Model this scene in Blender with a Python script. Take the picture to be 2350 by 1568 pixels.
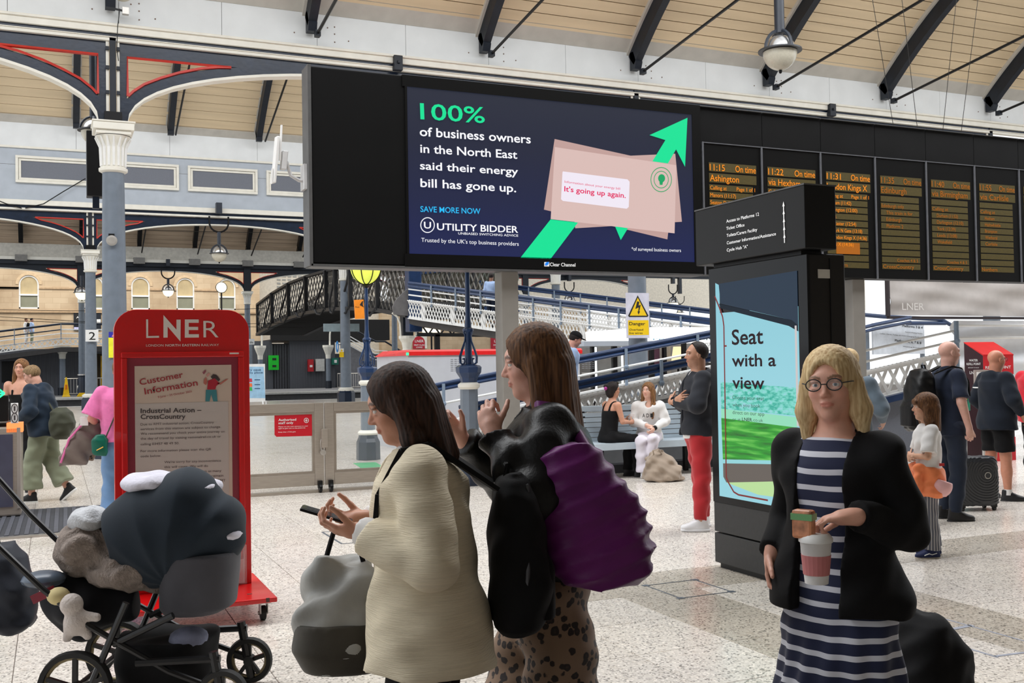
import bpy, bmesh, math, random
import numpy as np
from mathutils import Vector, Matrix
random.seed(7)
for o in list(bpy.data.objects): bpy.data.objects.remove(o)
S = bpy.context.scene; C = S.collection
PI = math.pi
# ---------------------------------------------------------------- camera
F = 2368.5; CX, CY = 1175.0, 784.0; H = 1.57
def _n(v): v = np.array(v, float); return v/np.linalg.norm(v)
def _d(px, py): return np.array([(px-CX)/F, -(py-CY)/F, -1.0])
_ex = _n(_d(6500, 750)); _ey = _d(122, 853); _ey = _n(_ey-_ex*np.dot(_ex, _ey)); _ez = np.cross(_ex, _ey)
RM = np.stack([_ex, _ey, _ez])
def ray(px, py): return RM @ _d(px, py)
def onY(px, py, Y): r = ray(px, py); return Vector(r*(Y/r[1])+[0, 0, H])
def onX(px, py, X): r = ray(px, py); return Vector(r*(X/r[0])+[0, 0, H])
def onZ(px, py, Z=0.0): r = ray(px, py); return Vector(r*((Z-H)/r[2])+[0, 0, H])
def atD(px, py, D): return Vector(ray(px, py)*D+np.array([0, 0, H]))
cam = bpy.data.cameras.new('camera'); co = bpy.data.objects.new('camera', cam); C.objects.link(co)
M = Matrix([list(r) for r in RM]).to_4x4(); M.translation = (0, 0, H); co.matrix_world = M
cam.sensor_fit = 'HORIZONTAL'; cam.sensor_width = 36.0; cam.lens = F/2350*36.0
cam.clip_start = .05; cam.clip_end = 500
S.camera = co
# ---------------------------------------------------------------- light: overcast sky through the open roof lights, plus area lamps added overhead
W = bpy.data.worlds.new('sky'); S.world = W; W.use_nodes = True
bg = W.node_tree.nodes['Background']; bg.inputs[0].default_value = (.93, .965, 1, 1); bg.inputs[1].default_value = 1.25
def area(name, loc, rot, sx, sy, e, col=(1, 1, 1)):
    l = bpy.data.lights.new(name, 'AREA'); l.shape = 'RECTANGLE'; l.size = sx; l.size_y = sy; l.energy = e; l.color = col
    o = bpy.data.objects.new(name, l); o.location = loc; o.rotation_euler = rot; C.objects.link(o); return o
area('roof_skylight', (8, 8.5, 11.4), (0, 0, 0), 40, 6, 4300, (.985, .99, 1))
area('roof_skylight_far', (6, 31, 17.0), (0, 0, 0), 40, 8, 3600, (.98, .99, 1))
area('roof_skylight_end', (6, 78, 13.0), (0, 0, 0), 40, 6, 3600, (1, .96, .88))
S.view_settings.view_transform = 'Standard'; S.view_settings.look = 'None'
S.view_settings.gamma = 1; S.view_settings.use_curve_mapping = False
S.view_settings.exposure = 0.0
# ---------------------------------------------------------------- materials
MATS = {}
def lin(c): return c/12.92 if c <= .04045 else ((c+.055)/1.055)**2.4
def rgb(r, g, b): return (lin(r/255), lin(g/255), lin(b/255), 1)
class NT:
    def __init__(s, name):
        s.m = bpy.data.materials.new(name); s.m.use_nodes = True; s.t = s.m.node_tree; s.p = s.t.nodes['Principled BSDF']
    def n(s, typ, **k):
        x = s.t.nodes.new(typ)
        for a, b in k.items():
            if a.startswith('i_'): x.inputs[int(a[2:]) if a[2:].isdigit() else a[2:]].default_value = b
            else: setattr(x, a, b)
        return x
    def l(s, a, b): s.t.links.new(a, b)
def ramp(nt, fac, stops, interp='LINEAR'):
    r = nt.n('ShaderNodeValToRGB'); r.color_ramp.interpolation = interp; e = r.color_ramp.elements
    while len(e) > len(stops): e.remove(e[-1])
    while len(e) < len(stops): e.new(.5)
    for i, (p, c) in enumerate(stops): e[i].position = p; e[i].color = c
    nt.l(fac, r.inputs[0]); return r.outputs[0]
def mat(name, col, rough=.5, metal=0., var=.12, scale=6., bump=.0, bscale=60., emit=0., spec=None, coat=0., vary=0., stretch=None):
    """painted / woven surface: base colour broken up by noise, optional fine relief"""
    if name in MATS: return MATS[name]
    nt = NT(name); c = rgb(*col); p = nt.p
    tc = nt.n('ShaderNodeTexCoord'); src = tc.outputs['Object']
    if stretch:
        mp = nt.n('ShaderNodeMapping'); mp.inputs['Scale'].default_value = stretch; nt.l(src, mp.inputs[0]); src = mp.outputs[0]
    no = nt.n('ShaderNodeTexNoise'); no.inputs['Scale'].default_value = scale; no.inputs['Detail'].default_value = 5; nt.l(src, no.inputs['Vector'])
    lo = tuple(x*(1-var) for x in c[:3])+(1,); hi = tuple(min(1, x*(1+var)) for x in c[:3])+(1,)
    o = ramp(nt, no.outputs[0], [(.3, lo), (.7, hi)])
    if vary:
        oi = nt.n('ShaderNodeObjectInfo'); mm = nt.n('ShaderNodeMapRange'); nt.l(oi.outputs['Random'], mm.inputs[0])
        mm.inputs[3].default_value = 1-vary; mm.inputs[4].default_value = 1+vary
        mx = nt.n('ShaderNodeVectorMath', operation='SCALE'); nt.l(o, mx.inputs[0]); nt.l(mm.outputs[0], mx.inputs['Scale']); o = mx.outputs[0]
    nt.l(o, p.inputs['Base Color'])
    p.inputs['Roughness'].default_value = rough; p.inputs['Metallic'].default_value = metal
    if spec is not None: p.inputs['Specular IOR Level'].default_value = spec
    if coat: p.inputs['Coat Weight'].default_value = coat
    if bump:
        nb = nt.n('ShaderNodeTexNoise'); nb.inputs['Scale'].default_value = bscale; nb.inputs['Detail'].default_value = 3; nt.l(src, nb.inputs['Vector'])
        b = nt.n('ShaderNodeBump'); b.inputs['Strength'].default_value = bump; b.inputs['Distance'].default_value = .01
        nt.l(nb.outputs[0], b.inputs['Height']); nt.l(b.outputs[0], p.inputs['Normal'])
    if emit:
        nt.l(o, p.inputs['Emission Color']); p.inputs['Emission Strength'].default_value = emit
    MATS[name] = nt.m; return nt.m
def glow(name, col, e):
    if name in MATS: return MATS[name]
    nt = NT(name); nt.p.inputs['Base Color'].default_value = (.01, .01, .01, 1); nt.p.inputs['Emission Color'].default_value = rgb(*col)
    nt.p.inputs['Emission Strength'].default_value = e; nt.p.inputs['Roughness'].default_value = .6; nt.p.inputs['Specular IOR Level'].default_value = .12; MATS[name] = nt.m; return nt.m
def glass(name, col=(235, 240, 238), rough=.02, alpha=.12):
    if name in MATS: return MATS[name]
    nt = NT(name); p = nt.p; p.inputs['Base Color'].default_value = rgb(*col); p.inputs['Roughness'].default_value = rough
    p.inputs['Alpha'].default_value = alpha; p.inputs['Specular IOR Level'].default_value = .6; MATS[name] = nt.m; return nt.m
NAVY = mat('navy_gloss_paint', (20, 34, 54), .32, var=.2, bump=.15, bscale=14)
NAVYR = mat('navy_rail_paint', (30, 54, 92), .3, var=.15)
NAVYD = mat('dark_navy_paint', (15, 24, 36), .5, var=.25)
REDP = mat('red_trim_paint', (190, 48, 36), .4, var=.1)
CREAM = mat('cream_white_paint', (232, 229, 218), .5, var=.05, scale=4)
WHITE = mat('white_paint', (236, 236, 234), .4, var=.04)
WALLW = mat('white_wall_panel', (226, 229, 230), .65, var=.04, scale=2)
SOFF = mat('grey_beige_soffit', (190, 186, 178), .65, var=.08, scale=3)
GREYB = mat('pale_blue_grey_paint', (176, 184, 194), .6, var=.05, scale=3)
GREYC = mat('blue_grey_column_paint', (108, 118, 130), .42, var=.1, scale=5, bump=.12, bscale=40)
GREYD = mat('dark_grey_panel', (112, 116, 126), .7, var=.06, scale=40)
BLACK = mat('black_panel', (10, 10, 11), .5, var=.3, scale=3, bump=.05, spec=.2)
BLK2 = mat('black_plastic', (11, 11, 13), .4, var=.2, spec=.3)
TREY = mat('dark_warm_metal', (38, 36, 33), .4, var=.2, metal=.3)
SIL = mat('brushed_aluminium', (188, 184, 178), .35, metal=.8, var=.08)
STEEL = mat('stainless_steel', (172, 163, 152), .38, metal=.55, var=.08, stretch=(1, 1, 12), scale=8)
POSTC = mat('warm_grey_post', (134, 130, 124), .5, var=.05)
WOODC = mat('cream_ceiling_board', (223, 202, 168), .6, var=.07, scale=1.2, stretch=(.25, 4, 4), vary=.035)
WOODD = mat('dark_ceiling_board', (176, 155, 132), .7, var=.18, scale=1.2, stretch=(.25, 4, 4))  # darker and more mottled than the cream boards
DARKB = mat('dark_joint', (70, 56, 42), .9)
REDS = mat('red_sign_paint', (205, 6, 10), .33, var=.05, coat=.3)
OFFW = mat('off_white_vinyl', (232, 222, 214), .5, var=.02)
# ---------------------------------------------------------------- mesh helpers
OFF = {}
class MB:
    def __init__(s): s.v = []; s.f = []; s.m = []; s.mi = 0
    def add(s, vs, fs):
        k = len(s.v); s.v += [tuple(v) for v in vs]; s.f += [tuple(i+k for i in f) for f in fs]; s.m += [s.mi]*len(fs); return s
    def box(s, a, b):
        (x0, y0, z0), (x1, y1, z1) = [(min(p, q)) for p, q in zip(a, b)], [(max(p, q)) for p, q in zip(a, b)]
        return s.add([(x0, y0, z0), (x1, y0, z0), (x1, y1, z0), (x0, y1, z0), (x0, y0, z1), (x1, y0, z1), (x1, y1, z1), (x0, y1, z1)],
              [(0, 3, 2, 1), (4, 5, 6, 7), (0, 1, 5, 4), (1, 2, 6, 5), (2, 3, 7, 6), (3, 0, 4, 7)])
    def cbox(s, c, d): return s.box([c[i]-d[i]/2 for i in range(3)], [c[i]+d[i]/2 for i in range(3)])
    def bar(s, a, b, w, h, up=(0, 0, 1)):
        a = Vector(a); b = Vector(b); d = (b-a).normalized(); u = Vector(up); r = d.cross(u)
        if r.length < 1e-4: r = d.cross(Vector((0, 1, 0)))
        r.normalize(); u = r.cross(d).normalized(); r = r*w/2; u = u*h/2
        vs = [p+q for p in (a, b) for q in (-r-u, r-u, r+u, -r+u)]
        return s.add(vs, [(0, 3, 2, 1), (4, 5, 6, 7), (0, 1, 5, 4), (1, 2, 6, 5), (2, 3, 7, 6), (3, 0, 4, 7)])
    def tube(s, pts, r, n=8, closed=False, cap=True):
        pts = [Vector(p) for p in pts]; N = len(pts); rr = r if isinstance(r, (list, tuple)) else [r]*N; vs = []; pr = None
        for i, p in enumerate(pts):
            a = pts[(i-1) % N] if (i or closed) else p; b = pts[(i+1) % N] if (i < N-1 or closed) else p
            d = (b-a).normalized()
            if pr is None: u = d.orthogonal().normalized()
            else:
                u = pr-d*pr.dot(d); u = u.normalized() if u.length > 1e-6 else d.orthogonal().normalized()
            pr = u; w = d.cross(u)
            for k in range(n):
                t = 2*PI*k/n; vs.append(p+(u*math.cos(t)+w*math.sin(t))*rr[i])
        fs = []
        for i in range(N if closed else N-1):
            j = (i+1) % N
            for k in range(n):
                q = (k+1) % n; fs.append((i*n+k, i*n+q, j*n+q, j*n+k))
        if cap and not closed: fs += [tuple(range(n-1, -1, -1)), tuple((N-1)*n+k for k in range(n))]
        return s.add(vs, fs)
    def lathe(s, prof, c=(0, 0, 0), n=24, a0=0., sq=1.):
        vs = []; N = len(prof)
        for r, z in prof:
            for k in range(n):
                t = 2*PI*k/n+a0; vs.append((c[0]+r*math.cos(t), c[1]+r*math.sin(t)*sq, c[2]+z))
        fs = [(i*n+k, i*n+(k+1) % n, (i+1)*n+(k+1) % n, (i+1)*n+k) for i in range(N-1) for k in range(n)]
        if prof[0][0] > 1e-5: fs.append(tuple(range(n-1, -1, -1)))
        if prof[-1][0] > 1e-5: fs.append(tuple((N-1)*n+k for k in range(n)))
        return s.add(vs, fs)
    def prism(s, poly, nv):
        """planar polygon (3D points) pushed along nv"""
        n = len(poly); P = [Vector(p) for p in poly]; nv = Vector(nv)
        vs = P+[p+nv for p in P]
        return s.add(vs, [tuple(range(n)), tuple(range(2*n-1, n-1, -1))]+[(i, i+n, (i+1) % n+n, (i+1) % n) for i in range(n)])
    def frame(s, x0, x1, z0, z1, w, y0, y1):
        """rectangular frame in the XZ plane without overlapping corners"""
        s.box((x0, y0, z0), (x1, y1, z0+w)); s.box((x0, y0, z1-w), (x1, y1, z1)); s.box((x0, y0, z0+w), (x0+w, y1, z1-w)); return s.box((x1-w, y0, z0+w), (x1, y1, z1-w))
    def band(s, A, B, y0, y1):
        """solid strip between two XZ curves of equal length, from y0 to y1"""
        n = len(A); vs = []
        for y in (y0, y1):
            for (x, z) in A: vs.append((x, y, z))
            for (x, z) in B: vs.append((x, y, z))
        fs = []
        for i in range(n-1):
            fs += [(i, i+1, n+i+1, n+i), (2*n+i, 3*n+i, 3*n+i+1, 2*n+i+1), (i, 2*n+i, 2*n+i+1, i+1), (n+i, n+i+1, 3*n+i+1, 3*n+i)]
        fs += [(0, n, 3*n, 2*n), (n-1, 3*n-1, 4*n-1, 2*n-1)]
        return s.add(vs, fs)
    def ball(s, c, r, n=12, m=8, t0=0., t1=PI):
        rr = r if isinstance(r, (list, tuple)) else (r, r, r)
        prof = [(math.sin(t0+(t1-t0)*i/m), math.cos(t0+(t1-t0)*i/m)) for i in range(m+1)]
        k = len(s.v); s.lathe([(max(a, 1e-6), b) for a, b in prof], (0, 0, 0), n)
        for i in range(k, len(s.v)): v = s.v[i]; s.v[i] = (c[0]+v[0]*rr[0], c[1]+v[1]*rr[1], c[2]+v[2]*rr[2])
        return s
    def build(s, name, m, parent=None, world=True, smooth=False, bev=0., kind=None, label=None):
        me = bpy.data.meshes.new(name); v = s.v; off = Vector((0, 0, 0))
        if parent is not None and world:
            off = OFF.get(parent.name, Vector((0, 0, 0))); v = [(p[0]-off[0], p[1]-off[1], p[2]-off[2]) for p in v]
        me.from_pydata([tuple(p) for p in v], [], s.f); me.validate(); 
        bm = bmesh.new(); bm.from_mesh(me); bmesh.ops.recalc_face_normals(bm, faces=bm.faces); bm.to_mesh(me); bm.free()
        ms = m if isinstance(m, (list, tuple)) else [m]
        for q in ms: me.materials.append(q)
        if len(ms) > 1: me.polygons.foreach_set('material_index', s.m)
        o = bpy.data.objects.new(name, me); C.objects.link(o)
        if parent is not None: o.parent = parent; OFF[o.name] = off
        if smooth: me.polygons.foreach_set('use_smooth', [True]*len(me.polygons)); me.set_sharp_from_angle(angle=math.radians(40))
        if bev: b = o.modifiers.new('b', 'BEVEL'); b.width = bev; b.segments = 2; b.limit_method = 'ANGLE'
        if kind: o['kind'] = kind
        if label: o['label'] = label
        return o
def tag(o, label=None, cat=None, group=None, kind=None):
    if label: o['label'] = label
    if cat: o['category'] = cat
    if group: o['group'] = group
    if kind: o['kind'] = kind
    return o
def thing(name, loc, label=None, cat=None, group=None, rz=0., sc=1., kind=None):
    o = bpy.data.objects.new(name, None); C.objects.link(o); o.location = loc; o.rotation_euler = (0, 0, rz); o.scale = (sc,)*3
    o.empty_display_size = .1; OFF[o.name] = Vector(loc); return tag(o, label, cat, group, kind)
def dup(o, loc, label=None, group=None, rz=None):
    def cp(x, par):
        c = x.copy(); C.objects.link(c); c.parent = par
        for ch in list(x.children): cp(ch, c)
        return c
    c = cp(o, None); c.location = loc; OFF[c.name] = Vector(loc)
    if rz is not None: c.rotation_euler = (0, 0, rz)
    if label: c['label'] = label
    if group: c['group'] = group
    return c
# ---------------------------------------------------------------- flat lettering and print on planes
class Plane:
    """a vertical face: axis 'Y' faces the camera side (-Y), axis 'X' faces -X"""
    def __init__(s, ax, k): s.ax = ax; s.k = k; s.r = Vector((1, 0, 0)) if ax == 'Y' else Vector((0, -1, 0)); s.nv = Vector((0, -1, 0)) if ax == 'Y' else Vector((-1, 0, 0))
    def p(s, px, py, lift=0.):
        q = onY(px, py, s.k) if s.ax == 'Y' else onX(px, py, s.k); return q+s.nv*lift
    def poly(s, pts, m, parent, name='printed_shape', lift=.004, t=.002):
        P = [s.p(*q, lift) for q in pts]; b = MB(); b.prism(P, -s.nv*t); return b.build(name, m, parent)
def text_mesh(txt, m, origin, rvec, uvec, height, width=None, bold=0., name='lettering', parent=None, align='L', t=.0015, shear=0., spacing=1.):
    cu = bpy.data.curves.new(name, 'FONT'); cu.body = txt; cu.size = 1; cu.offset = bold*.5; cu.resolution_u = 3; cu.shear = shear; cu.space_character = spacing
    o = bpy.data.objects.new(name, cu); C.objects.link(o); dg = bpy.context.evaluated_depsgraph_get()
    me = bpy.data.meshes.new_from_object(o.evaluated_get(dg)); bpy.data.objects.remove(o); bpy.data.curves.remove(cu)
    if not len(me.vertices): return None
    co_ = np.zeros(len(me.vertices)*3); me.vertices.foreach_get('co', co_); co_ = co_.reshape(-1, 3)
    x0, x1 = co_[:, 0].min(), co_[:, 0].max(); sy = height/.729; sx = (width/(x1-x0)) if width else sy
    off = {'L': x0, 'C': (x0+x1)/2, 'R': x1}[align]
    X = (co_[:, 0]-off)*sx; Yv = co_[:, 1]*sy
    R, U, O = np.array(rvec), np.array(uvec), np.array(origin)
    base = np.array(OFF.get(parent.name, Vector((0, 0, 0)))) if parent is not None else np.zeros(3)
    P = O+X[:, None]*R+Yv[:, None]*U-base
    me.vertices.foreach_set('co', P.ravel()); me.update()
    me.materials.clear(); me.materials.append(m); me.name = name
    ob = bpy.data.objects.new(name, me); C.objects.link(ob)
    if parent is not None: ob.parent = parent; OFF[ob.name] = Vector(base)
    return ob
def ptext(pl, txt, m, p0, x1, hpx, parent, bold=.0, lift=.006, name='lettering', y1=None, **k):
    """lettering whose baseline starts at pixel p0 and ends at x1; hpx = cap height in pixels"""
    a = pl.p(*p0, lift); 
    b = pl.p(x1, p0[1] if y1 is None else y1, lift); w = abs((b-a).dot(pl.r)); c = pl.p(p0[0], p0[1]-hpx, lift); h = (c-a).z
    if y1 is not None:
        r = (b-a).normalized(); u = pl.nv.cross(r); u = u if u.z > 0 else -u
    else: r, u = pl.r, Vector((0, 0, 1))
    return text_mesh(txt, m, a, r, u, h, w, bold, name, parent, **k)
# ================================================================= SETTING
# ---- floor: terrazzo slabs with open joints
def terrazzo(name, base, dark=.75, sp=.32):
    nt = NT(name); p = nt.p; tc = nt.n('ShaderNodeTexCoord'); ge = nt.n('ShaderNodeNewGeometry'); pos = ge.outputs['Position']
    v = nt.n('ShaderNodeTexVoronoi'); v.inputs['Scale'].default_value = 95; nt.l(pos, v.inputs[0])
    v2 = nt.n('ShaderNodeTexVoronoi'); v2.inputs['Scale'].default_value = 38; nt.l(pos, v2.inputs[0])
    b = rgb(*base); c1 = ramp(nt, v.outputs['Color'], [(.12, tuple(x*dark*.45 for x in b[:3])+(1,)), (.35, b), (.7, b), (.9, tuple(min(1, x*1.35) for x in b[:3])+(1,))])
    c2 = ramp(nt, v2.outputs['Color'], [(.1, (.90, .88, .86, 1)), (.35, (1, 1, 1, 1))])
    no = nt.n('ShaderNodeTexNoise'); no.inputs['Scale'].default_value = .9; no.inputs['Detail'].default_value = 4; nt.l(pos, no.inputs[0])
    c3 = ramp(nt, no.outputs[0], [(.3, (.88, .88, .88, 1)), (.65, (1.04, 1.03, 1.0, 1))])
    oi = nt.n('ShaderNodeObjectInfo'); mr = nt.n('ShaderNodeMapRange'); nt.l(oi.outputs['Random'], mr.inputs[0]); mr.inputs[3].default_value = .955; mr.inputs[4].default_value = 1.03
    m1 = nt.n('ShaderNodeVectorMath', operation='MULTIPLY'); nt.l(c1, m1.inputs[0]); nt.l(c2, m1.inputs[1])
    m2 = nt.n('ShaderNodeVectorMath', operation='MULTIPLY'); nt.l(m1.outputs[0], m2.inputs[0]); nt.l(c3, m2.inputs[1])
    m3 = nt.n('ShaderNodeVectorMath', operation='SCALE'); nt.l(m2.outputs[0], m3.inputs[0]); nt.l(mr.outputs[0], m3.inputs['Scale'])
    nt.l(m3.outputs[0], p.inputs['Base Color'])
    rr = ramp(nt, no.outputs[0], [(.3, (.28, .28, .28, 1)), (.7, (.16, .16, .16, 1))]); nt.l(rr, p.inputs['Roughness'])
    p.inputs['Specular IOR Level'].default_value = .45; MATS[name] = nt.m; return nt.m
TZ = terrazzo('terrazzo_light', (219, 212, 204)); TZD = terrazzo('terrazzo_speckled', (186, 178, 166), .6)
JNT = mat('floor_joint', (120, 112, 104), .9)
fl = MB().box((-14, -4, -.3), (46, 50, -.006)).build('floor', JNT); tag(fl, kind='structure')
TS = .61
def tile_mesh(sx, sy):
    b = MB(); g = .0022; e = .002; x, y = sx/2-g, sy/2-g
    v = [(-x, -y, -.02), (x, -y, -.02), (x, y, -.02), (-x, y, -.02), (-x, -y, -e), (x, -y, -e), (x, y, -e), (-x, y, -e), (-x+e, -y+e, 0), (x-e, -y+e, 0), (x-e, y-e, 0), (-x+e, y-e, 0)]
    f = [(0, 1, 5, 4), (1, 2, 6, 5), (2, 3, 7, 6), (3, 0, 4, 7), (4, 5, 9, 8), (5, 6, 10, 9), (6, 7, 11, 10), (7, 4, 8, 11), (8, 9, 10, 11)]
    return v, f
tv, tf = tile_mesh(TS, TS)
tm = {}
for nm, m_ in (('a', TZ), ('b', TZD)):
    me = bpy.data.meshes.new('floor_tile'); me.from_pydata(tv, [], tf); me.materials.append(m_); tm[nm] = me
MHX, MHY = 3.79, 5.84                                  # the inset access cover
def dark_tile(cx, cy):
    if cx > 2.9 and abs(cy-6.05) < .31: return True
    return abs(cx-4.0) < .31 and cy < 6.4 or (abs(cx-5.1) < .31 and cy < 5.2)
near = []; far_a = MB(); far_b = MB()
for i in range(-9, 45):
    for j in range(2, 82):
        cx = -.2+TS*(i+.5); cy = 5.433+TS*(j-6+.5)
        if not (-13 < cx < 38 and cy < 49.5): continue
        q = RM.T @ np.array([cx, cy, -H]); dd = -q[2]; u = F*q[0]/dd if dd > .5 else 9e9
        vis = dd > 1.5 and abs(u) < 1300
        near.append((dd if vis else 900+abs(cx)+abs(cy), cx, cy))
near.sort()
for k, (dd, cx, cy) in enumerate(near):
    dk = dark_tile(cx, cy)
    if k < 290:
        o = bpy.data.objects.new('floor_tile', tm['b' if dk else 'a']); o.location = (cx, cy, 0); o.parent = fl; C.objects.link(o)
    else:
        (far_b if dk else far_a).add([(v[0]+cx, v[1]+cy, v[2]) for v in tv], tf)
far_a.build('floor_tile', TZ, fl, kind='stuff')
if far_b.v: far_b.build('floor_tile', TZD, fl, kind='stuff')
# access cover outlined in grey metal, further floor markings
GM = mat('grey_metal_strip', (104, 112, 122), .4, metal=.4)
b = MB(); x0, x1, y0, y1 = 3.79, 4.2, 5.84, 6.28
for a, c in (((x0, y0), (x1, y0)), ((x1, y0), (x1, y1)), ((x1, y1), (x0, y1)), ((x0, y1), (x0, y0))): b.bar((a[0], a[1], .001), (c[0], c[1], .001), .010, .003)
b.build('access_cover_frame', GM, fl)
for x in (x0, x1):
    for y in (y0, y1): MB().cbox((x, y, .0015), (.05, .04, .003)).build('corner_plate', GM, fl)
TAPE = mat('blue_grey_floor_tape', (140, 144, 156), .6, var=.2, scale=20)
b = MB()
def tape(bb, a, c, w): bb.bar((a[0], a[1], .0012), (c[0], c[1], .0012), w, .002)
for a, c, w in (((4.875, 4.05), (4.875, 4.90), .012), ((4.30, 4.90), (4.875, 4.90), .016), ((4.49, 3.93), (4.49, 4.46), .016), ((4.49, 3.95), (4.95, 3.90), .022), ((4.46, 4.43), (4.90, 4.46), .034)): tape(b, a, c, w)
b.build('tape_outline', TAPE, fl)
b = MB()
for a, c, w in (((2.33, 9.02), (2.33, 9.75), .02), ((2.33, 9.75), (2.6, 9.75), .02), ((2.33, 9.02), (2.45, 9.02), .02)): tape(b, a, c, w)
b.build('access_cover_frame', GM, fl)
GREENF = mat('green_floor_vinyl', (70, 168, 110), .4)
g0 = onZ(815, 1062); g1 = onZ(880, 1066)
b = MB(); b.prism([onZ(810, 1063, .003), onZ(862, 1061, .003), onZ(888, 1076, .003), onZ(838, 1080, .003)], (0, 0, -.002)); b.build('green_arrow_patch', GREENF, fl)
# entrance mat, ribbed
MATM = mat('dark_rubber_mat', (52, 54, 60), .7)
em = thing('entrance_mat', (-.4, 11.9, 0), 'dark ribbed entrance mat lying on the floor by the ticket gates', 'mat')
MB().box((-4.2, 10.9, 0), (.95, 12.95, .012)).build('mat_base', MATM, em)
b = MB()
for k in range(60): b.bar((-4.2+k*.086, 10.95, .016), (-4.2+k*.086+.02, 12.9, .016), .04, .008)
b.build('mat_rib', mat('mat_rib_rubber', (74, 76, 84), .6), em, kind='stuff')
MB().box((-4.25, 10.82, 0), (.98, 10.9, .02)).build('mat_edging', SIL, em)
# ---- track pit and far platform
GR = mat('dark_ballast', (52, 44, 38), .95, var=.4, scale=12, bump=.6, bscale=30)
PLAT = mat('platform_asphalt', (104, 104, 106), .85, var=.12, scale=5)
tag(MB().box((-14, 50, -1.3), (60, 66.6, -1.0)).build('trackbed', GR), kind='structure')
tag(MB().box((-14, 49.6, -1.2), (60, 50.1, .004)).build('trim_1', mat('platform_coping', (206, 204, 198), .7)), kind='structure')
tag(MB().box((-14, 66.6, -1.2), (60, 90, -.004)).build('far_platform', PLAT), kind='structure')
tag(MB().box((-14, 66.3, -.12), (60, 67.0, .01)).build('trim_2', mat('white_coping', (214, 212, 206), .7)), kind='structure')
for y in (53, 54.4, 60, 61.4): tag(MB().box((-14, y, -1.0), (60, y+.08, -.85)).build('running_rail', TREY), 'running rail in the track bed, '+{53: 'nearest the ticket gates', 54.4: 'second from the ticket gates', 60: 'third from the ticket gates', 61.4: 'nearest the far platform'}[y], 'rail', 'running rails between the platforms')
# ================================================================= arcades, one row after another
def arch_girder(name, Y, X0, X1, zs, zc, ztop, th, colr, trim, label, group, half=(True, True), seg=18, tri=True):
    """cast iron arch plate over one bay: navy plate, red lined openings, white edge"""
    root = thing(name, (X0, Y, zs), label, 'arch', group)
    mid = (X0+X1)/2; a = mid-X0-.24; zo = ztop-.24; H_ = zc-zs
    nu = [1-math.cos(PI/2*i/14) for i in range(15)]
    def intr(x): return zs+H_*(max(0, 1-min(1, abs(x-mid)/a)**2.05))**.445
    eu = [0, .021, .057, .113, .174, .25, .344, .37]; ez = [.36, .45, .56, .67, .767, .857, .925, 1.2]
    def extr(x): u = (a-abs(x-mid))/a; return min(zo, zs+H_*float(np.interp(u, eu, ez))) if u < .37 else zo
    xs = sorted(set([X0+.24+a*u for u in nu]+[X1-.24-a*u for u in nu[:-1]]))
    A = [(x, intr(x)) for x in xs]; B = [(x, max(extr(x), intr(x)+.1)) for x in xs]
    pl = MB(); pl.band(A, B, Y-.06, Y+.06)
    pl.box((X0+.10, Y-.062, zs), (X0+.24, Y+.062, zo)); pl.box((X1-.24, Y-.062, zs), (X1-.10, Y+.062, zo))
    pl.box((X0+.1, Y-.061, zo), (X1-.1, Y+.061, ztop)); pl.build('girder_plate', colr, root)
    we = MB(); we.band([(x, z-.05) for x, z in A], A, Y-.13, Y+.13)
    we.build('arch_edging', CREAM, root)
    if tri:
        for sgn, xe in ((1, X0+.24), (-1, X1-.24)):
            us = [.004, .021, .04, .057, .085, .113, .174, .25, .31]; L = [(xe+sgn*a*u, extr(xe+sgn*a*u)) for u in us]
            P = [(p[0], Y-.075, p[1]+.02) for p in L]+[(xe+sgn*a*.355, Y-.075, zo-.012)]
            rb = MB(); rb.tube(P, .03, 4); rb.tube([(xe+sgn*.012, Y-.075, P[0][2]), (xe+sgn*.012, Y-.075, zo-.02), P[-1]], .03, 4); rb.build('red_lining', REDP, root)
    return root
def column(name, x, Y, zcap, r, label, group, base=True, capscale=1., rb=None, zb=0.):
    c = thing(name, (x, Y, zb), label, 'column', group); h = zcap-zb
    MB().lathe([(r*1.12, .55), (r*1.1, .9), (r, h*.62), (r*.93, h-.86)], (x, Y, zb), 12, PI/12).build('shaft', GREYC, c, smooth=True)
    k = capscale; p = MB()
    p.lathe([(r*.94, h-.90), (r*1.2, h-.87), (r*1.22, h-.82), (r*1.0, h-.79)], (x, Y, zb), 24)
    p.lathe([(r*.98, h-.80), (r*1.0, h-.5), (r*1.12, h-.34), (r*1.5, h-.24)], (x, Y, zb), 24); p.build('capital', CREAM, c, smooth=True)
    fl_ = MB()
    for q in range(16):
        t = 2*PI*q/16; fl_.tube([(x+r*1.02*math.cos(t), Y+r*1.02*math.sin(t), zb+h-.78), (x+r*1.06*math.cos(t), Y+r*1.06*math.sin(t), zb+h-.44), (x+r*1.5*math.cos(t), Y+r*1.5*math.sin(t), zb+h-.27)], [.02, .026, .012], 5)
    fl_.build('leaf_fluting', WHITE, c)
    MB().lathe([(r*1.3, h-.285), (r*1.52, h-.235)], (x, Y, zb), 24).build('navy_collar', NAVYD, c)
    e = .345*k; MB().box((x-e*.86, Y-e*.86, zb+h-.23), (x+e*.86, Y+e*.86, zb+h-.16)).box((x-e, Y-e, zb+h-.16), (x+e, Y+e, zb+h-.03)).box((x-e*1.06, Y-e*1.06, zb+h-.03), (x+e*1.06, Y+e*1.06, zb+h)).build('abacus', CREAM, c, bev=.01)
    if base:
        MB().lathe([(r*1.85, 0), (r*1.85, .42), (r*1.5, .52)], (x, Y, zb), 8, PI/8).build('base', NAVY, c)
        MB().lathe([(r*1.5, .5), (r*1.6, .55), (r*1.6, .6), (r*1.15, .66)], (x, Y, zb), 24).build('base_ring', CREAM, c, smooth=True)
    return c
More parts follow.
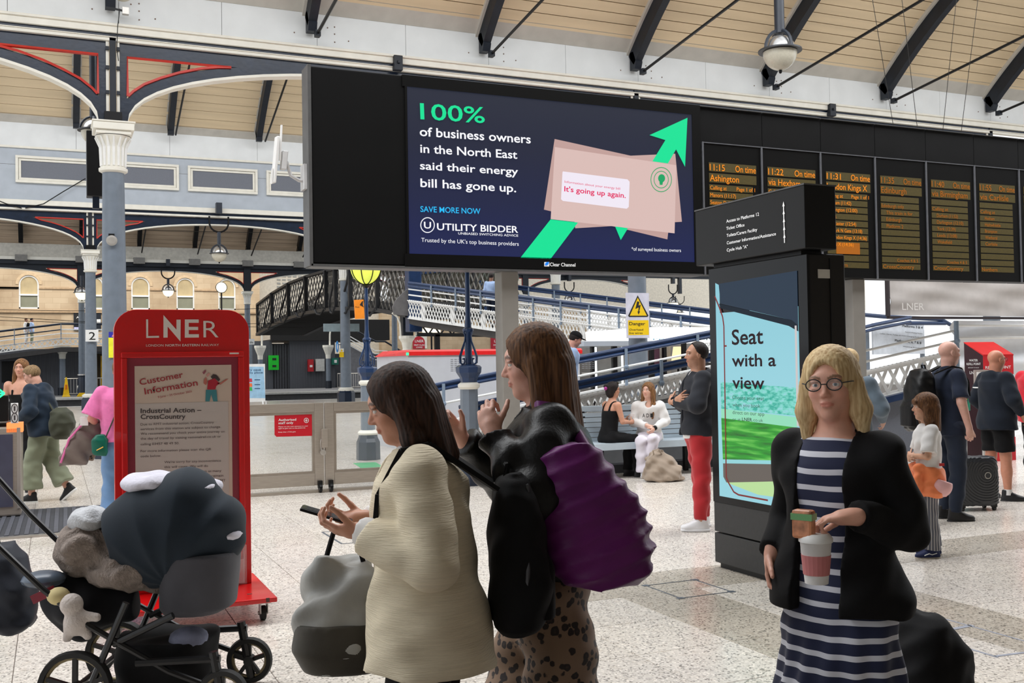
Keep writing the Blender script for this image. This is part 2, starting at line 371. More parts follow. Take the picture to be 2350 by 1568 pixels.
def upright(x, Y, z0, z1, label, group, k=1.):
    u = thing('girder_joint', (x, Y, z0), label, 'joint', group)
    MB().box((x-.055*k, Y-.14, z0+.2), (x+.055*k, Y-.08, z1)).build('cover_strip', NAVYD, u)
    MB().box((x-.115*k, Y-.1, z0+.2), (x-.065*k, Y-.07, z1-.25)).box((x+.065*k, Y-.1, z0+.2), (x+.115*k, Y-.07, z1-.25)).build('white_rail', CREAM, u)
    n = MB()
    for z in (z0+.55, z0+1.0, z0+1.35):
        for s in (-1, 1): n.cbox((x+s*.09*k, Y-.13, z), (.06*k, .06, .06))
    n.build('bolt_lug', NAVYD, u, kind='stuff')
    MB().box((x-.15*k, Y-.16, z0), (x+.15*k, Y-.06, z0+.2)).build('bearing_box', BLK2, u)
    return u
# ---- row one, Y = 20 : entablature
r1c = [1.02-10.97, 1.02, 11.99, 22.96]
for i, x in enumerate(r1c):
    lb = ['grey iron column beyond the left edge', 'tall grey iron column behind the red information board', 'grey iron column carrying the yellow danger sign', 'grey iron column at the far right beyond the departure boards'][i]
    if i in (0,): continue
    column('iron_column', x, 20, 6.05, .205, lb, None)
    upright(x, 20, 6.05, 7.86, ['', 'navy riveted joint strip above the capital of the left grey column', 'navy riveted joint strip above the big advert screen', 'navy riveted joint strip above the departure boards at far right'][i], None)
for i in range(3):
    arch_girder('arch_girder', 20, r1c[i], r1c[i+1], 6.05, 7.38, 7.54, .12, NAVY, CREAM, ['navy iron arch with red lining left of the tall grey column', 'navy iron arch with red lining running right from the tall grey column', 'navy iron arch hidden behind the departure boards'][i], None)
XA, XB = -10, 36
tr = MB(); tr.box((XA, 19.86, 7.54), (XB, 19.98, 7.60)); tr.box((XA, 19.82, 7.68), (XB, 19.98, 7.86)); tr.box((XA, 19.78, 7.80), (XB, 19.98, 7.84)); tr.box((XA, 19.84, 7.60), (XB, 19.9, 7.62))
tag(tr.build('trim_3', CREAM, bev=.012), kind='structure')
tag(MB().box((XA, 19.88, 7.60), (XB, 20.1, 7.68)).build('trim_4', NAVY), kind='structure')
for x, l in ((6.38, 'small navy bracket stub on the white cornice above the black screen surround'), (17.48, 'small navy bracket stub on the cornice above the third departure board'), ):
    s_ = thing('cornice_stub', (x, 19.8, 7.6), l, 'bracket'); MB().box((x-.09, 19.72, 7.52), (x+.09, 19.86, 7.82)).build('stub_block', NAVYD, s_, bev=.01); MB().cbox((x, 19.7, 7.68), (.05, .04, .05)).build('stub_bolt', NAVYD, s_)
def wall_panels(nm, Y, z0, z1, xs, m, side=-1):
    w = MB().box((XA-4, Y+.03, z0), (XB+6, Y+.12, z1)).build(nm, DARKB); tag(w, kind='structure')
    for a, b_ in zip(xs[:-1], xs[1:]): MB().box((a+.004, Y, z0), (b_-.004, Y+.04, z1)).build('wall_panel', m, w, world=False)
    return w
RX = [.98+3.65*k for k in range(-4, 10)]
wall_panels('wall_back', 19.93, 7.84, 8.62, [.98+3.65*k/2+.15 for k in range(-7, 20)], WALLW)
# rivets on the panels near ribs
rv = MB()
for x in RX[3:]:
    for dx, z in ((.5, 8.0), (.5, 8.16), (.5, 8.3), (.36, 8.27), (.78, 8.05), (-.3, 8.1)): rv.ball((x+dx, 19.925, z), .014, 6, 4)
rv.build('panel_rivet', mat('rusty_rivet', (120, 96, 82), .8), bpy.data.objects['wall_back'], kind='stuff')
# ---- vault one
def arc(c, R, a): return (c[0]+R*math.cos(a), c[1]+R*math.sin(a))
V1 = (11.0, -1.04, 12.72)
def vault(nm, cy, cz, R, a0, a1, pitch, xs, X0, X1, m, mirror=True, planks=True, lim=300, ribw=.15, ribd=.34, batt=True, single=None):
    """boards laid along X between the ribs, on the arc (cy, cz, R); a0 = springing angle, towards +Y side"""
    ce = MB(); n = 14
    Ro = R+.42
    for (s0, s1) in ((a0, a1),)+(((PI-a1), (PI-a0)),)*(1 if mirror else 0):
        for i in range(n):
            t0 = s0+(s1-s0)*i/n; t1 = s0+(s1-s0)*(i+1)/n
            p0 = (cy+Ro*math.cos(t0), cz+Ro*math.sin(t0)); p1 = (cy+Ro*math.cos(t1), cz+Ro*math.sin(t1)); q0 = (cy+(Ro+.1)*math.cos(t0), cz+(Ro+.1)*math.sin(t0)); q1 = (cy+(Ro+.1)*math.cos(t1), cz+(Ro+.1)*math.sin(t1))
            k = len(ce.v); ce.add([(x, y, z) for (y, z) in (p0, p1, q1, q0) for x in (X0, X1)], [(0, 1, 3, 2), (4, 5, 7, 6), (2, 3, 5, 4), (0, 6, 7, 1)])
    c = tag(ce.build(nm, DARKB), kind='structure')
    if not planks: return c
    items = []; Rp = Ro-.03; j = 0; t = a0
    while t < a1:
        t1 = min(a1, t+pitch/Rp)
        for k in range(len(xs)-1): items.append((t, t1, xs[k]+ribw*.5, xs[k+1]-ribw*.5))
        t = t1
    def pk(b, t, t1, x0, x1):
        g = .010/Rp; t += g; t1 -= g
        P = [(cy+r*math.cos(q), cz+r*math.sin(q)) for q in (t, t1) for r in (Rp, Rp+.028)]
        vs = [(x, y, z) for x in (x0, x1) for (y, z) in P]
        b.add(vs, [(0, 1, 3, 2), (4, 6, 7, 5), (0, 4, 5, 1), (2, 3, 7, 6), (0, 2, 6, 4), (1, 5, 7, 3)])
    # nearest / largest ones are single boards
    def vis(it):
        y = cy+Rp*math.cos((it[0]+it[1])/2); z = cz+Rp*math.sin((it[0]+it[1])/2); ok = 0; dm = 999
        for x in (it[2], it[3], (it[2]+it[3])/2):
            q = RM.T @ np.array([x, y, z-H]); 
            if q[2] > -1: continue
            u, v = CX-F*q[0]/q[2], CY+F*q[1]/q[2]
            dm = min(dm, -q[2])
            if -150 < u < 2500 and -30 < v < 1568: ok = 1
        return (0 if ok else 1, dm)
    it2 = sorted(items, key=vis); st = MB()
    for i, it in enumerate(it2):
        v = vis(it)
        if i < lim and v[0] == 0: b = MB(); pk(b, *it); b.build('ceiling_board', m, c, world=False)
        else: pk(st, *it)
    if st.v: st.build('ceiling_board', m, c, world=False, kind='stuff')
    return c
A1 = math.acos(9.0/13.14)
vault('ceiling', 11.0, -1.04, 12.72, A1-.004, 1.22, .245, RX, XA, XB, WOODC, lim=295)
# sloped beige strip at the foot of the boards
def foot_strip(nm, Y, z0, dz, dy, m, x0=XA, x1=XB):
    b = MB(); b.prism([(x0, Y, z0), (x0, Y-dy, z0+dz), (x0, Y-dy+.05, z0+dz+.05), (x0, Y+.05, z0)], (x1-x0, 0, 0)); return tag(b.build(nm, m), kind='structure')
foot_strip('trim_5', 19.92, 8.52, .34, .30, SOFF)
def ribs(name, xs, cy, cz, R, a0, a1, w, d, m, foot, lab, group, rod=None, n=12, side=True):
    out = []
    for i, x in enumerate(xs):
        r = thing(name, (x, cy+R*math.cos(a0), cz+R*math.sin(a0)), lab(i) if callable(lab) else lab, 'roof rib', group)
        b = MB(); 
        ts = [a0+(a1-a0)*k/n for k in range(n+1)]
        vs = []; fs = []
        for t in ts:
            for rr in (R, R+d):
                for sx in (-1, 1): vs.append((x+sx*w/2, cy+rr*math.cos(t), cz+rr*math.sin(t)))
        for k in range(n):
            a = 4*k; fs += [(a, a+1, a+5, a+4), (a+2, a+6, a+7, a+3), (a, a+4, a+6, a+2), (a+1, a+3, a+7, a+5)]
        fs += [(0, 2, 3, 1), (4*n, 4*n+1, 4*n+3, 4*n+2)]; b.add(vs, fs); b.build('rib_beam', m, r)
        if foot:
            f = MB(); y0 = cy+R*math.cos(a0); z0 = cz+R*math.sin(a0)
            f.prism([(x-w/2, y0+.02, z0+.30), (x-w/2, y0+.16, z0+.30), (x-w/2, y0+.16, z0-.10), (x-w/2, y0-.04, z0-.10), (x-w/2, y0-.10, z0+.05)], (w, 0, 0)); f.build('rib_foot', m, r)
        if side:
            q = MB()
            for sx in (-1, 1):
                vs = []; fs = []
                for t in ts:
                    for rr in (R+d-.05, R+d+.05):
                        for e in (0, .055): vs.append((x+sx*(w/2+e), cy+rr*math.cos(t), cz+rr*math.sin(t)))
                for k in range(n):
                    a = 4*k; fs += [(a, a+1, a+5, a+4), (a+2, a+6, a+7, a+3), (a, a+4, a+6, a+2), (a+1, a+3, a+7, a+5)]
                q.add(vs, fs)
            q.build('edge_batten', SOFF, r)
        out.append(r)
    return out
A0 = math.atan2(9.04, 8.84)
ordn = ['first', 'second', 'third', 'fourth', 'fifth', 'sixth', 'seventh', 'eighth', 'ninth', 'tenth']
whr = ['rising from the wall above the tall grey column', 'with its foot above the top left corner of the screen', 'with its foot above the middle of the advert screen', 'with its foot above the right end of the advert screen', 'just behind the big hanging globe lamp', 'with its foot above the fourth board', 'with its foot above the last departure board', 'near the right edge of the roof', 'farther right beyond the board row']
ribs('roof_rib', RX[4:12], 11.0, -1.04, 12.70, math.acos(8.72/12.70), 1.22, .17, .38, NAVYD, True, lambda i: 'navy roof rib '+whr[i], None)
for i, (x, k) in enumerate(zip(RX[5:11], range(6))):
    t = thing('tie_rod', (x, 19.6, 8.05), 'black tie rod of the rib '+whr[k+1].replace('with its foot ', '').replace(' of the advert screen', ' of the screen'), 'tie rod')
    MB().tube([(x+.08, 19.62, 8.02), (x+.08, 12, 9.0), (x+.08, 4, 9.0)], .032, 6).build('rod', BLK2, t); MB().cbox((x+.08, 19.6, 8.02), (.1, .14, .12)).build('rod_shackle', NAVYD, t)
# ---- row two, Y = 45
r2c = [1.4-10.5, 1.4, 11.9, 22.4, 32.9]
for i, x in enumerate(r2c[1:]):
    column('platform_column', x, 45, 6.45 if i == 0 else 6.3, .215, ['grey iron column with the number 2 sign on the platform', 'grey iron column standing on the platform below the left end of the big screen', 'grey column glimpsed under the screen left of the danger sign', 'grey column glimpsed between the beige post and hanging sheet'][i], None)
    if i < 2: upright(x, 45, 6.45, 8.3, ['navy riveted joint strip over the column with the number 2 sign', 'navy riveted joint strip hidden behind the screen surround'][i], None, 1.2)
for i in range(3):
    arch_girder('arch_girder', 45, r2c[i], r2c[i+1], 6.45, 7.7, 7.95, .12, NAVY, CREAM, ['middle row navy arch left of the number 2 column', 'middle row navy arch right of the number 2 column', 'middle row navy arch behind the screen'][i], None)
tr = MB(); tr.box((-14, 44.8, 7.97), (40, 45, 8.05)); tr.box((-14, 44.75, 8.16), (40, 45, 8.36)); tag(tr.build('trim_6', CREAM, bev=.015), kind='structure')
tag(MB().box((-14, 44.85, 8.05), (40, 45.1, 8.16)).build('trim_7', NAVY), kind='structure')
w2 = tag(MB().box((-14, 44.93, 8.3), (40, 45.1, 10.42)).build('wall_middle', GREYB), kind='structure')
tag(MB().box((-14, 44.86, 10.42), (40, 44.95, 10.50)).build('trim_8', CREAM), kind='structure')
w3 = tag(MB().box((-14, 44.95, 10.48), (40, 45.1, 11.6)).build('wall_upper', DARKB), kind='structure')
for k in range(-6, 8): MB().box((.9+3.6*k+.005, 44.90, 10.5), (.9+3.6*(k+1)-.005, 44.96, 11.6)).build('wall_panel', WALLW, w3, world=False)
for k in range(-2, 2):
    x0 = 5.21+3.26*k; x1 = x0+2.88
    if k == -1: x0, x1 = 1.95, 4.85
    fr = thing('framed_wall_recess', (x0, 44.9, 9.05), 'long white framed recess in the wall, '+({-2: 'at the left edge', -1: 'just behind the tall grey column', 0: 'second right of the tall column', 1: 'beside the black screen'}[k]), 'wall recess')
    f = MB()
    f.frame(x0, x1, 9.05, 10.12, .10, 44.82, 44.93); f.frame(x0+.11, x1-.11, 9.16, 10.01, .09, 44.87, 44.93)
    f.build('recess_frame', CREAM, fr, bev=.008); MB().box((x0+.2, 44.91, 9.25), (x1-.2, 44.94, 9.92)).build('recess_panel', GREYD, fr)
# ---- vault two (far half seen through the first arches): 45 side springs at z 11.5
r_, cyy = 17.5, 32.5; a2 = math.acos(12.5/(r_+.42)); czz = 11.45-(r_+.42)*math.sin(a2)
RX2 = [.9+3.6*k for k in range(-4, 8)]
vault('ceiling', cyy, czz, r_, a2, 1.24, .42, RX2, -14, 40, WOODC, lim=120, ribw=.2)
ribs('roof_rib', RX2[3:8], cyy, czz, r_-.06, math.acos((12.5-.95)/r_)-.03, 1.24, .24, .5, NAVYD, True, lambda i: 'second span roof rib '+['at the far left edge', 'seen behind the tall grey column', 'seen through the arch right of the tall column', 'nearest the left edge of the black screen', 'hidden behind the black screen'][i], None)
foot_strip('trim_9', 44.9, 11.42, .25, .25, SOFF, -14, 40)
for i, x in enumerate(RX2[5:8]):
    t = thing('tie_rod', (x, 43.4, 11.2), 'second span tie rod '+['right of the tall grey column', 'beside the left edge of the screen', 'hidden behind the screen'][i], 'tie rod')
    MB().tube([(x+.1, 43.6, 11.1), (x+.1, 36, 13.6), (x+.1, 30, 14.4)], .04, 6).build('rod', BLK2, t)
# ---- row three, Y = 72
r3c = [1.7-10.5, 1.7, 12.2, 22.7, 33.2, 43.7]
for i, x in enumerate(r3c[1:]):
    column('platform_column', x, 72, 6.85, .2, ['grey column on the far platform behind the number 2 column', 'grey column on the far platform left of the black footbridge', 'far column half hidden behind the footbridge pier', 'far column hidden behind the screen posts', 'far column at the right'][i], None, zb=0)
for i in range(5):
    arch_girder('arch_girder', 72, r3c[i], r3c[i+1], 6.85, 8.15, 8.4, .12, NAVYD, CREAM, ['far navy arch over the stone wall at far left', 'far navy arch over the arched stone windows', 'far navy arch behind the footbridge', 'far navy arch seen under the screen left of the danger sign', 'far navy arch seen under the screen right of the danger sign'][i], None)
tag(MB().box((-14, 71.8, 8.4), (60, 72.2, 8.66)).build('trim_10', NAVYD), kind='structure')
tag(MB().box((-14, 71.7, 8.66), (60, 72.1, 8.85)).build('trim_11', CREAM), kind='structure')
tag(MB().box((-14, 71.9, 8.85), (60, 72.1, 9.7)).build('wall_far', mat('grey_cream_wall', (196, 192, 182), .7)), kind='structure')
for x in r3c[1:]: tag(MB().box((x-.24, 71.85, 6.85), (x+.24, 72.1, 8.4)).build('trim_14', NAVYD), kind='structure')
r3, cy3 = 17.5, 58.5; a3 = math.acos(13.5/(r3+.42)); cz3 = 9.7-(r3+.42)*math.sin(a3)
RX3 = [1.7+3.5*k for k in range(-4, 12)]
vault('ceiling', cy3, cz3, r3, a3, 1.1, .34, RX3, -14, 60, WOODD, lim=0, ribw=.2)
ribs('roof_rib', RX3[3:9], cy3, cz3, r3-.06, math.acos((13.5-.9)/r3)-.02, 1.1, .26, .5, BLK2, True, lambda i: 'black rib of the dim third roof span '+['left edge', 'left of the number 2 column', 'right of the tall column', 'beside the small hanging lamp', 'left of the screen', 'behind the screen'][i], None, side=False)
bk = MB()
for x in RX3[3:9]: bk.box((x-.35, 71.5, 8.55), (x+.35, 71.95, 8.95))
bk.build('rib_corbel', mat('grey_corbel', (128, 126, 122), .7), bpy.data.objects['wall_far'], world=False, kind='stuff')
for i, x in enumerate(RX3[4:9]):
    t = thing('tie_rod', (x, 70.4, 9.4), 'third span tie rod '+['behind the number 2 column', 'right of the tall column', 'behind the small hanging lamp', 'at the left edge of the screen', 'hidden by the screen'][i], 'tie rod')
    MB().tube([(x+.1, 70.8, 9.2), (x+.1, 62, 12.2), (x+.1, 55, 12.4)], .045, 6).build('rod', BLK2, t)
# ---- row four: stone building, Y = 85
nt = NT('sandstone_ashlar'); p_ = nt.p; tc = nt.n('ShaderNodeTexCoord'); mp = nt.n('ShaderNodeMapping'); mp.inputs['Rotation'].default_value = (PI/2, 0, 0); nt.l(tc.outputs['Object'], mp.inputs[0])
br = nt.n('ShaderNodeTexBrick'); nt.l(mp.outputs[0], br.inputs[0]); br.inputs['Color1'].default_value = rgb(206, 184, 154); br.inputs['Color2'].default_value = rgb(194, 170, 140); br.inputs['Mortar'].default_value = rgb(184, 160, 130)
br.inputs['Scale'].default_value = 1; br.inputs['Brick Width'].default_value = 1.1; br.inputs['Row Height'].default_value = .42; br.inputs['Mortar Size'].default_value = .012
no = nt.n('ShaderNodeTexNoise'); no.inputs['Scale'].default_value = .5; no.inputs['Detail'].default_value = 6; nt.l(tc.outputs['Object'], no.inputs[0])
c_ = ramp(nt, no.outputs[0], [(.3, (.72, .68, .64, 1)), (.6, (1, 1, 1, 1))]); mu = nt.n('ShaderNodeVectorMath', operation='MULTIPLY'); nt.l(br.outputs[0], mu.inputs[0]); nt.l(c_, mu.inputs[1]); nt.l(mu.outputs[0], p_.inputs['Base Color']); p_.inputs['Roughness'].default_value = .85
STONE = nt.m; STONED = mat('sandstone_moulding', (178, 150, 118), .85, var=.15)
wins = [-4.9, -1.62, 2.9, 6.25, 9.6, 12.8]
ww, wz0, wz1 = .68, 6.3, 8.12
# the wall is built in pieces so that each arched opening is a real recess
sw = MB(); xs = [-14]+[v for w in wins for v in (w-ww, w+ww)]+[15.4]
for i in range(0, len(xs), 2): sw.box((xs[i], 85, 0), (xs[i+1], 85.6, 11))
for w in wins:
    sw.box((w-ww, 85, 0), (w+ww, 85.6, wz0))
    n = 12; A = [(w-ww*math.cos(PI*i/n), wz1+ww*math.sin(PI*i/n)) for i in range(n+1)]; sw.band(A, [(a[0], 11) for a in A], 85, 85.6)
stw = tag(sw.build('wall_stone', STONE), kind='structure')
tag(MB().box((-14, 84.85, 6.0), (15.4, 85, 6.14)).box((-14, 84.9, 7.78), (-1.62-ww, 85, 7.9)).build('trim_12', STONED), kind='structure')
tm2 = MB()
for a, b_ in [(wins[i]+ww, wins[i+1]-ww) for i in range(5)]: tm2.box((a, 84.9, 7.78), (b_, 85, 7.9))
tag(tm2.build('trim_13', STONED), kind='structure')
PANE = mat('greenish_window_pane', (140, 140, 122), .15, var=.15, scale=.8)
PANE2 = mat('upper_window_pane', (196, 176, 138), .15, var=.2, scale=.8)
for i, w in enumerate(wins):
    wn = thing('window_%d' % (i+1), (w, 85.1, wz0), kind='structure')
    f = MB(); f.box((w-ww, 85.05, wz0), (w-ww+.1, 85.2, wz1)); f.box((w+ww-.1, 85.05, wz0), (w+ww, 85.2, wz1)); f.box((w-ww, 85.05, wz0), (w+ww, 85.2, wz0+.1)); f.box((w-ww, 85.03, 7.28), (w+ww, 85.2, 7.4))
    n = 12; f.band([(w-(ww-.1)*math.cos(PI*k/n), wz1+(ww-.1)*math.sin(PI*k/n)) for k in range(n+1)], [(w-ww*math.cos(PI*k/n), wz1+ww*math.sin(PI*k/n)) for k in range(n+1)], 85.05, 85.2)
    f.build('window_frame', WHITE, wn)
    MB().box((w-ww+.1, 85.14, wz0+.1), (w+ww-.1, 85.16, 7.28)).build('window_pane', PANE, wn)
    P = [(w-ww+.1, 85.14, 7.4), (w+ww-.1, 85.14, 7.4)]+[(w+(ww-.1)*math.cos(PI*k/n), 85.14, wz1+(ww-.1)*math.sin(PI*k/n)) for k in range(n+1)]
    MB().prism(P, (0, .02, 0)).build('window_pane', PANE2, wn)
    ar = MB(); A = [(w-(ww+.02)*math.cos(PI*k/n), wz1+(ww+.02)*math.sin(PI*k/n)) for k in range(n+1)]; B = [(w-(ww+.22)*math.cos(PI*k/n), wz1+(ww+.22)*math.sin(PI*k/n)) for k in range(n+1)]
    ar.band(A, B, 84.95, 85.0); ar.build('window_arch', mat('sandstone_arch', (204, 178, 144), .85), wn)
# right of the stone building: pale building and bright yard beyond
tag(MB().box((15.4, 87, 0), (26, 88, 12)).build('wall_yard', mat('pale_render', (206, 198, 184), .8)), kind='structure')
for a in range(5):
    for b2 in range(6): MB().box((17.2+b2*.45, 86.96, 8.3+a*.3), (17.5+b2*.45, 87, 8.45+a*.3)).build('vent_slot', mat('slot_grey', (150, 150, 146), .8), bpy.data.objects['wall_yard'], world=False)
tag(MB().box((26, 86, 0), (46, 87, 6.8)).build('wall_lounge', STONE), kind='structure')
tag(MB().box((28, 86, 6.8), (80, 87, 11.5)).build('wall_cream_far', mat('cream_far_wall', (226, 216, 198), .8)), kind='structure')
# dark timber buildings on the far platform
DG = mat('dark_grey_boarding', (84, 86, 92), .7, var=.1, stretch=(6, 1, .2), scale=4); DGD = mat('dark_door_grey', (58, 58, 62), .7)
bld = thing('platform_building', (-8, 76, 0), 'dark grey boarded platform building below the white lattice ramp at far left', 'building')
b = MB(); b.box((-14, 76, 0), (2.35, 79, 3.1)); b.box((2.35, 76, 2.75), (6, 79, 3.25)); b.build('boarding', DG, bld)
b = MB()
for k in range(60): b.box((-14+k*.27, 75.97, 0), (-14+k*.27+.03, 76, 3.1))
b.build('cover_batten', mat('batten_grey', (96, 98, 104), .7), bld, kind='stuff')
MB().box((-3.1, 75.9, .9), (-1.9, 76, 2.3)).build('notice_window', BLK2, bld)
MB().box((2.45, 76.6, 0), (2.75, 76.7, 2.6)).box((3.0, 76.6, 0), (3.1, 76.7, 2.6)).build('yellow_door_edge', mat('yellow_edge', (216, 168, 30), .6), bld)
MB().box((2.35, 77.5, 0), (3.4, 77.6, 2.75)).build('doorway_back', mat('doorway_brown', (80, 68, 46), .8), bld)
bl2 = thing('platform_building', (15.5, 78, 0), 'dark grey boarded building with doors under the black footbridge', 'building')
b = MB(); b.box((12.6, 78, 0), (15.0, 80, 3.6)); b.box((16.3, 78, 0), (19.8, 80, 3.6)); b.box((19.8, 79, 0), (26, 80, 2.6)); b.build('boarding', DG, bl2)
b = MB(); 
for k in range(36): b.box((12.6+k*.2, 77.97, 0), (12.6+k*.2+.03, 78, 3.3))
b.build('cover_batten', mat('batten_grey', (96, 98, 104), .7), bl2, kind='stuff')
MB().box((15.0, 78.2, 0), (16.3, 78.3, 3.4)).build('door_leaf', DGD, bl2)
MB().box((14.8, 77.4, 3.6), (24, 84, 3.7)).box((14.8, 77.4, 3.7), (24, 77.6, 5.2)).build('fascia', mat('black_canopy', (26, 25, 25), .8), bl2)

# the side of the hall behind the photographer: plain wall and flat roof
RB = mat('rear_hall_wall', (150, 144, 134), .8)
tag(MB().box((-14, -7, 0), (46, -6.6, 9)).build('wall_front', RB), kind='structure'); tag(MB().box((-14, -7, 8.2), (46, 2.4, 8.5)).build('ceiling', RB), kind='structure'); tag(MB().box((-14, -7, -.3), (46, -4, -.006)).build('floor', JNT), kind='structure')
# ================================================================= ADVERT SCREEN AND DEPARTURE BOARDS
BY = 12.0
PB = Plane('Y', BY)
zt, zb = 5.135, 2.775
def bx(px, py=400): return PB.p(px, py).x
NAVS = mat('screen_navy', (30, 34, 60), .5, var=.02)
def screen_mat(name, cols, e=1.0, axis='Z', lo=0., hi=1.):
    """lit screen: vertical colour run of the picture shown, as emission"""
    nt = NT(name); ge = nt.n('ShaderNodeNewGeometry'); sp = nt.n('ShaderNodeSeparateXYZ'); nt.l(ge.outputs['Position'], sp.inputs[0])
    mr = nt.n('ShaderNodeMapRange'); nt.l(sp.outputs[axis], mr.inputs[0]); mr.inputs[1].default_value = lo; mr.inputs[2].default_value = hi
    c = ramp(nt, mr.outputs[0], [(i/(len(cols)-1), rgb(*q)) for i, q in enumerate(cols)]); nt.l(c, nt.p.inputs['Emission Color']); nt.p.inputs['Emission Strength'].default_value = e
    nt.p.inputs['Base Color'].default_value = (.01, .01, .012, 1); nt.p.inputs['Roughness'].default_value = .45; nt.p.inputs['Specular IOR Level'].default_value = .12; return nt.m
bb = thing('advert_screen', (bx(712), BY, zb), 'large black framed digital advert screen showing brown envelopes and a green arrow', 'screen')
xL, xR = bx(712), bx(1609, 430)
MB().box((xL, BY+.02, zb), (xR, BY+.30, zt)).build('housing', mat('charcoal_housing', (16, 16, 17), .5, var=.2, spec=.2), bb, bev=.01)
MB().box((xL+.03, BY, zb+.03), (PB.p(934, 400).x, BY+.03, zt-.03)).build('blank_panel', mat('matt_black_panel', (6, 6, 6), .6, var=.2, scale=2, spec=.15), bb)
MB().box((xL-.02, BY-.012, zb-.01), (xL+.02, BY+.30, zt+.01)).box((xL, BY-.012, zb-.02), (xR, BY+.30, zb+.012)).build('steel_edge', mat('dull_steel_edge', (92, 92, 92), .45, metal=.4), bb)
sx0, sx1 = PB.p(936, 390).x, PB.p(1590, 430).x; sz0, sz1 = 2.94, 4.995
fr = MB(); fr.box((sx0-.06, BY-.012, sz0-.16), (xR, BY+.03, sz0)); fr.box((sx0-.06, BY-.012, sz1), (xR, BY+.03, zt)); fr.box((sx1, BY-.012, sz0), (xR, BY+.03, sz1)); fr.box((sx0-.03, BY-.012, sz0), (sx0, BY+.03, sz1)); fr.build('bezel', mat('bezel_black', (6, 6, 6), .45, var=.1, spec=.2), bb)
MB().box((sx0, BY-.004, sz0), (sx1, BY+.02, sz1)).build('led_face', screen_mat('led_navy', [(26, 34, 80), (28, 34, 66), (32, 36, 56), (38, 42, 56)], 1.0, 'Z', sz0, sz1), bb)
LW = glow('led_white', (250, 250, 255), 1.0); LG = glow('led_green', (4, 226, 150), 1.0); LB = glow('led_blue', (40, 190, 250), 1.0); LE = glow('led_envelope', (222, 192, 186), .95); LE2 = glow('led_envelope_rear', (202, 166, 160), .9); LWW = glow('led_window_white', (240, 232, 244), 1.0); LR = glow('led_magenta', (226, 20, 90), 1.0); LGD = glow('led_stamp_green', (20, 166, 100), .95)
K = 740/2275.
def bp(pts): return [(900+x*K, 130+y*K) for x, y in pts]
PB.poly(bp([(1145, 582), (2000, 770), (1940, 1290), (1070, 1080)]), LE2, bb, 'envelope_rear', .006)
PB.poly(bp([(1240, 720), (1995, 686), (2042, 1166), (1290, 1212)]), glow('led_envelope_mid', (208, 174, 168), .9), bb, 'envelope_middle', .008)
PB.poly(bp([(1115, 1150), (1308, 1172), (1115, 1428), (902, 1421)]), LG, bb, 'arrow_tail', .012)
PB.poly(bp([(1570, 1198), (1660, 1212), (1610, 1295)]), LG, bb, 'arrow_tail', .012)
PB.poly(bp([(2080, 433), (2063, 778), (2000, 655), (1942, 755), (1833, 740), (1925, 590), (1813, 555)]), LG, bb, 'arrow_head', .012)
PB.poly(bp([(1145, 640), (2000, 768), (1988, 1248), (1115, 1148)]), LE, bb, 'envelope_front', .016)
PB.poly(bp([(1200, 812), (1655, 868), (1670, 885), (1664, 1062), (1650, 1075), (1200, 1020), (1187, 1008), (1197, 820)]), LWW, bb, 'envelope_window', .020)
# stamp
cst = bp([(1892, 870)])[0]
for r_o, r_i in ((25, 23.4), (17.5, 16)):
    n = 28; b = MB(); O = [PB.p(cst[0]+r_o*.98*math.cos(2*PI*k/n), cst[1]+r_o*1.15*math.sin(2*PI*k/n), .022) for k in range(n)]; I = [PB.p(cst[0]+r_i*.98*math.cos(2*PI*k/n), cst[1]+r_i*1.15*math.sin(2*PI*k/n), .022) for k in range(n)]
    b.add(O+I, [(k, (k+1) % n, n+(k+1) % n, n+k) for k in range(n)]); b.build('stamp_ring', LGD, bb)
n = 16; PB.poly([(cst[0]+1+8*math.cos(2*PI*k/n), cst[1]-3+9.5*math.sin(2*PI*k/n)) for k in range(n)], LGD, bb, 'stamp_bulb', .022)
PB.poly([(cst[0]-4, cst[1]+5), (cst[0]+4, cst[1]+5), (cst[0]+3, cst[1]+12), (cst[0]-3, cst[1]+12)], LGD, bb, 'stamp_bulb', .022)
def bt(txt, m, x0, y0, x1, y1, h, bold=.0, **k):
    (a, b_), (c, d_) = bp([(x0, y0), (x1, y1)]); return ptext(PB, txt, m, (a, b_), c, h*K, bb, bold, .014, y1=d_, **k)
bt('100%', LG, 197, 442, 652, 470, 118, .02)
bt('of business owners', LW, 192, 560, 975, 614, 66, .028)
bt('in the North East', LW, 196, 678, 880, 722, 62, .028)
bt('said their energy', LW, 194, 796, 886, 838, 58, .028)
bt('bill has gone up.', LW, 197, 920, 872, 958, 62, .028)
bt('SAVE MORE NOW', LB, 197, 1096, 620, 1112, 42, .018)
bt('UTILITY BIDDER', LW, 314, 1224, 886, 1244, 50, .03)
bt('UNBIASED SWITCHING ADVICE', LW, 463, 1256, 886, 1272, 17, .01)
bt("Trusted by the UK's top business providers", LW, 203, 1308, 890, 1336, 30, .0)
bt('*of surveyed business owners', LW, 1686, 1370, 2034, 1380, 26, .0)
(a_, b_), (c_, d_) = bp([(1210, 892), (1602, 942)]); ptext(PB, 'Information about your energy bill', LR, (a_, b_), c_, 17*K, bb, 0, .024, y1=d_)
(a_, b_), (c_, d_) = bp([(1208, 952), (1642, 1000)]); ptext(PB, "It's going up again.", LR, (a_, b_), c_, 38*K, bb, .03, .024, y1=d_)
ucx, ucy = bp([(247, 1190)])[0]; n = 28; b = MB()
O = [PB.p(ucx+16.6*math.cos(2*PI*k/n), ucy+18*math.sin(2*PI*k/n), .014) for k in range(n)]; I = [PB.p(ucx+14.6*math.cos(2*PI*k/n), ucy+16*math.sin(2*PI*k/n), .014) for k in range(n)]
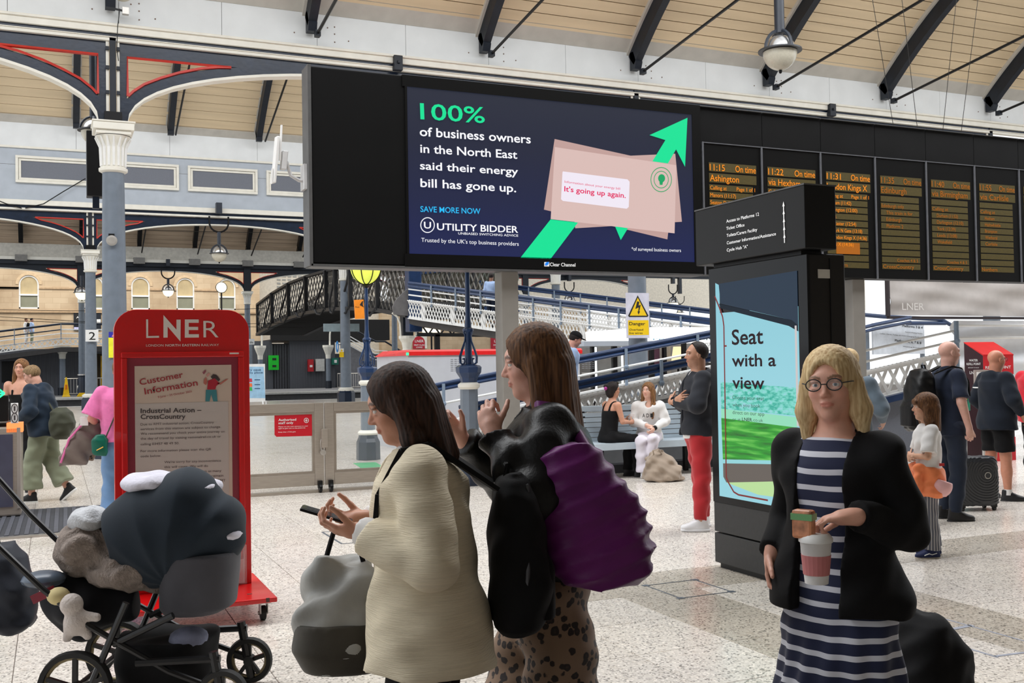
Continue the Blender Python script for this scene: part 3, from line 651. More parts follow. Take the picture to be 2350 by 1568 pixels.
b.add(O+I, [(k, (k+1) % n, n+(k+1) % n, n+k) for k in range(n)]); b.build('logo_ring', LW, bb)
bt('U', LW, 222, 1212, 272, 1214, 48, .03)
wl = mat('glowing_white_print', (235, 235, 235), .5, var=0, emit=.25)  # print given a faint glow of its own
PBf = Plane('Y', BY-.012)
(a_, b_), (c_, d_) = bp([(1112, 1479), (1292, 1482)]); ptext(PBf, 'Clear Channel', wl, (a_, b_), c_, 26*K, bb, .018, .004, y1=d_)
PBf.poly(bp([(1073, 1450), (1108, 1450), (1108, 1481), (1073, 1481)]), wl, bb, 'logo_tile', .003)
PBf.poly(bp([(1076, 1470), (1082, 1454), (1100, 1448), (1106, 1452), (1100, 1468), (1084, 1476)]), mat('glowing_blue_print', (20, 120, 220), .5, emit=.3), bb, 'logo_leaf', .006)  # leaf mark also glows faintly by itself
# posts
for px, l in ((1180, 'square beige steel post under the middle of the advert screen'), (1985, 'square beige steel post under the departure boards')):
    x = PB.p(px, 700).x; t = thing('screen_post', (x, BY+.25, 0), l, 'post'); h_ = .118
    MB().box((x-h_, BY+.12, 0), (x+h_, BY+.12+2*h_, zb)).build('shaft', POSTC, t, bev=.012); MB().box((x-.2, BY, 0), (x+.2, BY+.5, .02)).build('foot_plate', POSTC, t)
# wireless antenna on the left side
an = thing('wireless_antenna', (xL-.1, BY+.2, 4.1), 'white panel antenna on a bracket at the left edge of the big screen', 'antenna')
q = PB.p(660, 415)
b = MB(); b.bar((xL-.36, BY+.1, 4.28), (xL-.40, BY+.16, 3.74), .16, .035, up=(1, 0, 0)); b.build('antenna_panel', WHITE, an, bev=.01)
MB().bar((xL-.31, BY+.1, 4.42), (xL-.335, BY+.1, 4.0), .03, .02, up=(1, 0, 0)).bar((xL-.42, BY+.1, 3.9), (xL-.44, BY+.1, 3.72), .03, .02, up=(1, 0, 0)).build('antenna_fin', WHITE, an)
MB().bar((xL-.27, BY+.12, 4.12), (xL-.29, BY+.14, 3.9), .13, .06, up=(1, 0, 0)).build('radio_box', mat('light_grey_plastic', (206, 206, 206), .5), an, bev=.01)
MB().tube([(xL-.25, BY+.14, 4.0), (xL-.2, BY+.14, 3.84), (xL-.1, BY+.16, 3.79), (xL-.03, BY+.18, 3.79)], .022, 8).build('bracket_arm', mat('light_grey_plastic', (206, 206, 206), .5), an, smooth=True)
MB().box((xL-.055, BY+.08, 3.68), (xL-.02, BY+.28, 3.98)).build('wall_plate', mat('light_grey_plastic', (206, 206, 206), .5), an)
# ---- departure boards
edges = [1615, 1750, 1885, 2010, 2127, 2238, 2340, 2440]
dx = [PB.p(e, 500).x for e in edges]
ORG = glow('led_amber', (255, 146, 24), 1.0); ORD = glow('led_amber_dim', (214, 122, 18), .6)
nt = NT('led_strip_olive'); nt.p.inputs['Base Color'].default_value = rgb(60, 52, 14); nt.p.inputs['Roughness'].default_value = .6
tc = nt.n('ShaderNodeNewGeometry'); ck = nt.n('ShaderNodeTexVoronoi'); ck.inputs['Scale'].default_value = 60; nt.l(tc.outputs['Position'], ck.inputs[0])
cc = ramp(nt, ck.outputs['Distance'], [(.0, rgb(96, 78, 14)), (.6, rgb(58, 48, 10))]); nt.l(cc, nt.p.inputs['Emission Color']); nt.p.inputs['Emission Strength'].default_value = .42; OLV = nt.m
fsc = thing('board_fascia', (dx[0]-.06, BY, 4.67), 'black panelled fascia above the row of departure boards', 'fascia')
for i in range(7):
    a0_ = dx[i]-.06 if i == 0 else dx[i]+.06; MB().box((a0_+.004, BY+.05, 4.60), ((dx[i+1]+.06)-.004, BY+.35, zt)).build('fascia_panel', BLACK, fsc)
    MB().box((a0_+.01, BY+.02, zt), (dx[i+1]+.05, BY+.35, zt+.008)).build('fascia_cap', mat('dull_steel_edge', (92, 92, 92), .45), fsc)
contents = [('11:15', 'On time', 'Ashington', ['Calling at        Page 1 of 1', 'Manors (11:17)', 'Seaton Delaval (11:37)', 'Newsham (11:42)', '& Ashington (11:54)']),
 ('11:22', 'On time', 'via Hexham', ['Calling at       Page 1 of 3', 'MetroCentre (11:30)', 'Prudhoe (11:41)']),
 ('11:31', 'On time', 'London Kings X', ['Calling at       Page 1 of 1', 'Durham (11:42)', 'Darlington (12:00)', 'York', 'Doncaster (12:54)', 'Newark N Gate (13:18)', '& London Kings X (14:36)', 'Kings X (14:36)']),
 ('11:35', 'On time', 'Edinburgh', ['Edinburgh only', 'This train is for', 'Edinburgh', 'Platform 2', '']),
 ('11:40', 'On time', 'via Birmingham', ['Calling at', 'Durham (11:52)', 'Darlington (12:10)', 'York (12:39)', 'Leeds (13:08)', 'Wakefield']),
 ('11:55', 'On time', 'via Carlisle', ['Calling at', 'Hexham', 'Haltwhistle', 'Brampton', 'Wetheral', 'Carlisle']), ('12:00', 'On time', 'London', ['Calling at'])]
foots = ['Northern', 'Northern', 'Northern', 'CrossCountry', 'CrossCountry', 'Northern', 'LNER']
wh = ['showing 11:15 Ashington, next to the advert screen', 'showing 11:22 via Hexham, partly behind the wayfinding totem', 'showing 11:31 London Kings X', 'showing 11:35, fourth from the advert screen', 'showing 11:40, fifth from the advert screen', 'sixth from the advert screen, near the right edge', 'cut off by the right edge of the picture']
for i in range(7):
    a, c = dx[i]+.012, dx[i+1]-.012; z1 = 4.62; w_ = c-a
    t = thing('departure_board', (a, BY, zb), 'black departure board with amber lettering '+wh[i], 'departure board', 'row of departure boards')
    MB().box((a, BY, zb), (c, BY+.3, z1)).build('case', mat('board_case', (6, 6, 6), .45, var=.1, spec=.2), t, bev=.008)
    MB().box((a-.02, BY-.015, zb), (a+.002, BY+.02, z1+.01)).box((a, BY-.012, z1-.004), (c, BY+.02, z1+.008)).build('steel_edge', mat('bright_steel_edge', (126, 128, 134), .35, metal=.5), t)
    tp = z1-.27; hx = BY-.004; b = MB(); rows = []
    b.box((a+.09, hx, tp-.125), (c-.085, BY, tp)); b.box((a+.09, hx, tp-.28), (c-.085, BY, tp-.15))
    z = tp-.31; 
    while z > zb+.16: b.box((a+.09, hx, z-.085), (c-.15, BY, z)); rows.append(z-.085); z -= .103
    b.build('led_strip', OLV, t)
    R_, U_ = (1, 0, 0), (0, 0, 1); mm = ORG if i < 3 else ORD
    T = contents[i]; L = BY-.008
    text_mesh(T[0], mm, (a+.10, L, tp-.112), R_, U_, .095, w_*.26, .01, 'lettering', t)
    text_mesh(T[1], mm, (c-.095-w_*.36, L, tp-.112), R_, U_, .095, w_*.36, .01, 'lettering', t)
    text_mesh(T[2], mm, (a+.10, L, tp-.262), R_, U_, .095, w_*min(.75, .05*len(T[2])+.05), .01, 'lettering', t)
    for k, s in enumerate(T[3]):
        if s: text_mesh(s, mm if i < 3 else ORD, (a+.10+(.09 if i > 2 and k else 0), L, rows[k+(0 if i < 3 else 1)]+.014), R_, U_, .056, w_*min(.78, .028*len(s)+.05), 0, 'lettering', t)
    text_mesh(foots[i], ORD, (a+.10, L, rows[-1]+.012), R_, U_, .06, w_*(.62 if len(foots[i]) > 9 else .35), .005, 'lettering', t)
    if i == 2: MB().box((a+.25, BY-.007, rows[-3]), (c-.32, BY-.005, rows[-3]+.17)).build('amber_block', ORD, t)
    if i in (3, 4): text_mesh('Coaches 4 & 5', ORD, (c-.62, L, rows[-2]+.012), R_, U_, .05, .42, 0, 'lettering', t)
for i, x in enumerate((2032, 2082, 2152, 2216)):
    p1 = PB.p([2140, 2178, 2150, 2205][i], [290, 290, 290, 280][i]); 
    px0 = [1985, 2065, 2233, 2285][i]
    t = thing('suspension_wire', (p1.x, BY+.15, zt), ['leftmost', 'second', 'third', 'rightmost'][i]+' of four thin wires holding up the departure boards', 'wire', 'wires above the departure boards')
    b = MB(); top = PB.p(px0, -60); b.tube([(PB.p([2068, 2123, 2180, 2222][i], 300).x, BY+.15, zt), (top.x, BY+.15, 8.6)], .0045, 4); b.build('wire_strand', TREY, t)
# ================================================================= WAYFINDING TOTEM
TX = 4.60; ty0, ty1 = 5.47, 6.60
to = thing('wayfinding_totem', (TX+.13, 6.0, 0), 'tall black wayfinding totem with a digital advert face in the concourse', 'totem')
TB = mat('totem_charcoal', (40, 40, 40), .55, var=.12, scale=30, bump=.15, bscale=200); TBK = mat('totem_black_gloss', (8, 9, 12), .12, var=.1, spec=.25)
MB().box((TX+.03, ty0+.03, 0), (TX+.30, ty1-.03, .04)).build('plinth', BLK2, to)
MB().box((TX, ty0, .04), (TX+.30, ty1, .265)).build('kick_panel', TB, to, bev=.006)
MB().box((TX, ty0, .275), (TX+.30, ty1, .50)).build('lower_panel', TB, to, bev=.006)
MB().box((TX+.015, ty0+.02, .5), (TX+.335, ty1, 2.28)).build('body', mat('totem_brown_black', (24, 21, 18), .5, var=.1, spec=.3), to, bev=.01)
MB().box((TX-.004, ty0+.005, .50), (TX+.02, ty1, 2.27)).build('glass_front', TBK, to)
PT = Plane('X', TX-.004)
s0, s1 = ty0+.10, ty1-.085; sz0_, sz1_ = .55, 2.16
SKY = screen_mat('ad_sky', [(150, 208, 220), (152, 210, 222), (140, 200, 214)], 1.0, 'Z', .55, 2.1)
b = MB(); b.box((TX-.006, s0, sz0_), (TX, s1, 1.93)); b.prism([(TX-.006, s1, 1.93), (TX-.006, s1, 2.16), (TX-.006, s1-.05, 2.14), (TX-.006, s1-.05, 1.93)], (.006, 0, 0)); b.build('ad_background', SKY, to)
def tp_(pts): return [(1600+x/2.903, 420+y/2.903) for x, y in pts]
# reflection of the canopy, painted as dark shapes across the picture's top
def tq(fy, z, lift): return (TX-lift, s1-(s1-s0)*fy, z)
def tpoly(pts, m, lift, name='ad_shape'):
    P = [Vector(tq(a, z, lift)) for a, z in pts]; b = MB(); b.prism(P, (.002, 0, 0)); return b.build(name, m, to)
tpoly([(.05, 2.15), (1, 2.17), (1, 1.80), (.93, 1.84), (.07, 2.0)], glow('ad_dark_blue', (44, 62, 82), .8), .009, 'ad_canopy_reflection')
tpoly([(.05, 2.0), (.93, 1.84), (1, 1.80), (1, 1.76), (.9, 1.80), (.07, 1.965)], glow('ad_dark_edge', (16, 34, 50), .8), .010, 'ad_canopy_reflection')
GRS = NT('ad_grass'); ge = GRS.n('ShaderNodeNewGeometry'); mp = GRS.n('ShaderNodeMapping'); mp.inputs['Scale'].default_value = (1, 1.2, 14); GRS.l(ge.outputs['Position'], mp.inputs[0])
nz = GRS.n('ShaderNodeTexNoise'); nz.inputs['Scale'].default_value = 2.2; nz.inputs['Detail'].default_value = 4; GRS.l(mp.outputs[0], nz.inputs[0])
gc = ramp(GRS, nz.outputs[0], [(.3, rgb(0, 96, 10)), (.5, rgb(20, 160, 24)), (.7, rgb(120, 214, 90))]); GRS.l(gc, GRS.p.inputs['Emission Color']); GRS.p.inputs['Emission Strength'].default_value = .9; GRS.p.inputs['Base Color'].default_value = (.01, .01, .01, 1)
TRE = NT('ad_far_trees'); ge = TRE.n('ShaderNodeNewGeometry'); mp = TRE.n('ShaderNodeMapping'); mp.inputs['Scale'].default_value = (1, 3, 8); TRE.l(ge.outputs['Position'], mp.inputs[0])
nz = TRE.n('ShaderNodeTexNoise'); nz.inputs['Scale'].default_value = 6; TRE.l(mp.outputs[0], nz.inputs[0]); gc = ramp(TRE, nz.outputs[0], [(.35, rgb(30, 170, 150)), (.55, rgb(120, 214, 200)), (.7, rgb(150, 210, 222))]); TRE.l(gc, TRE.p.inputs['Emission Color']); TRE.p.inputs['Emission Strength'].default_value = .95; TRE.p.inputs['Base Color'].default_value = (.01, .01, .01, 1)
tpoly([(.05, 1.21), (.96, 1.19), (.96, 1.38), (.05, 1.41)], TRE.m, .009, 'ad_tree_line')
tpoly([(.05, 1.21), (.96, 1.18), (.96, 1.10), (.05, 1.13)], glow('ad_pale_field', (150, 226, 190), .95), .009, 'ad_field')
tpoly([(.05, 1.14), (.96, 1.11), (.96, .88), (.06, .83)], GRS.m, .010, 'ad_meadow')
tpoly([(.06, .83), (.96, .885), (.96, .86), (.06, .80)], glow('ad_ledge', (150, 214, 220), .95), .011, 'ad_window_ledge')
tpoly([(.06, .80), (.96, .86), (.96, .75), (.10, .66), (.06, .70)], glow('ad_brown', (112, 104, 98), .85), .009, 'ad_table_edge')
tpoly([(.10, .66), (.96, .75), (.96, .62), (.5, .61)], glow('ad_lime', (190, 226, 160), .95), .009, 'ad_table_top')
MAR = glow('ad_maroon', (132, 54, 54), .9)
def tbar(pts, w, lift=.013):
    b = MB()
    for a, c in zip(pts[:-1], pts[1:]): b.bar(tq(a[0], a[1], lift), tq(c[0], c[1], lift), w, .002, up=(1, 0, 0))
    b.build('ad_route_line', MAR, to)
tbar([(.0, 2.06), (.06, 1.97), (.10, 1.90), (.115, 1.83), (.105, .70), (.13, .665), (.20, .60), (.26, .585), (.62, .583)], .012)
tbar([(.11, 1.68), (.145, 1.68)], .012)
MB().box((TX-.011, s1-(s1-s0)*.985, 1.12), (TX-.009, s1-(s1-s0)*.965, 1.80)).build('ad_window_frame', glow('ad_cream', (214, 206, 206), .9), to)
AD = glow('ad_ink', (36, 20, 28), .9)
def tt(txt, x0, y0, x1, y1, h, bold, m=AD):
    p0 = PT.p(1600+x0/2.903, 420+y0/2.903, .012); p1 = PT.p(1600+x1/2.903, 420+y1/2.903, .012); c = PT.p(1600+x0/2.903, 420+(y0-h)/2.903, .012)
    return text_mesh(txt, m, (p0.x, p0.y, p0.z), (0, -1, 0), (0, 0, 1), (c.z-p0.z), abs(p0.y-p1.y), bold, 'lettering', to)
tt('Seat', 240, 1078, 450, 1078, 104, .03); tt('with a', 240, 1222, 535, 1222, 84, .03); tt('view', 244, 1368, 458, 1368, 84, .03)
def t5(txt, x0, y0, x1, h, bold=0, m=AD):
    p0 = PT.p(1600+x0/3.92, 840+y0/3.92, .014); p1 = PT.p(1600+x1/3.92, 840+y0/3.92, .014); c = PT.p(1600+x0/3.92, 840+(y0-h)/3.92, .014)
    return text_mesh(txt, m, tuple(p0), (0, -1, 0), (0, 0, 1), (c.z-p0.z), abs(p0.y-p1.y), bold, 'lettering', to)
AD2 = glow('ad_ink_soft', (66, 92, 84), .9)
t5('Choose your seat', 330, 298, 615, 34, 0, AD2); t5('when you book', 332, 364, 582, 34, 0, AD2); t5('direct on our app', 332, 432, 618, 34, 0, AD2); t5('or at', 332, 490, 405, 28, 0, AD2); t5('LNER', 418, 494, 508, 32, .02); t5('.co.uk', 512, 498, 606, 30, 0, AD2)
t5('LNER', 724, 1366, 930, 62, 0, MAR)
# head
hx0, hy0, hy1 = TX-.05, 5.43, 6.70
MB().box((hx0, hy0, 2.305), (TX+.215, hy1, 2.73)).build('head_box', mat('head_black', (13, 13, 14), .4, var=.12, scale=20, spec=.3), to, bev=.006)
MB().box((TX+.03, ty0+.1, 2.26), (TX+.2, ty1-.02, 2.31)).build('neck', BLK2, to)
MB().box((hx0-.004, hy0-.004, 2.728), (TX+.22, hy1+.004, 2.738)).build('top_cap', mat('dull_steel_edge', (92, 92, 92), .45), to)
PH = Plane('X', hx0)
def th(txt, x0, y0, x1, y1, h):
    p0 = PH.p(1600+x0/2.903, 420+y0/2.903, .004); p1 = PH.p(1600+x1/2.903, 420+y1/2.903, .004); c = PH.p(1600+x0/2.903, 420+(y0-h)/2.903, .004)
    return text_mesh(txt, wl, tuple(p0), (0, -1, 0), (0, 0, 1), (c.z-p0.z), abs(p0.y-p1.y), .02, 'lettering', to)
for s, x0, y0, x1, y1, h in (('Access to Platforms 12', 197, 266, 415, 225, 22), ('Ticket Office', 197, 314, 318, 293, 21), ('Toilets/Carers Facility', 199, 361, 404, 334, 21), ('Customer Information/Assistance', 200, 410, 528, 355, 21), ('Cycle Hub "A"', 200, 458, 340, 436, 21)): th(s, x0, y0, x1, y1, h)
for k in range(5):
    p0 = PH.p(1600+(580+k*1.5)/2.903, 420+(190+k*52.5)/2.903, .004); b = MB(); h_ = .032
    b.prism([p0+Vector((0, .004, 0)), p0+Vector((0, -.004, 0)), p0+Vector((0, -.004, h_*1.1)), p0+Vector((0, -.011, h_*1.1)), p0+Vector((0, 0, h_*2.1)), p0+Vector((0, .011, h_*1.1)), p0+Vector((0, .004, h_*1.1))], (-.002, 0, 0)); b.build('printed_arrow', wl, to)
MB().box((TX+.10, ty0+.016, 2.115), (TX+.205, ty0+.021, 2.175)).build('rating_label', mat('label_grey', (186, 182, 172), .5), to)
MB().box((TX+.2, ty0+.015, .5), (TX+.206, ty0+.022, 2.25)).build('door_seam', BLK2, to)
# ================================================================= RED INFORMATION BOARD ON WHEELS
SY = 6.95
PS = Plane('Y', SY)
lx0, lx1 = PS.p(262, 900).x, PS.p(573, 900).x; zT = PS.p(420, 711).z; z0 = .155
sg = thing('information_board', ((lx0+lx1)/2, SY+.03, 0), 'bright red wheeled information board holding a customer information poster', 'notice board')
R_ = .14; pts = [(lx0, z0), (lx1, z0)]+[(lx1-R_+R_*math.cos(a), zT-R_+R_*math.sin(a)) for a in [PI/2*k/8 for k in range(9)]]+[(lx0+R_-R_*math.sin(a), zT-R_+R_*math.cos(a)) for a in [PI/2*k/8 for k in range(9)]]
MB().prism([(x, SY, z) for x, z in pts], (0, .07, 0)).build('board_panel', REDS, sg, bev=.004)
def pz(py, px=420): return PS.p(px, py).z
def pxx(px, py=900): return PS.p(px, py).x
fx0, fx1, fz1 = pxx(278), pxx(559), pz(808); fz0 = .62
b = MB(); w_ = .035
b.frame(fx0, fx1, fz0, fz1, w_, SY-.03, SY); b.build('snap_frame', REDS, sg, bev=.006)
MB().box((fx0+w_, SY-.006, fz0+w_), (fx1-w_, SY-.001, fz1-w_)).build('maroon_backing', mat('maroon_card', (138, 44, 62), .4, var=.08, scale=300), sg)
qx0, qx1, qz1 = pxx(309), pxx(531), pz(839); qz0 = fz0+.06
MB().box((qx0, SY-.009, qz0), (qx1, SY-.006, qz1)).build('poster_sheet', mat('poster_cream', (206, 186, 170), .5, var=.02), sg)
MB().box((qx0+.002, SY-.0105, qz0+.01), (qx1-.022, SY-.009, pz(924))).build('poster_text_panel', mat('poster_grey', (196, 186, 180), .5, var=.02), sg)
def ps_(txt, m, x0, y0, x1, h, bold=0, y1=None, par=sg, lift=.013):
    k = 3.0167; return ptext(PS, txt, m, (260+x0/k, 700+y0/k), 260+x1/k, h/k, par, bold, lift, y1=None if y1 is None else 700+y1/k)
MRN = mat('poster_maroon_ink', (160, 48, 56), .6, var=0); INK = mat('poster_grey_ink', (86, 76, 76), .6, var=0); INKB = mat('poster_dark_ink', (60, 52, 54), .6, var=0)
ps_('Customer', MRN, 184, 556, 488, 44, .022, 500); ps_('Information', MRN, 218, 620, 588, 46, .022, 556); ps_('9 June \u2013 25 October 2025', MRN, 308, 646, 546, 15, .006, 604)
ps_('Industrial Action \u2013', INKB, 188, 749, 608, 34, .03, 742); ps_('CrossCountry', INKB, 188, 790, 498, 34, .03, 787)
for s, x1, y in (('Due to RMT industrial action, CrossCountry', 694, 835), ('services from this station are subject to change.', 744, 868), ('We recommend you check your entire journey on', 770, 900), ('the day of travel by visiting nationalrail.co.uk or', 744, 934), ('calling 03457 48 49 50.', 455, 972), ('For more information please scan the QR', 676, 1020), ('code below.', 330, 1055)):
    ps_(s, INK, 188, y, x1, 17, .0, y-(x1-188)*.03)
for s, x1, y in (("We're sorry for any inconvenience", 744, 1096), ('this will cause. We will do', 654, 1130), ('everything we can to run as many', 746, 1166), ('trains as possible and we remain', 760, 1200), ('committed to working with the RMT', 774, 1234)):
    ps_(s, INK, 352, y, x1, 17, 0, y-(x1-352)*.03)
# printed figure on the poster: a plain running figure in red top and teal trousers
def pf(pts, m, name='poster_figure'): PS.poly([(260+x/3.0167, 700+y/3.0167) for x, y in pts], m, sg, name, .013, .001)
pf([(655, 525), (700, 508), (735, 545), (712, 560), (704, 585), (648, 585)], mat('print_red', (176, 34, 52), .5, var=0)); pf([(640, 588), (712, 588), (720, 668), (690, 668), (676, 618), (664, 668), (636, 668)], mat('print_teal', (64, 132, 140), .5, var=0))
pf([(625, 520), (640, 498), (650, 530), (640, 556), (624, 545)], mat('print_skin', (190, 110, 96), .5, var=0)); pf([(712, 542), (740, 552), (796, 512), (776, 515), (742, 538)], mat('print_skin', (190, 110, 96), .5, var=0))
pf([(672, 500), (690, 480), (712, 484), (738, 516), (728, 530), (700, 508), (686, 512)], mat('print_dark', (66, 52, 52), .5, var=0)); pf([(616, 470), (634, 448), (642, 458), (626, 482)], mat('print_mauve', (150, 84, 96), .5, var=0)); pf([(640, 486), (662, 468), (668, 480), (650, 500)], mat('print_peach', (206, 150, 140), .5, var=0))
MB().box((pxx(526), SY-.036, fz1-.018), (pxx(547), SY-.03, fz1-.008)).build('white_tab', OFFW, sg)
# company letters
def sp(pts, m=OFFW, name='company_letter'): PS.poly([(260+x/3.0167, 700+y/3.0167) for x, y in pts], m, sg, name, .003, .002)
sp([(227, 100), (241, 100), (241, 216), (316, 214), (317, 227), (228, 229)])
sp([(347, 70), (437, 172), (437, 102), (466, 102), (465, 254), (376, 150), (376, 226), (347, 227)])
sp([(495, 101), (591, 101), (591, 124), (522, 124), (522, 152), (587, 152), (587, 174), (522, 174), (522, 203), (592, 203), (592, 226), (495, 227)])
ptext(PS, 'R', OFFW, (260+624/3.0167, 700+226/3.0167), 260+728/3.0167, 124/3.0167, sg, -.012, .004)
ps_('LONDON', OFFW, 227, 289, 347, 17, 0, par=sg, lift=.004); ps_('NORTH EASTERN', OFFW, 360, 288, 597, 17, .025, lift=.004); ps_('RAILWAY', OFFW, 609, 286, 731, 17, 0, lift=.004)
# leaflet pocket, base, castors
PKT = glass('clear_acrylic', (250, 240, 240), .05, .25)
pk = MB(); kx0, kx1, kz0, kz1 = pxx(505, 1290), pxx(566, 1290), pz(1340, 560), pz(1250, 560)
pk.box((kx0, SY-.006, kz0), (kx1, SY-.001, kz1)); pk.build('leaflet_pocket_back', PKT, sg); 
MB().box((kx0+.02, SY-.045, kz0+.02), (kx1-.02, SY-.04, kz0+.17)).box((kx0+.02, SY-.045, kz0+.015), (kx1-.02, SY, kz0+.02)).box((kx1-.024, SY-.045, kz0+.02), (kx1-.02, SY, kz1-.03)).build('leaflet_pocket', PKT, sg)
by0, by1 = SY-.50, SY+.35
MB().box((lx0-.07, by0, .125), (lx1+.07, by1, .155)).build('base_plate', REDS, sg, bev=.006)
MB().box((pxx(548, 1415), by0+.16, .1552), (pxx(548, 1415)+.03, by0+.18, .156)).box((lx1+.0, by0-.001, .13), (lx1+.022, by0+.006, .156)).build('paint_chip', mat('chipped_metal', (90, 60, 54), .7), sg)
for cx_ in (lx0-.01, lx1+.0):
    for cy_ in (by0+.09, by1-.09):
        ca = MB().box((cx_-.04, cy_-.04, .112), (cx_+.04, cy_+.04, .125)); ca.box((cx_-.024, cy_-.035, .05), (cx_-.02, cy_+.035, .115)); ca.box((cx_+.02, cy_-.035, .05), (cx_+.024, cy_+.035, .115)); o = ca.build('castor_fork', SIL, sg)
        k = len(ca.v); wv = MB(); wv.tube([(cx_-.016, cy_+.02, .045), (cx_+.016, cy_+.02, .045)], .045, 20); wv.build('castor_wheel', mat('black_tyre', (28, 28, 28), .7), sg, bev=.004)
        MB().tube([(cx_-.03, cy_+.02, .045), (cx_+.03, cy_+.02, .045)], .012, 10).build('castor_axle', SIL, sg)
# ================================================================= GLASS GATES
GY = 12.85; PG = Plane('Y', GY)
def gx(px, py=1000): return PG.p(px, py).x
gzt = PG.p(660, 927).z; GLS = glass('gate_glass', (214, 226, 222), .02, .08)
FROST = glass('gate_glass_film', (226, 232, 230), .1, .3)
for nm, x0_, x1_, l in (('gate', gx(500), gx(743), 'left steel framed glass staff gate with a red notice'), ('gate', gx(746), gx(985), 'right steel framed glass staff gate behind the woman in the cream coat'), ('gate', gx(255, 1000)-.0, gx(497), 'steel framed glass barrier panel hidden behind the red board')):
    if x0_ < 1.9 and l.startswith('steel'): continue
    g = thing('glass_gate', (x0_, GY, 0), l, 'gate'); w_ = .115
    MB().box((x0_+w_, GY, gzt-.11), (x1_-w_, GY+.06, gzt)).build('top_rail', STEEL, g, bev=.006); MB().box((x0_+w_, GY, .09), (x1_-w_, GY+.06, .24)).build('bottom_rail', STEEL, g, bev=.006)
    for a in (x0_, x1_-w_): MB().box((a, GY-.002, .09), (a+w_, GY+.062, gzt-.0)).build('stile', STEEL, g, bev=.006)
    MB().box((x0_+w_, GY+.02, .24), (x1_-w_, GY+.035, gzt-.11)).build('glass_pane', GLS, g)
    b = MB(); b.frame(x0_+w_, x1_-w_, .24, gzt-.11, .03, GY+.005, GY+.055); b.build('glazing_bead', mat('steel_bead', (150, 140, 128), .45, metal=.4), g)
    wx = x1_-.06 if x0_ < gx(700) else x0_+.06
    MB().tube([(wx-.018, GY-.03, .06), (wx+.018, GY-.03, .06)], .055, 16).build('gate_wheel', BLK2, g, bev=.003); MB().box((wx-.028, GY-.05, .06), (wx+.028, GY, .15)).build('wheel_fork', BLK2, g)
MB().box((gx(500), GY-.02, 0), (gx(985), GY+.08, .035)).build('gate_threshold', STEEL, None, world=False); tag(bpy.data.objects['gate_threshold'], 'low steel threshold strip on the floor under the glass gates', 'threshold')
lk = thing('gate_lock', (gx(742), GY-.05, .7), 'steel lock box with a hanging padlock where the two glass gates meet', 'lock')
MB().box((gx(736), GY-.06, PG.p(740, 1027).z), (gx(750), GY, PG.p(740, 984).z)).build('lock_box', STEEL, lk, bev=.004)
c_ = PG.p(739, 1038); MB().tube([(c_.x, GY-.07, c_.z), (c_.x, GY-.035, c_.z)], .036, 18).build('padlock', SIL, lk, bev=.004); MB().tube([(c_.x-.02, GY-.05, c_.z+.03), (c_.x-.03, GY-.05, c_.z+.12), (c_.x-.02, GY-.05, c_.z+.17)], .005, 5).build('chain', SIL, lk)
ns = thing('staff_notice', (gx(672), GY+.01, .8), 'red notice reading Authorised staff only stuck on the left glass gate', 'sign')
PN = Plane('Y', GY+.015); k_ = 6.029
def nn(x, y): return (560+x/k_, 900+y/k_)
PN.poly([nn(420, 318), nn(945, 300), nn(945, 606), nn(448, 620), nn(422, 592)], mat('notice_red', (196, 8, 34), .4, var=.03), ns, 'sign_plate', .003, .003)
for s, x0_, y0_, x1_, h_, bo in (('Authorised', 474, 402, 720, 34, .03), ('staff only', 474, 444, 682, 32, .03), ('Please use the main entrance to your', 474, 488, 884, 15, .01), ('right to gain exit to the platforms', 474, 512, 846, 15, .01), ('Keep clear of this gate', 474, 562, 714, 15, .01)):
    a, b_ = nn(x0_, y0_); c, d_ = nn(x1_, y0_-(x1_-x0_)*.03); ptext(PN, s, WHITE, (a, b_), c, h_/k_, ns, bo, .007, y1=d_)
n = 20; b = MB(); c0 = nn(860, 392)
b.add([PN.p(c0[0]+5.6*math.cos(2*PI*k/n), c0[1]+5.8*math.sin(2*PI*k/n), .008) for k in range(n)]+[PN.p(c0[0]+4.4*math.cos(2*PI*k/n), c0[1]+4.6*math.sin(2*PI*k/n), .008) for k in range(n)], [(k, (k+1) % n, n+(k+1) % n, n+k) for k in range(n)]); b.build('printed_ring', WHITE, ns)
PN.poly([(c0[0]-.8, c0[1]-3.2), (c0[0]+.8, c0[1]-3.2), (c0[0]+.8, c0[1]-.8), (c0[0]+3, c0[1]-.8), (c0[0]+3, c0[1]+.5), (c0[0]+.8, c0[1]+.5), (c0[0]+.8, c0[1]+3.2), (c0[0]-.8, c0[1]+3.2), (c0[0]-.8, c0[1]+.5), (c0[0]-3, c0[1]+.5), (c0[0]-3, c0[1]-.8), (c0[0]-.8, c0[1]-.8)], WHITE, ns, 'printed_cross', .008)
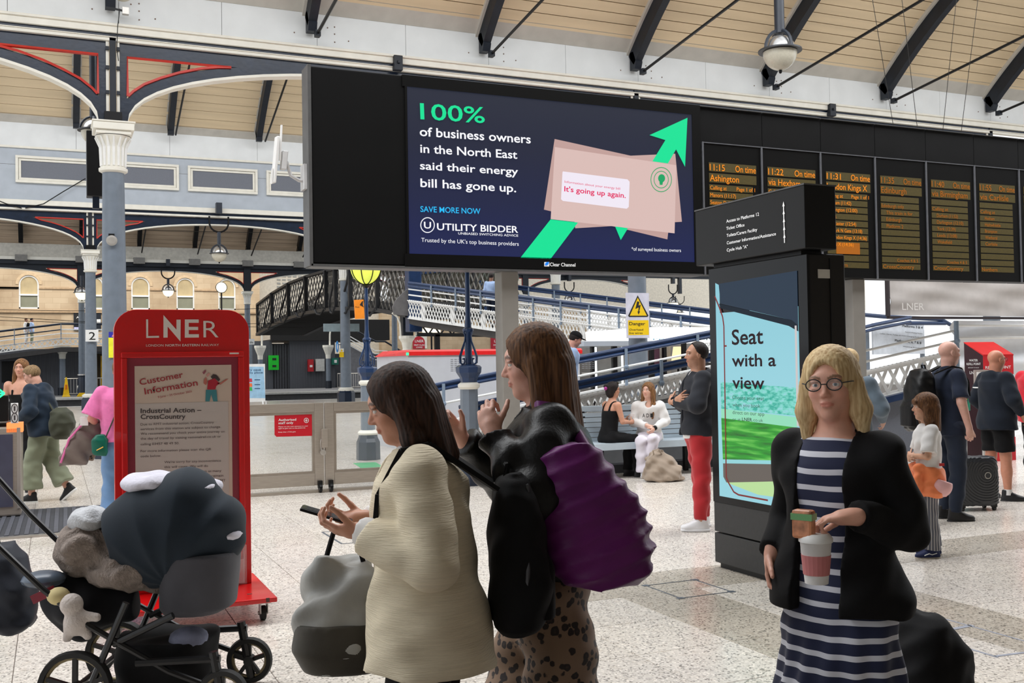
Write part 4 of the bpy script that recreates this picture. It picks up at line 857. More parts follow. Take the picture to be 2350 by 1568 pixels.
# ticket gate cabinet at far left
tg = thing('ticket_gate', (-.6, 12.6, 0), 'steel ticket gate cabinet with a green arrow display at the left edge', 'ticket gate')
tx = onY(48, 1000, 12.4).x; tY = 12.4
MB().box((tx-.75, tY, .018), (tx, tY+.9, .98)).build('cabinet', STEEL, tg, bev=.02); MB().box((tx-.3, tY-.01, .12), (tx-.08, tY, .9)).build('smoked_panel', mat('smoked_panel', (70, 70, 88), .2), tg)
MB().box((tx-.04, tY-.012, .1), (tx-.005, tY, .97)).build('steel_corner', SIL, tg)
MB().box((tx-.75, tY+.1, .98), (tx-.12, tY+.7, 1.02)).build('top_ledge', BLK2, tg)
MB().box((tx-.6, tY+.04, 1.04), (tx-.12, tY+.14, 1.32)).build('display_case', BLK2, tg, bev=.01)
q = onY(8, 903, tY+.03); b = MB(); b.bar((q.x-.05, q.y, q.z+.05), (q.x+.01, q.y, q.z), .018, .01, up=(0, 1, 0)); b.bar((q.x-.05, q.y, q.z-.05), (q.x+.01, q.y, q.z), .018, .01, up=(0, 1, 0)); b.bar((q.x-.15, q.y, q.z), (q.x, q.y, q.z), .018, .01, up=(0, 1, 0)); b.build('green_arrow', glow('green_led', (40, 255, 130), 3), tg)
MB().box((tx-.14, tY+.0, .92), (tx+.02, tY+.3, 1.02)).build('orange_light', glow('orange_led', (255, 140, 80), 1.6), tg)
pp = thing('pictogram_sticker', (tx+.0, tY-.02, .85), 'white sticker with two round pictograms on the ticket gate cabinet', 'sticker')
q0, q1 = onY(25, 972, tY-.02), onY(42, 925, tY-.02); MB().box((q0.x, tY-.025, q0.z), (q1.x, tY-.018, q1.z)).build('sticker_plate', WHITE, pp, bev=.004)
for f_ in (.27, .73):
    z_ = q0.z+(q1.z-q0.z)*f_; b = MB(); b.tube([((q0.x+q1.x)/2+.03*math.cos(2*PI*k/16), tY-.027, z_+.05*math.sin(2*PI*k/16)) for k in range(16)], .005, 4, closed=True); b.cbox(((q0.x+q1.x)/2, tY-.027, z_), (.016, .003, .05)); b.build('pictogram', INKB, pp)
# ================================================================= LATTICE RAMPS
def lattice_ramp(name, A, B, hgt, label, nb, rails=(), posts=(), depth=0, bw=.045, col=WHITE, single=False, bead=True, group=None, chord=.07, base=None, uprights=0, topw=.14, span=2):
    """A, B: ends of the top chord; lattice of height hgt hangs below it; rails = (dz, radius, material, double); base = z of solid skirt"""
    A = Vector(A); B = Vector(B); t = thing(name, A, label, 'ramp', group); d = (B-A); L = d.length; up = Vector((0, 0, 1)); side = Vector((d.y, -d.x, 0)).normalized()
    ch = MB(); topw = min(topw, hgt*.3); ch.bar(A, B, topw, .03); wb = min(.08, hgt*.11); ch.bar(A-up*wb*.6, B-up*wb*.6, .03, wb); ch.bar(A-up*hgt, B-up*hgt, topw*.8, .03); ch.bar(A-up*(hgt-wb*.6), B-up*(hgt-wb*.6), .03, wb); ch.build('chord', col, t)
    bars = []
    n = nb
    for i in range(1-span, n):
        for s in (0, 1):
            a = (i+.0)/n; c = (i+span)/n
            a0, c0 = max(a, 0), min(c, 1)
            f0, f1 = (a0-a)/(c-a), (c0-a)/(c-a)
            z0, z1 = (f0, f1) if s == 0 else (1-f0, 1-f1)
            p = A+d*a0-up*(hgt-.02)+up*z0*(hgt-.04); q = A+d*c0-up*(hgt-.02)+up*z1*(hgt-.04)
            off = side*(.018 if s else -.018); bars.append((p+off, q+off))
    if single:
        for p, q in bars: MB().bar(p, q, .014, bw, up=(0, 0, 1)).build('lattice_bar', col, t)
    else:
        b = MB(); [b.bar(p, q, .014, bw, up=(0, 0, 1)) for p, q in bars]; b.build('lattice_bar', col, t, kind='stuff')
    if bead:
        b = MB(); m_ = int(L/.09)
        for i in range(m_): b.ball(A+d*((i+.5)/m_)+up*.012, .02 if hgt < .5 else .028, 6, 4)
        b.build('rivet', col, t, kind='stuff')
    for (dz, r, m_, dbl) in rails:
        b = MB(); b.tube([A+up*dz, B+up*dz], r, 8)
        if dbl: b.tube([A+up*(dz-r*2.3)+side*.02, B+up*(dz-r*2.3)+side*.02], r*.8, 8); b.bar(A+up*(dz-r), B+up*(dz-r), .02, r*2)
        b.build('handrail' if m_ is NAVYR or m_ is NAVY else 'rail', m_, t, smooth=False)
    for f in posts:
        p = A+d*f; b = MB(); top = max([r[0] for r in rails]+[.3]); b.tube([p-up*hgt*.2+side*.05, p+up*top+side*.05], .028 if hgt < .5 else .035, 8)
        for (dz, r, m_, dbl) in rails[1:]: b.ball(p+up*dz+side*.05, .045, 8, 6)
        b.build('rail_post', mat('post_blue_grey', (130, 146, 164), .45), t)
    for i in range(uprights): 
        p = A+d*((i+.5)/uprights); MB().bar(p+up*.0, p-up*hgt, .05, .16, up=tuple(d.normalized())).build('upright', col, t)
    if base is not None:
        z_, m_ = base; b = MB(); b.prism([A-up*hgt-side*0, B-up*hgt, Vector((B.x, B.y, z_)), Vector((A.x, A.y, z_))], side*-.06); b.build('skirt', m_, t)
    return t
RY = 13.4
WR = WHITE
GSK = mat('mid_grey_skirt', (132, 134, 138), .7, var=.08)
# front ramp, near balustrade: fitted by its navy rail
a1 = onY(1060, 955, RY); b1 = onY(1640, 843, RY)
h0 = onY(1094, 920, RY).z-0; 
A = Vector((onY(1040, 0, RY).x, RY, onY(1040, 972, RY).z)); B = Vector((onY(1700, 0, RY).x, RY, onY(1700, 828, RY).z))
lattice_ramp('access_ramp', A, B, .285, 'white lattice balustrade with navy handrail on the front ramp behind the bench', 46, rails=((.215, .034, NAVYR, True), (-.05, .02, WR, False)), posts=(.02, .35, .665, .97), single=True, base=(.0, GSK), bw=.036, span=1)
RF = 15.7
A = Vector((onY(960, 0, RF).x, RF, onY(960, 958, RF).z-.15)); B = Vector((onY(1700, 0, RF).x, RF, onY(1700, 824, RF).z-.15))
z1 = onY(994, 885, RF).z; z2 = onY(1626, 763, RF).z; X1 = onY(994, 885, RF).x; X2 = onY(1626, 763, RF).x
sl = (z2-z1)/(X2-X1); A.z = z1+sl*(A.x-X1)-.62; B.z = z1+sl*(B.x-X1)-.62
lattice_ramp('access_ramp', A, B, .30, 'far balustrade of the front ramp with a raised navy handrail', 44, rails=((.62, .036, NAVYR, True), (.30, .02, WR, False)), posts=(.05, .3, .585, .82, .98), bead=False, bw=.03, span=1, base=(0, GSK))
MBd = MB(); MBd.prism([(A.x, RY+.1, .02), (B.x, RY+.1, .02+.164*(B.x-A.x)), (B.x, RY+.1, 0), (A.x, RY+.1, -.001)], (0, RF-RY-.2, 0)); dk = MBd.build('ramp_deck', mat('deck_grey', (150, 150, 150), .8)); tag(dk, 'sloping grey deck between the two balustrades of the front ramp', 'ramp deck')
# right part of the ramp by the water refill point
RY2 = 12.75
A = Vector((onY(1935, 0, RY2).x, RY2, 0)); B = Vector((onY(2172, 0, RY2).x, RY2, 0)); A.z = onY(1935, 862, RY2).z; B.z = onY(2172, 806, RY2).z
lattice_ramp('access_ramp', A, B, .46, 'big white lattice ramp girder with navy bottom flange right of the beige post', 9, rails=((.34, .02, WR, False), (.165, .02, WR, False)), posts=(1.0,), single=True, bw=.055, span=1, base=(0, GREYD))
nb_ = MB(); nb_.bar(A-Vector((0, .05, .50)), B-Vector((0, .05, .50)), .2, .10); nb_.build('navy_flange', NAVYR, None, world=False); tag(bpy.data.objects['navy_flange'], 'navy riveted flange along the foot of the big white lattice girder', 'flange')
ln = thing('landing_rail', B, 'two level white rails leading right from the ramp end post', 'rail')
E_ = Vector((onY(2420, 0, RY2).x, RY2, 0)); b = MB()
for py in (747, 776): z_ = onY(2180, py, RY2).z; b.tube([(B.x, RY2, z_), (E_.x, RY2, z_)], .02, 8)
b.build('rail', WR, ln); MB().tube([(B.x, RY2-.03, .0), (B.x, RY2-.03, B.z+.5)], .04, 10).build('rail_post', mat('post_blue_grey', (130, 146, 164), .45), ln)
# navy handrail of the ramp behind
nr = thing('far_handrail', onY(1990, 755, 16), 'navy double handrail climbing behind the platforms direction board', 'handrail')
b = MB(); b.tube([onY(1930, 765, 15), onY(2010, 745, 15), onY(2090, 729, 15)], .035, 8); b.tube([onY(1930, 775, 15), onY(2010, 755, 15), onY(2090, 739, 15)], .03, 8); b.build('handrail', NAVYR, nr); b = MB(); b.tube([onY(1930, 718, 19), onY(2030, 727, 19), onY(2160, 733, 19), onY(2180, 745, 19)], .05, 8); b.tube([onY(2080, 742, 19), onY(2170, 742, 19)], .05, 8); b.build('handrail', NAVYR, nr)
# behind ramps descending to the right
Ar = atD(938, 690, 36); Br = atD(1440, 758, 31); Br2 = atD(1640, 784, 30)
lattice_ramp('footbridge_ramp', Ar, Br2, .62, 'white lattice footbridge ramp coming down from the navy pier to the right', 90, rails=((.62, .05, NAVYR, True), (.40, .025, WR, False), (.2, .025, WR, False)), posts=[i/11 for i in range(1, 11)], uprights=9, topw=.2, bw=.032)
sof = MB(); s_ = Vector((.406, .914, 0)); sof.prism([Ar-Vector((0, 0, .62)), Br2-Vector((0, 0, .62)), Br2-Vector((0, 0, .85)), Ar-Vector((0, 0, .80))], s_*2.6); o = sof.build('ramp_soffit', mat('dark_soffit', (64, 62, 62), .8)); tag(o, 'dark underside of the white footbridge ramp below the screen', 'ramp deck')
Ar = atD(1100, 684, 50); Br = atD(1650, 755, 46)
lattice_ramp('footbridge_ramp', Ar, Br, .52, 'rear white lattice ramp with navy handrail, seen just under the advert screen', 80, rails=((.80, .06, NAVYR, True), (.42, .03, WR, False), (.22, .03, WR, False)), posts=[i/9 for i in range(1, 9)], uprights=8, topw=.2, bw=.035)
# left lattice ramp on the far platform
LY = 73.5;  P0 = Vector((onY(-30, 0, LY).x, LY, onY(-30, 797, LY).z)); P1 = Vector((onY(135, 0, LY).x, LY, onY(135, 776, LY).z)); P2 = Vector((onY(240, 0, LY).x, LY, onY(240, 776, LY).z))
lattice_ramp('platform_ramp', P0, P1, .45, 'white lattice ramp rising on the far platform at far left', 13, span=1, bw=.07, rails=((.92, .07, NAVY, False), (.55, .04, NAVY, False), (.3, .035, WR, False)), posts=(.35, 1.0), topw=.2)
lattice_ramp('platform_ramp', P1, P2, .45, 'level white lattice landing behind the number 2 column', 8, span=1, bw=.07, rails=((.92, .07, NAVY, False), (.55, .04, WR, False), (.3, .035, WR, False)), posts=(.5,), topw=.2)
lattice_ramp('platform_ramp', Vector((P2.x+6.5, LY, P2.z+.3)), Vector((P2.x+9, LY, P2.z+.3)), .58, 'short white lattice ramp end seen between the red board and the footbridge', 4, rails=((.6, .04, WR, False), (.4, .035, WR, False)), topw=.2)
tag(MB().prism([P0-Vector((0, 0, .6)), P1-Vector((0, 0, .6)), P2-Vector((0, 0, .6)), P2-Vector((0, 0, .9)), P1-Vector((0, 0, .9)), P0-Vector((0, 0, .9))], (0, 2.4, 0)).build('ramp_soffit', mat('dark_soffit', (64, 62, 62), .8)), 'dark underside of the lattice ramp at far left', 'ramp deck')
b = thing('stair_flight', onY(780, 780, 74), 'white railed stair coming down behind the grey column under the footbridge', 'stairs')
bb_ = MB(); 
for dz in (0, -9, -18, -26): bb_.tube([onY(790, 765+dz*-.8, 74), onY(860, 805+dz*-.8, 74), onY(888, 806+dz*-.8, 74), onY(960, 858+dz*-.8, 74)], .035, 6)
bb_.build('rail', WR, b); bb_ = MB(); bb_.tube([onY(822, 762, 74), onY(862, 784, 74), onY(884, 784, 74), onY(930, 812, 74)], .07, 6); bb_.build('handrail', NAVYD, b); bb_ = MB()
bb_.prism([onY(795, 786, 74.2), onY(858, 824, 74.2), onY(890, 824, 74.2), onY(960, 872, 74.2), onY(960, 895, 74.2), onY(795, 895, 74.2)], (0, 1.5, 0)); bb_.build('stair_side', mat('grey_stair', (116, 116, 120), .7), b)
# ================================================================= BLACK FOOTBRIDGE
FXX = 12.0
fb = thing('footbridge', (FXX, 36, 0), 'black iron footbridge with arched lattice parapet crossing the platforms', 'footbridge')
K2 = 4.48
def fp(x, y): return onX(560+x/K2, 590+y/K2, FXX)
top = [(140, 490), (300, 370), (470, 270), (650, 200), (860, 140), (960, 118), (1110, 96), (1390, 80), (1690, 70)]
bot = [(160, 795), (300, 705), (480, 630), (660, 575), (870, 542), (975, 532), (1110, 530), (1400, 545), (1700, 600)]
T_ = [fp(*p) for p in top]; B_ = []
for tpt, (x, y) in zip(T_, bot):
    q = fp(x, y); B_.append(Vector((FXX, tpt.y, q.z)))
BI = mat('black_iron', (30, 31, 34), .5, var=.3, scale=4)
BP = mat('lattice_grey_iron', (118, 114, 108), .6, var=.25, scale=3)
for side_x, nm in ((0, 'parapet'), (3.0, 'parapet')):
    o3 = Vector((side_x, 0, 0))
    b = MB()
    for i in range(len(T_)-1): b.bar(T_[i]+o3, T_[i+1]+o3, .22, .12)
    for i in range(len(B_)-1): b.bar(B_[i]+o3, B_[i+1]+o3, .3, .16)
    b.bar(T_[0]+o3, B_[0]+o3, .2, .2, up=(1, 0, 0)); b.build('parapet_rail', BI, fb)
    lt = MB()
    for i in range(len(T_)-1):
        ya, yb = T_[i].y, T_[i+1].y; n = 7
        for k in range(-3, n):
            for s in (0, 1):
                f0, f1 = k/n, (k+3)/n; g0, g1 = max(f0, 0), min(f1, 1); 
                if g1 <= g0: continue
                u0, u1 = (g0-f0)/(f1-f0), (g1-f0)/(f1-f0)
                if s: u0, u1 = 1-u0, 1-u1
                def pt(g, u): return (B_[i].lerp(B_[i+1], g)).lerp(T_[i].lerp(T_[i+1], g), u)
                lt.bar(pt(g0, u0)+o3, pt(g1, u1)+o3, .02, .05, up=(1, 0, 0))
    lt.build('lattice_panel', BP, fb, kind='stuff')
for i in range(1, len(T_)-1):
    MB().bar(T_[i]-Vector((.08, 0, 0)), B_[i]-Vector((.08, 0, 0)), .16, .2, up=(1, 0, 0)).build('parapet_post', BI, fb)
    hh = (T_[i].z-B_[i].z); dy = (T_[i].y-T_[i+1].y) if i else 2; w_ = min(2.2, abs(T_[i-1].y-T_[i].y)*.55)
    P = []
    for u, v in ((0, 1), (.05, .8), (.25, .6), (.55, .42), (.85, .25), (.95, .08), (.75, -.06), (.4, -.1), (0, .05)): P.append(Vector((FXX-.16, T_[i].y+w_*u, B_[i].z+hh*v)))
    MB().tube(P, .05, 6).build('scroll_bracket', BI, fb, smooth=True)
dk = MB()
for i in range(len(B_)-1): dk.prism([B_[i]-Vector((0, 0, .05)), B_[i+1]-Vector((0, 0, .05)), B_[i+1]+Vector((0, 0, .35)), B_[i]+Vector((0, 0, .35))], (3, 0, 0))
dk.build('deck', mat('deck_black', (22, 21, 21), .85), fb)  # deck and its underside in one near-black colour
# near pier head
pr = onY(948, 700, 36.3)
MB().box((pr.x-.25, 36.0, pr.z-1.0), (pr.x+.25, 36.5, pr.z+1.4)).build('pier_post', NAVYR, fb, bev=.03)
gp = [onY(940, 660, 36.1), onY(938, 725, 36.1), onY(905, 722, 36.1), onY(901, 705, 36.1), onY(908, 690, 36.1), onY(925, 672, 36.1)]
MB().prism(gp, (0, .1, 0)).build('scroll_plate', mat('grey_scroll_plate', (108, 106, 106), .7), fb)
pc = thing('footbridge_pier', (pr.x, 37, 0), 'navy and white iron pier holding up the footbridge, seen above the red topped housing', 'pier')
MB().box((pr.x-.2, 36.9, 2.7), (pr.x+.2, 37.3, 3.5)).build('pier_head', NAVYD, pc)
for s in (-1, 1): MB().tube([(pr.x+s*.62, 36.9, 3.55), (pr.x+s*.42, 36.9, 3.4), (pr.x+s*.32, 36.9, 3.15), (pr.x+s*.3, 36.9, 2.7)], .035, 6).build('bracket_edge', CREAM, pc)
MB().lathe([(.14, 0), (.14, 2.05), (.18, 2.15), (.16, 2.22), (.2, 2.45), (.3, 2.6), (.3, 2.7)], (pr.x, 37.1, 0), 16).build('capital', CREAM, pc)
# dark bridge span seen behind the ramp, and truss below it
ds = thing('bridge_span', onY(1050, 650, 44), 'dark lattice bridge span seen behind the white ramp under the screen', 'footbridge')
p0, p1, p2, p3 = onY(955, 628, 44), onY(1190, 600, 44), onY(1190, 712, 44), onY(955, 700, 44)
b = MB(); n = 22
for k in range(-3, n):
    for s in (0, 1):
        g0, g1 = max(k/n, 0), min((k+3)/n, 1); u0, u1 = (g0*n-k)/3, (g1*n-k)/3
        if s: u0, u1 = 1-u0, 1-u1
        f = lambda g, u: p3.lerp(p2, g).lerp(p0.lerp(p1, g), u); b.bar(f(g0, u0), f(g1, u1), .03, .07, up=(0, 1, 0))
b.build('lattice_panel', mat('green_grey_lattice', (92, 98, 90), .6), ds, kind='stuff')
MB().bar(p0, p1, .2, .14).bar(p3, p2, .2, .16).build('span_chord', NAVYR, ds); b = MB()
for g in (.0, .3, .55, .8): b.bar(p3.lerp(p2, g), p0.lerp(p1, g), .2, .3, up=(0, 1, 0))
b.build('span_post', BI, ds); MB().prism([p0+Vector((0, 2.6, 0)), p1+Vector((0, 2.6, 0)), p2+Vector((0, 2.6, 0)), p3+Vector((0, 2.6, 0))], (0, .1, 0)).build('rear_panel', mat('dark_olive_mesh', (58, 54, 44), .8, var=.5, scale=2.5), ds)
ts = thing('bridge_truss', onY(1050, 750, 50), 'black cross braced truss below the white ramp, over the stone wall', 'truss'); b = MB()
q0, q1 = onY(955, 728, 50), onY(1170, 728, 50); q2, q3 = onY(1170, 770, 50), onY(955, 768, 50)
n = 8
for k in range(n):
    for s in (0, 1): b.bar(q3.lerp(q2, (k+s)/n), q0.lerp(q1, (k+1-s)/n), .05, .14, up=(0, 1, 0))
b.build('brace', BI, ts); MB().bar(q0, q1, .2, .25).bar(q3, q2, .2, .18).box((q3.x+1, 49.9, 0), (q3.x+1.25, 50.1, q3.z)).box((q2.x-.3, 49.9, 0), (q2.x, 50.1, q2.z)).build('truss_chord', BI, ts)
# ================================================================= LAMP POSTS
def lamppost(x, y, label, globe=True):
    t = thing('lamp_post', (x, y, 0), label, 'lamp post')
    MB().lathe([(.205, 0), (.2, .30), (.17, .36), (.155, .42)], (x, y, 0), 8, PI/8).build('navy_base', NAVY, t, bev=.008)
    MB().lathe([(.16, .42), (.175, .45), (.16, .48), (.12, .5)], (x, y, 0), 20).build('base_ring', CREAM, t, smooth=True)
    MB().lathe([(.12, .48), (.115, 1.3)], (x, y, 0), 8, PI/8).build('pedestal', GREYC, t)
    MB().lathe([(.115, 1.25), (.145, 1.28), (.145, 1.315), (.11, 1.34)], (x, y, 0), 20).build('pedestal_ring', CREAM, t, smooth=True)
    MB().lathe([(.105, 1.34), (.12, 1.40), (.165, 1.47), (.172, 1.54), (.15, 1.56), (.06, 1.58)], (x, y, 0), 8, PI/8).build('navy_collar', NAVYR, t, bev=.006)
    MB().lathe([(.05, 1.56), (.045, 2.1), (.034, 2.2), (.03, 2.94)], (x, y, 0), 12).build('pole', NAVYR, t, smooth=True)
    for k in range(4):
        a = k*PI/2+.35; dx_, dy_ = math.cos(a), math.sin(a)
        P = [(.06, 2.02), (.075, 2.0), (.05, 1.95), (.06, 1.88), (.11, 1.78), (.155, 1.68), (.15, 1.6), (.10, 1.57), (.065, 1.61), (.075, 1.655), (.1, 1.65)]
        MB().tube([(x+dx_*r, y+dy_*r, z) for r, z in P], .011, 6).build('scroll_bracket', NAVYR, t, smooth=True)
    MB().lathe([(.055, 2.0), (.075, 2.02), (.075, 2.04), (.05, 2.06)], (x, y, 0), 12).build('scroll_collar', NAVYR, t)
    if globe:
        MB().ball((x, y, 3.25), (.262, .262, .29), 24, 8, PI/2, PI*.97).build('glass_bowl', mat('yellow_green_glass', (206, 216, 84), .25, var=.06, emit=.75), t, smooth=True)
        MB().ball((x, y, 3.25), (.262, .262, .26), 24, 8, 0, PI/2).build('glass_dome', mat('yellow_green_glass', (206, 216, 84), .25), t, smooth=True)
        b = MB()
        for k in range(8):
            a = 2*PI*k/8+.2; b.tube([(x+.268*math.sin(th)*math.cos(a), y+.268*math.sin(th)*math.sin(a), 3.25-.295*math.cos(th)) for th in [PI/2*j/8 for j in range(9)]], .009, 5)
        b.tube([(x+.272*math.cos(2*PI*k/24), y+.272*math.sin(2*PI*k/24), 3.26) for k in range(24)], .014, 6, closed=True); b.build('globe_cage', BLK2, t)
        MB().lathe([(.03, 2.9), (.07, 2.93), (.05, 2.97)], (x, y, 0), 12).build('globe_holder', BLK2, t)
    return t
lamppost(4.85, 16.94, 'navy lamp post with a yellow-green globe behind the glass gates')
lamppost(4.985, 12.62, 'navy lamp post with scroll brackets rising behind the bottom edge of the big screen')
# ---- round station lamps on hoops
def pendant(c, R, label, ztop, lit=False, hook=None, group=None, up=None):
    t = thing('pendant_lamp', c, label, 'pendant lamp', group); x, y, z = c; s = R/.36
    m_ = mat('lit_lamp_glass', (255, 240, 196), .3, var=.02, emit=2.2) if lit else mat('prismatic_lamp_glass', (206, 200, 182), .18, var=.06, scale=30)
    MB().ball((x, y, z-.02*s), (.285*s, .285*s, .31*s), 28, 10, PI/2, PI).build('glass_bowl', m_, t, smooth=True)
    MB().ball((x, y, z), (.26*s, .26*s, .27*s), 28, 10, 0, PI/2).build('aluminium_dome', mat('lamp_aluminium', (208, 206, 204), .25, metal=.85, var=.05), t, smooth=True)
    b = MB(); b.lathe([(.28*s, -.012*s), (.365*s, -.012*s), (.365*s, .012*s), (.28*s, .012*s), (.28*s, -.012*s)], (x, y, z), 32); b.build('rim_ring', mat('lamp_ring_grey', (70, 72, 76), .4, metal=.4), t)
    b = MB(); b.ball((x, y, z+.26*s), (.05*s, .05*s, .03*s)); 
    for sg_ in (0, PI/2): b.tube([(x+.30*s*math.cos(a)*math.cos(sg_), y+.30*s*math.cos(a)*math.sin(sg_), z+.34*s*math.sin(a)) for a in [PI*k/12 for k in range(13)]], .03*s, 6)
    b.build('hoop_bracket', mat('lamp_bracket_navy', (44, 50, 60), .4), t)
    MB().tube([(x, y, z+.30*s), (x, y, ztop)], .085*s if not hook else .07*s, 12).build('stem', mat('lamp_bracket_navy', (44, 50, 60), .4), t, smooth=True)
    MB().ball((x, y, z-.345*s), (.03*s, .03*s, .045*s), 8, 6).build('finial', BLK2, t)
    if hook:
        b = MB(); r_ = hook; b.tube([(x+r_*math.cos(a), y, ztop+r_+r_*math.sin(a)) for a in [PI+PI*k/12 for k in range(13)]], .035*s, 6); 
        for sx in (-1, 1): b.tube([(x+sx*r_, y, ztop+r_), (x+sx*r_, y, ztop+r_+.25*s)], .035*s, 6)
        b.build('hook_ring', BLK2, t); MB().box((x-.12, y-.15, ztop+2*r_), (x+.12, y+.15, up or ztop+2*r_+.45)).build('hanger_block', mat('lamp_bracket_navy', (44, 50, 60), .4), t)
    return t
pendant(tuple(atD(1790, 117, 19)), .39, 'large globe pendant lamp hanging in front of the roof above the departure boards', 11.6)
pendant(tuple(atD(279, -22, 19)), .36, 'pendant lamp bowl cut off by the top edge above the tall grey column', 11.6)
pendant(tuple(onY(214, 300, 30)), .40, 'pendant lamp half hidden behind the white capital of the tall grey column', 11)
c_ = onY(503, 582, 44.6); pendant(tuple(c_), .395, 'unlit pendant lamp hung from a hoop under the middle navy arch', onY(503, 533, 44.6).z, hook=.39)
c_ = onY(386, 667, 71.5); pendant(tuple(c_), .44, 'lit pendant lamp in front of the arched stone windows', onY(386, 640, 71.5).z, True, hook=.42)
c_ = onY(188, 672, 70.5); pendant(tuple(c_), .5, 'lit lamp glowing beside the number 2 column', 7.6, True)
for (px, py, D, l) in ((1307, 690, 60, 'lit hoop lamp seen under the screen left of the danger sign'), (1545, 695, 60, 'brighter lit hoop lamp seen right of the danger sign'), (1561, 718, 75, 'small lit lamp lower right of the danger sign')):
    Yl = 71.6; c_ = onY(px, py, Yl); pendant(tuple(c_), .5 if px < 1550 else .35, l, onY(px, py-20, Yl).z, True, hook=.42, up=8.5)
gl = thing('globe_lamp', (onY(508, 660, 79)), 'lit white globe lamp on a thin black post before the stone windows', 'lamp'); c_ = onY(508, 660, 79)
MB().ball(c_, .38, 16, 12).build('globe', glow('lit_globe', (255, 246, 220), 1.8), gl, smooth=True); MB().tube([(c_.x, 79, 0), (c_.x, 79, c_.z-.36)], .06, 8).tube([(c_.x+.4*math.cos(2*PI*k/20), 79, c_.z+.4*math.sin(2*PI*k/20)) for k in range(20)], .03, 5, closed=True).build('post', BLK2, gl)
gl = thing('globe_lamp', onY(990, 755, 80), 'lit dome lamp seen below the truss, left of the second lamp post', 'lamp'); c_ = onY(990, 763, 80)
MB().ball(c_, (.75, .75, 1.0), 16, 8, 0, PI/2).build('globe', glow('lit_globe', (255, 246, 220), 1.8), gl, smooth=True); MB().tube([(c_.x, 80, 0), (c_.x, 80, c_.z)], .08, 8).build('post', BLK2, gl)
# cabinet hanging behind the capital, bell, notices
c0, c1 = onY(197, 306, 30), onY(236, 457, 30); t = thing('hanging_cabinet', c0, 'tall narrow black cabinet hanging behind the capital of the tall grey column', 'cabinet')
MB().box((c0.x, 29.6, c1.z), (c1.x+.1, 30, c0.z)).build('cabinet_body', mat('satin_black_cabinet', (30, 30, 32), .3, metal=.3), t, bev=.02); MB().tube([(c0.x+.3, 29.8, c0.z), (c0.x+.3, 29.8, 16)], .04, 6).build('hanging_rod', BLK2, t); MB().box((c0.x+.15, 29.7, c1.z-.3), (c1.x-.1, 29.9, c1.z)).build('cabinet_foot', NAVY, t)
q = onY(256, 553, 19.78); t = thing('alarm_bell', q, 'round grey alarm bell fixed to the tall grey column', 'bell'); MB().lathe([(.0, 0), (.05, .0), (.085, -.03), (.095, -.06), (.06, -.07)], (0, 0, 0), 20).build('bell_gong', mat('bell_grey', (150, 146, 140), .4), t, world=False); t.rotation_euler = (-PI/2, 0, 0)
MB().box((q.x-.05, q.y+.0, q.z-.05), (q.x+.05, q.y+.06, q.z+.13)).build('bell_bracket', BLK2, t); bpy.data.objects['bell_bracket'].matrix_parent_inverse = Matrix.Rotation(PI/2, 4, 'X')
def plate(name, px0, py0, px1, py1, Y, m, label, cat='sign', th_=.03, par=None):
    a, c = onY(px0, py0, Y), onY(px1, py1, Y); xc = (a.x+c.x)/2
    t = thing(name, (xc, Y, c.z), label, cat); MB().box((a.x, Y, c.z), (c.x, Y+th_, a.z)).build('sign_plate', m, t); return t, Plane('Y', Y)
INKK = mat('black_print', (22, 22, 22), .6, var=0)
t, P_ = plate('platform_number_sign', 196, 757, 226, 784, 44.7, WHITE, 'white square sign with a black number 2 on the grey column'); ptext(P_, '2', INKK, (204, 780), 219, 18.5, t, .01, .004)
t, P_ = plate('safety_notice', 249, 762, 270, 821, 19.75, mat('notice_yellow', (236, 232, 50), .5), 'yellow safety notice with a blue top on the tall grey column'); P_.poly([(249, 762), (270, 762), (270, 775), (249, 775)], mat('notice_blue', (44, 44, 160), .5), t, 'blue_band', .003)
P_.poly([(256, 773), (262, 764), (268, 773)], mat('pink_print', (230, 150, 160), .5), t, 'warning_mark', .006)
# danger sign
DY = 19.7
t, P_ = plate('danger_sign', 1437, 672, 1491, 776, DY, mat('sign_lilac_white', (206, 206, 220), .5), 'white and yellow danger sign with a lightning triangle on the grey column'); k_ = 5.2275
def dg(pts): return [(1260+x/k_, 600+y/k_) for x, y in pts]
YEL = mat('danger_yellow', (240, 200, 0), .5, var=.02)
P_.poly(dg([(1063, 408), (1192, 650), (1180, 668), (960, 668), (948, 652)]), INKK, t, 'triangle_border', .003); P_.poly(dg([(1063, 436), (1172, 652), (968, 652)]), YEL, t, 'triangle_field', .006)
P_.poly(dg([(1055, 480), (1082, 486), (1072, 530), (1098, 522), (1080, 600), (1090, 600), (1072, 640), (1058, 600), (1068, 602), (1074, 552), (1034, 572)]), INKK, t, 'lightning_mark', .009)
P_.poly(dg([(948, 708), (1192, 706), (1198, 882), (952, 886)]), YEL, t, 'yellow_field', .003)
for s, x0_, y_, x1_, h_, bo in (('Danger', 960, 766, 1152, 40, .02), ('Overhead', 962, 832, 1128, 26, .0), ('live wires', 962, 872, 1120, 26, .0)): ptext(P_, s, INKK, (1260+x0_/k_, 600+y_/k_), 1260+x1_/k_, h_/k_, t, bo, .007)
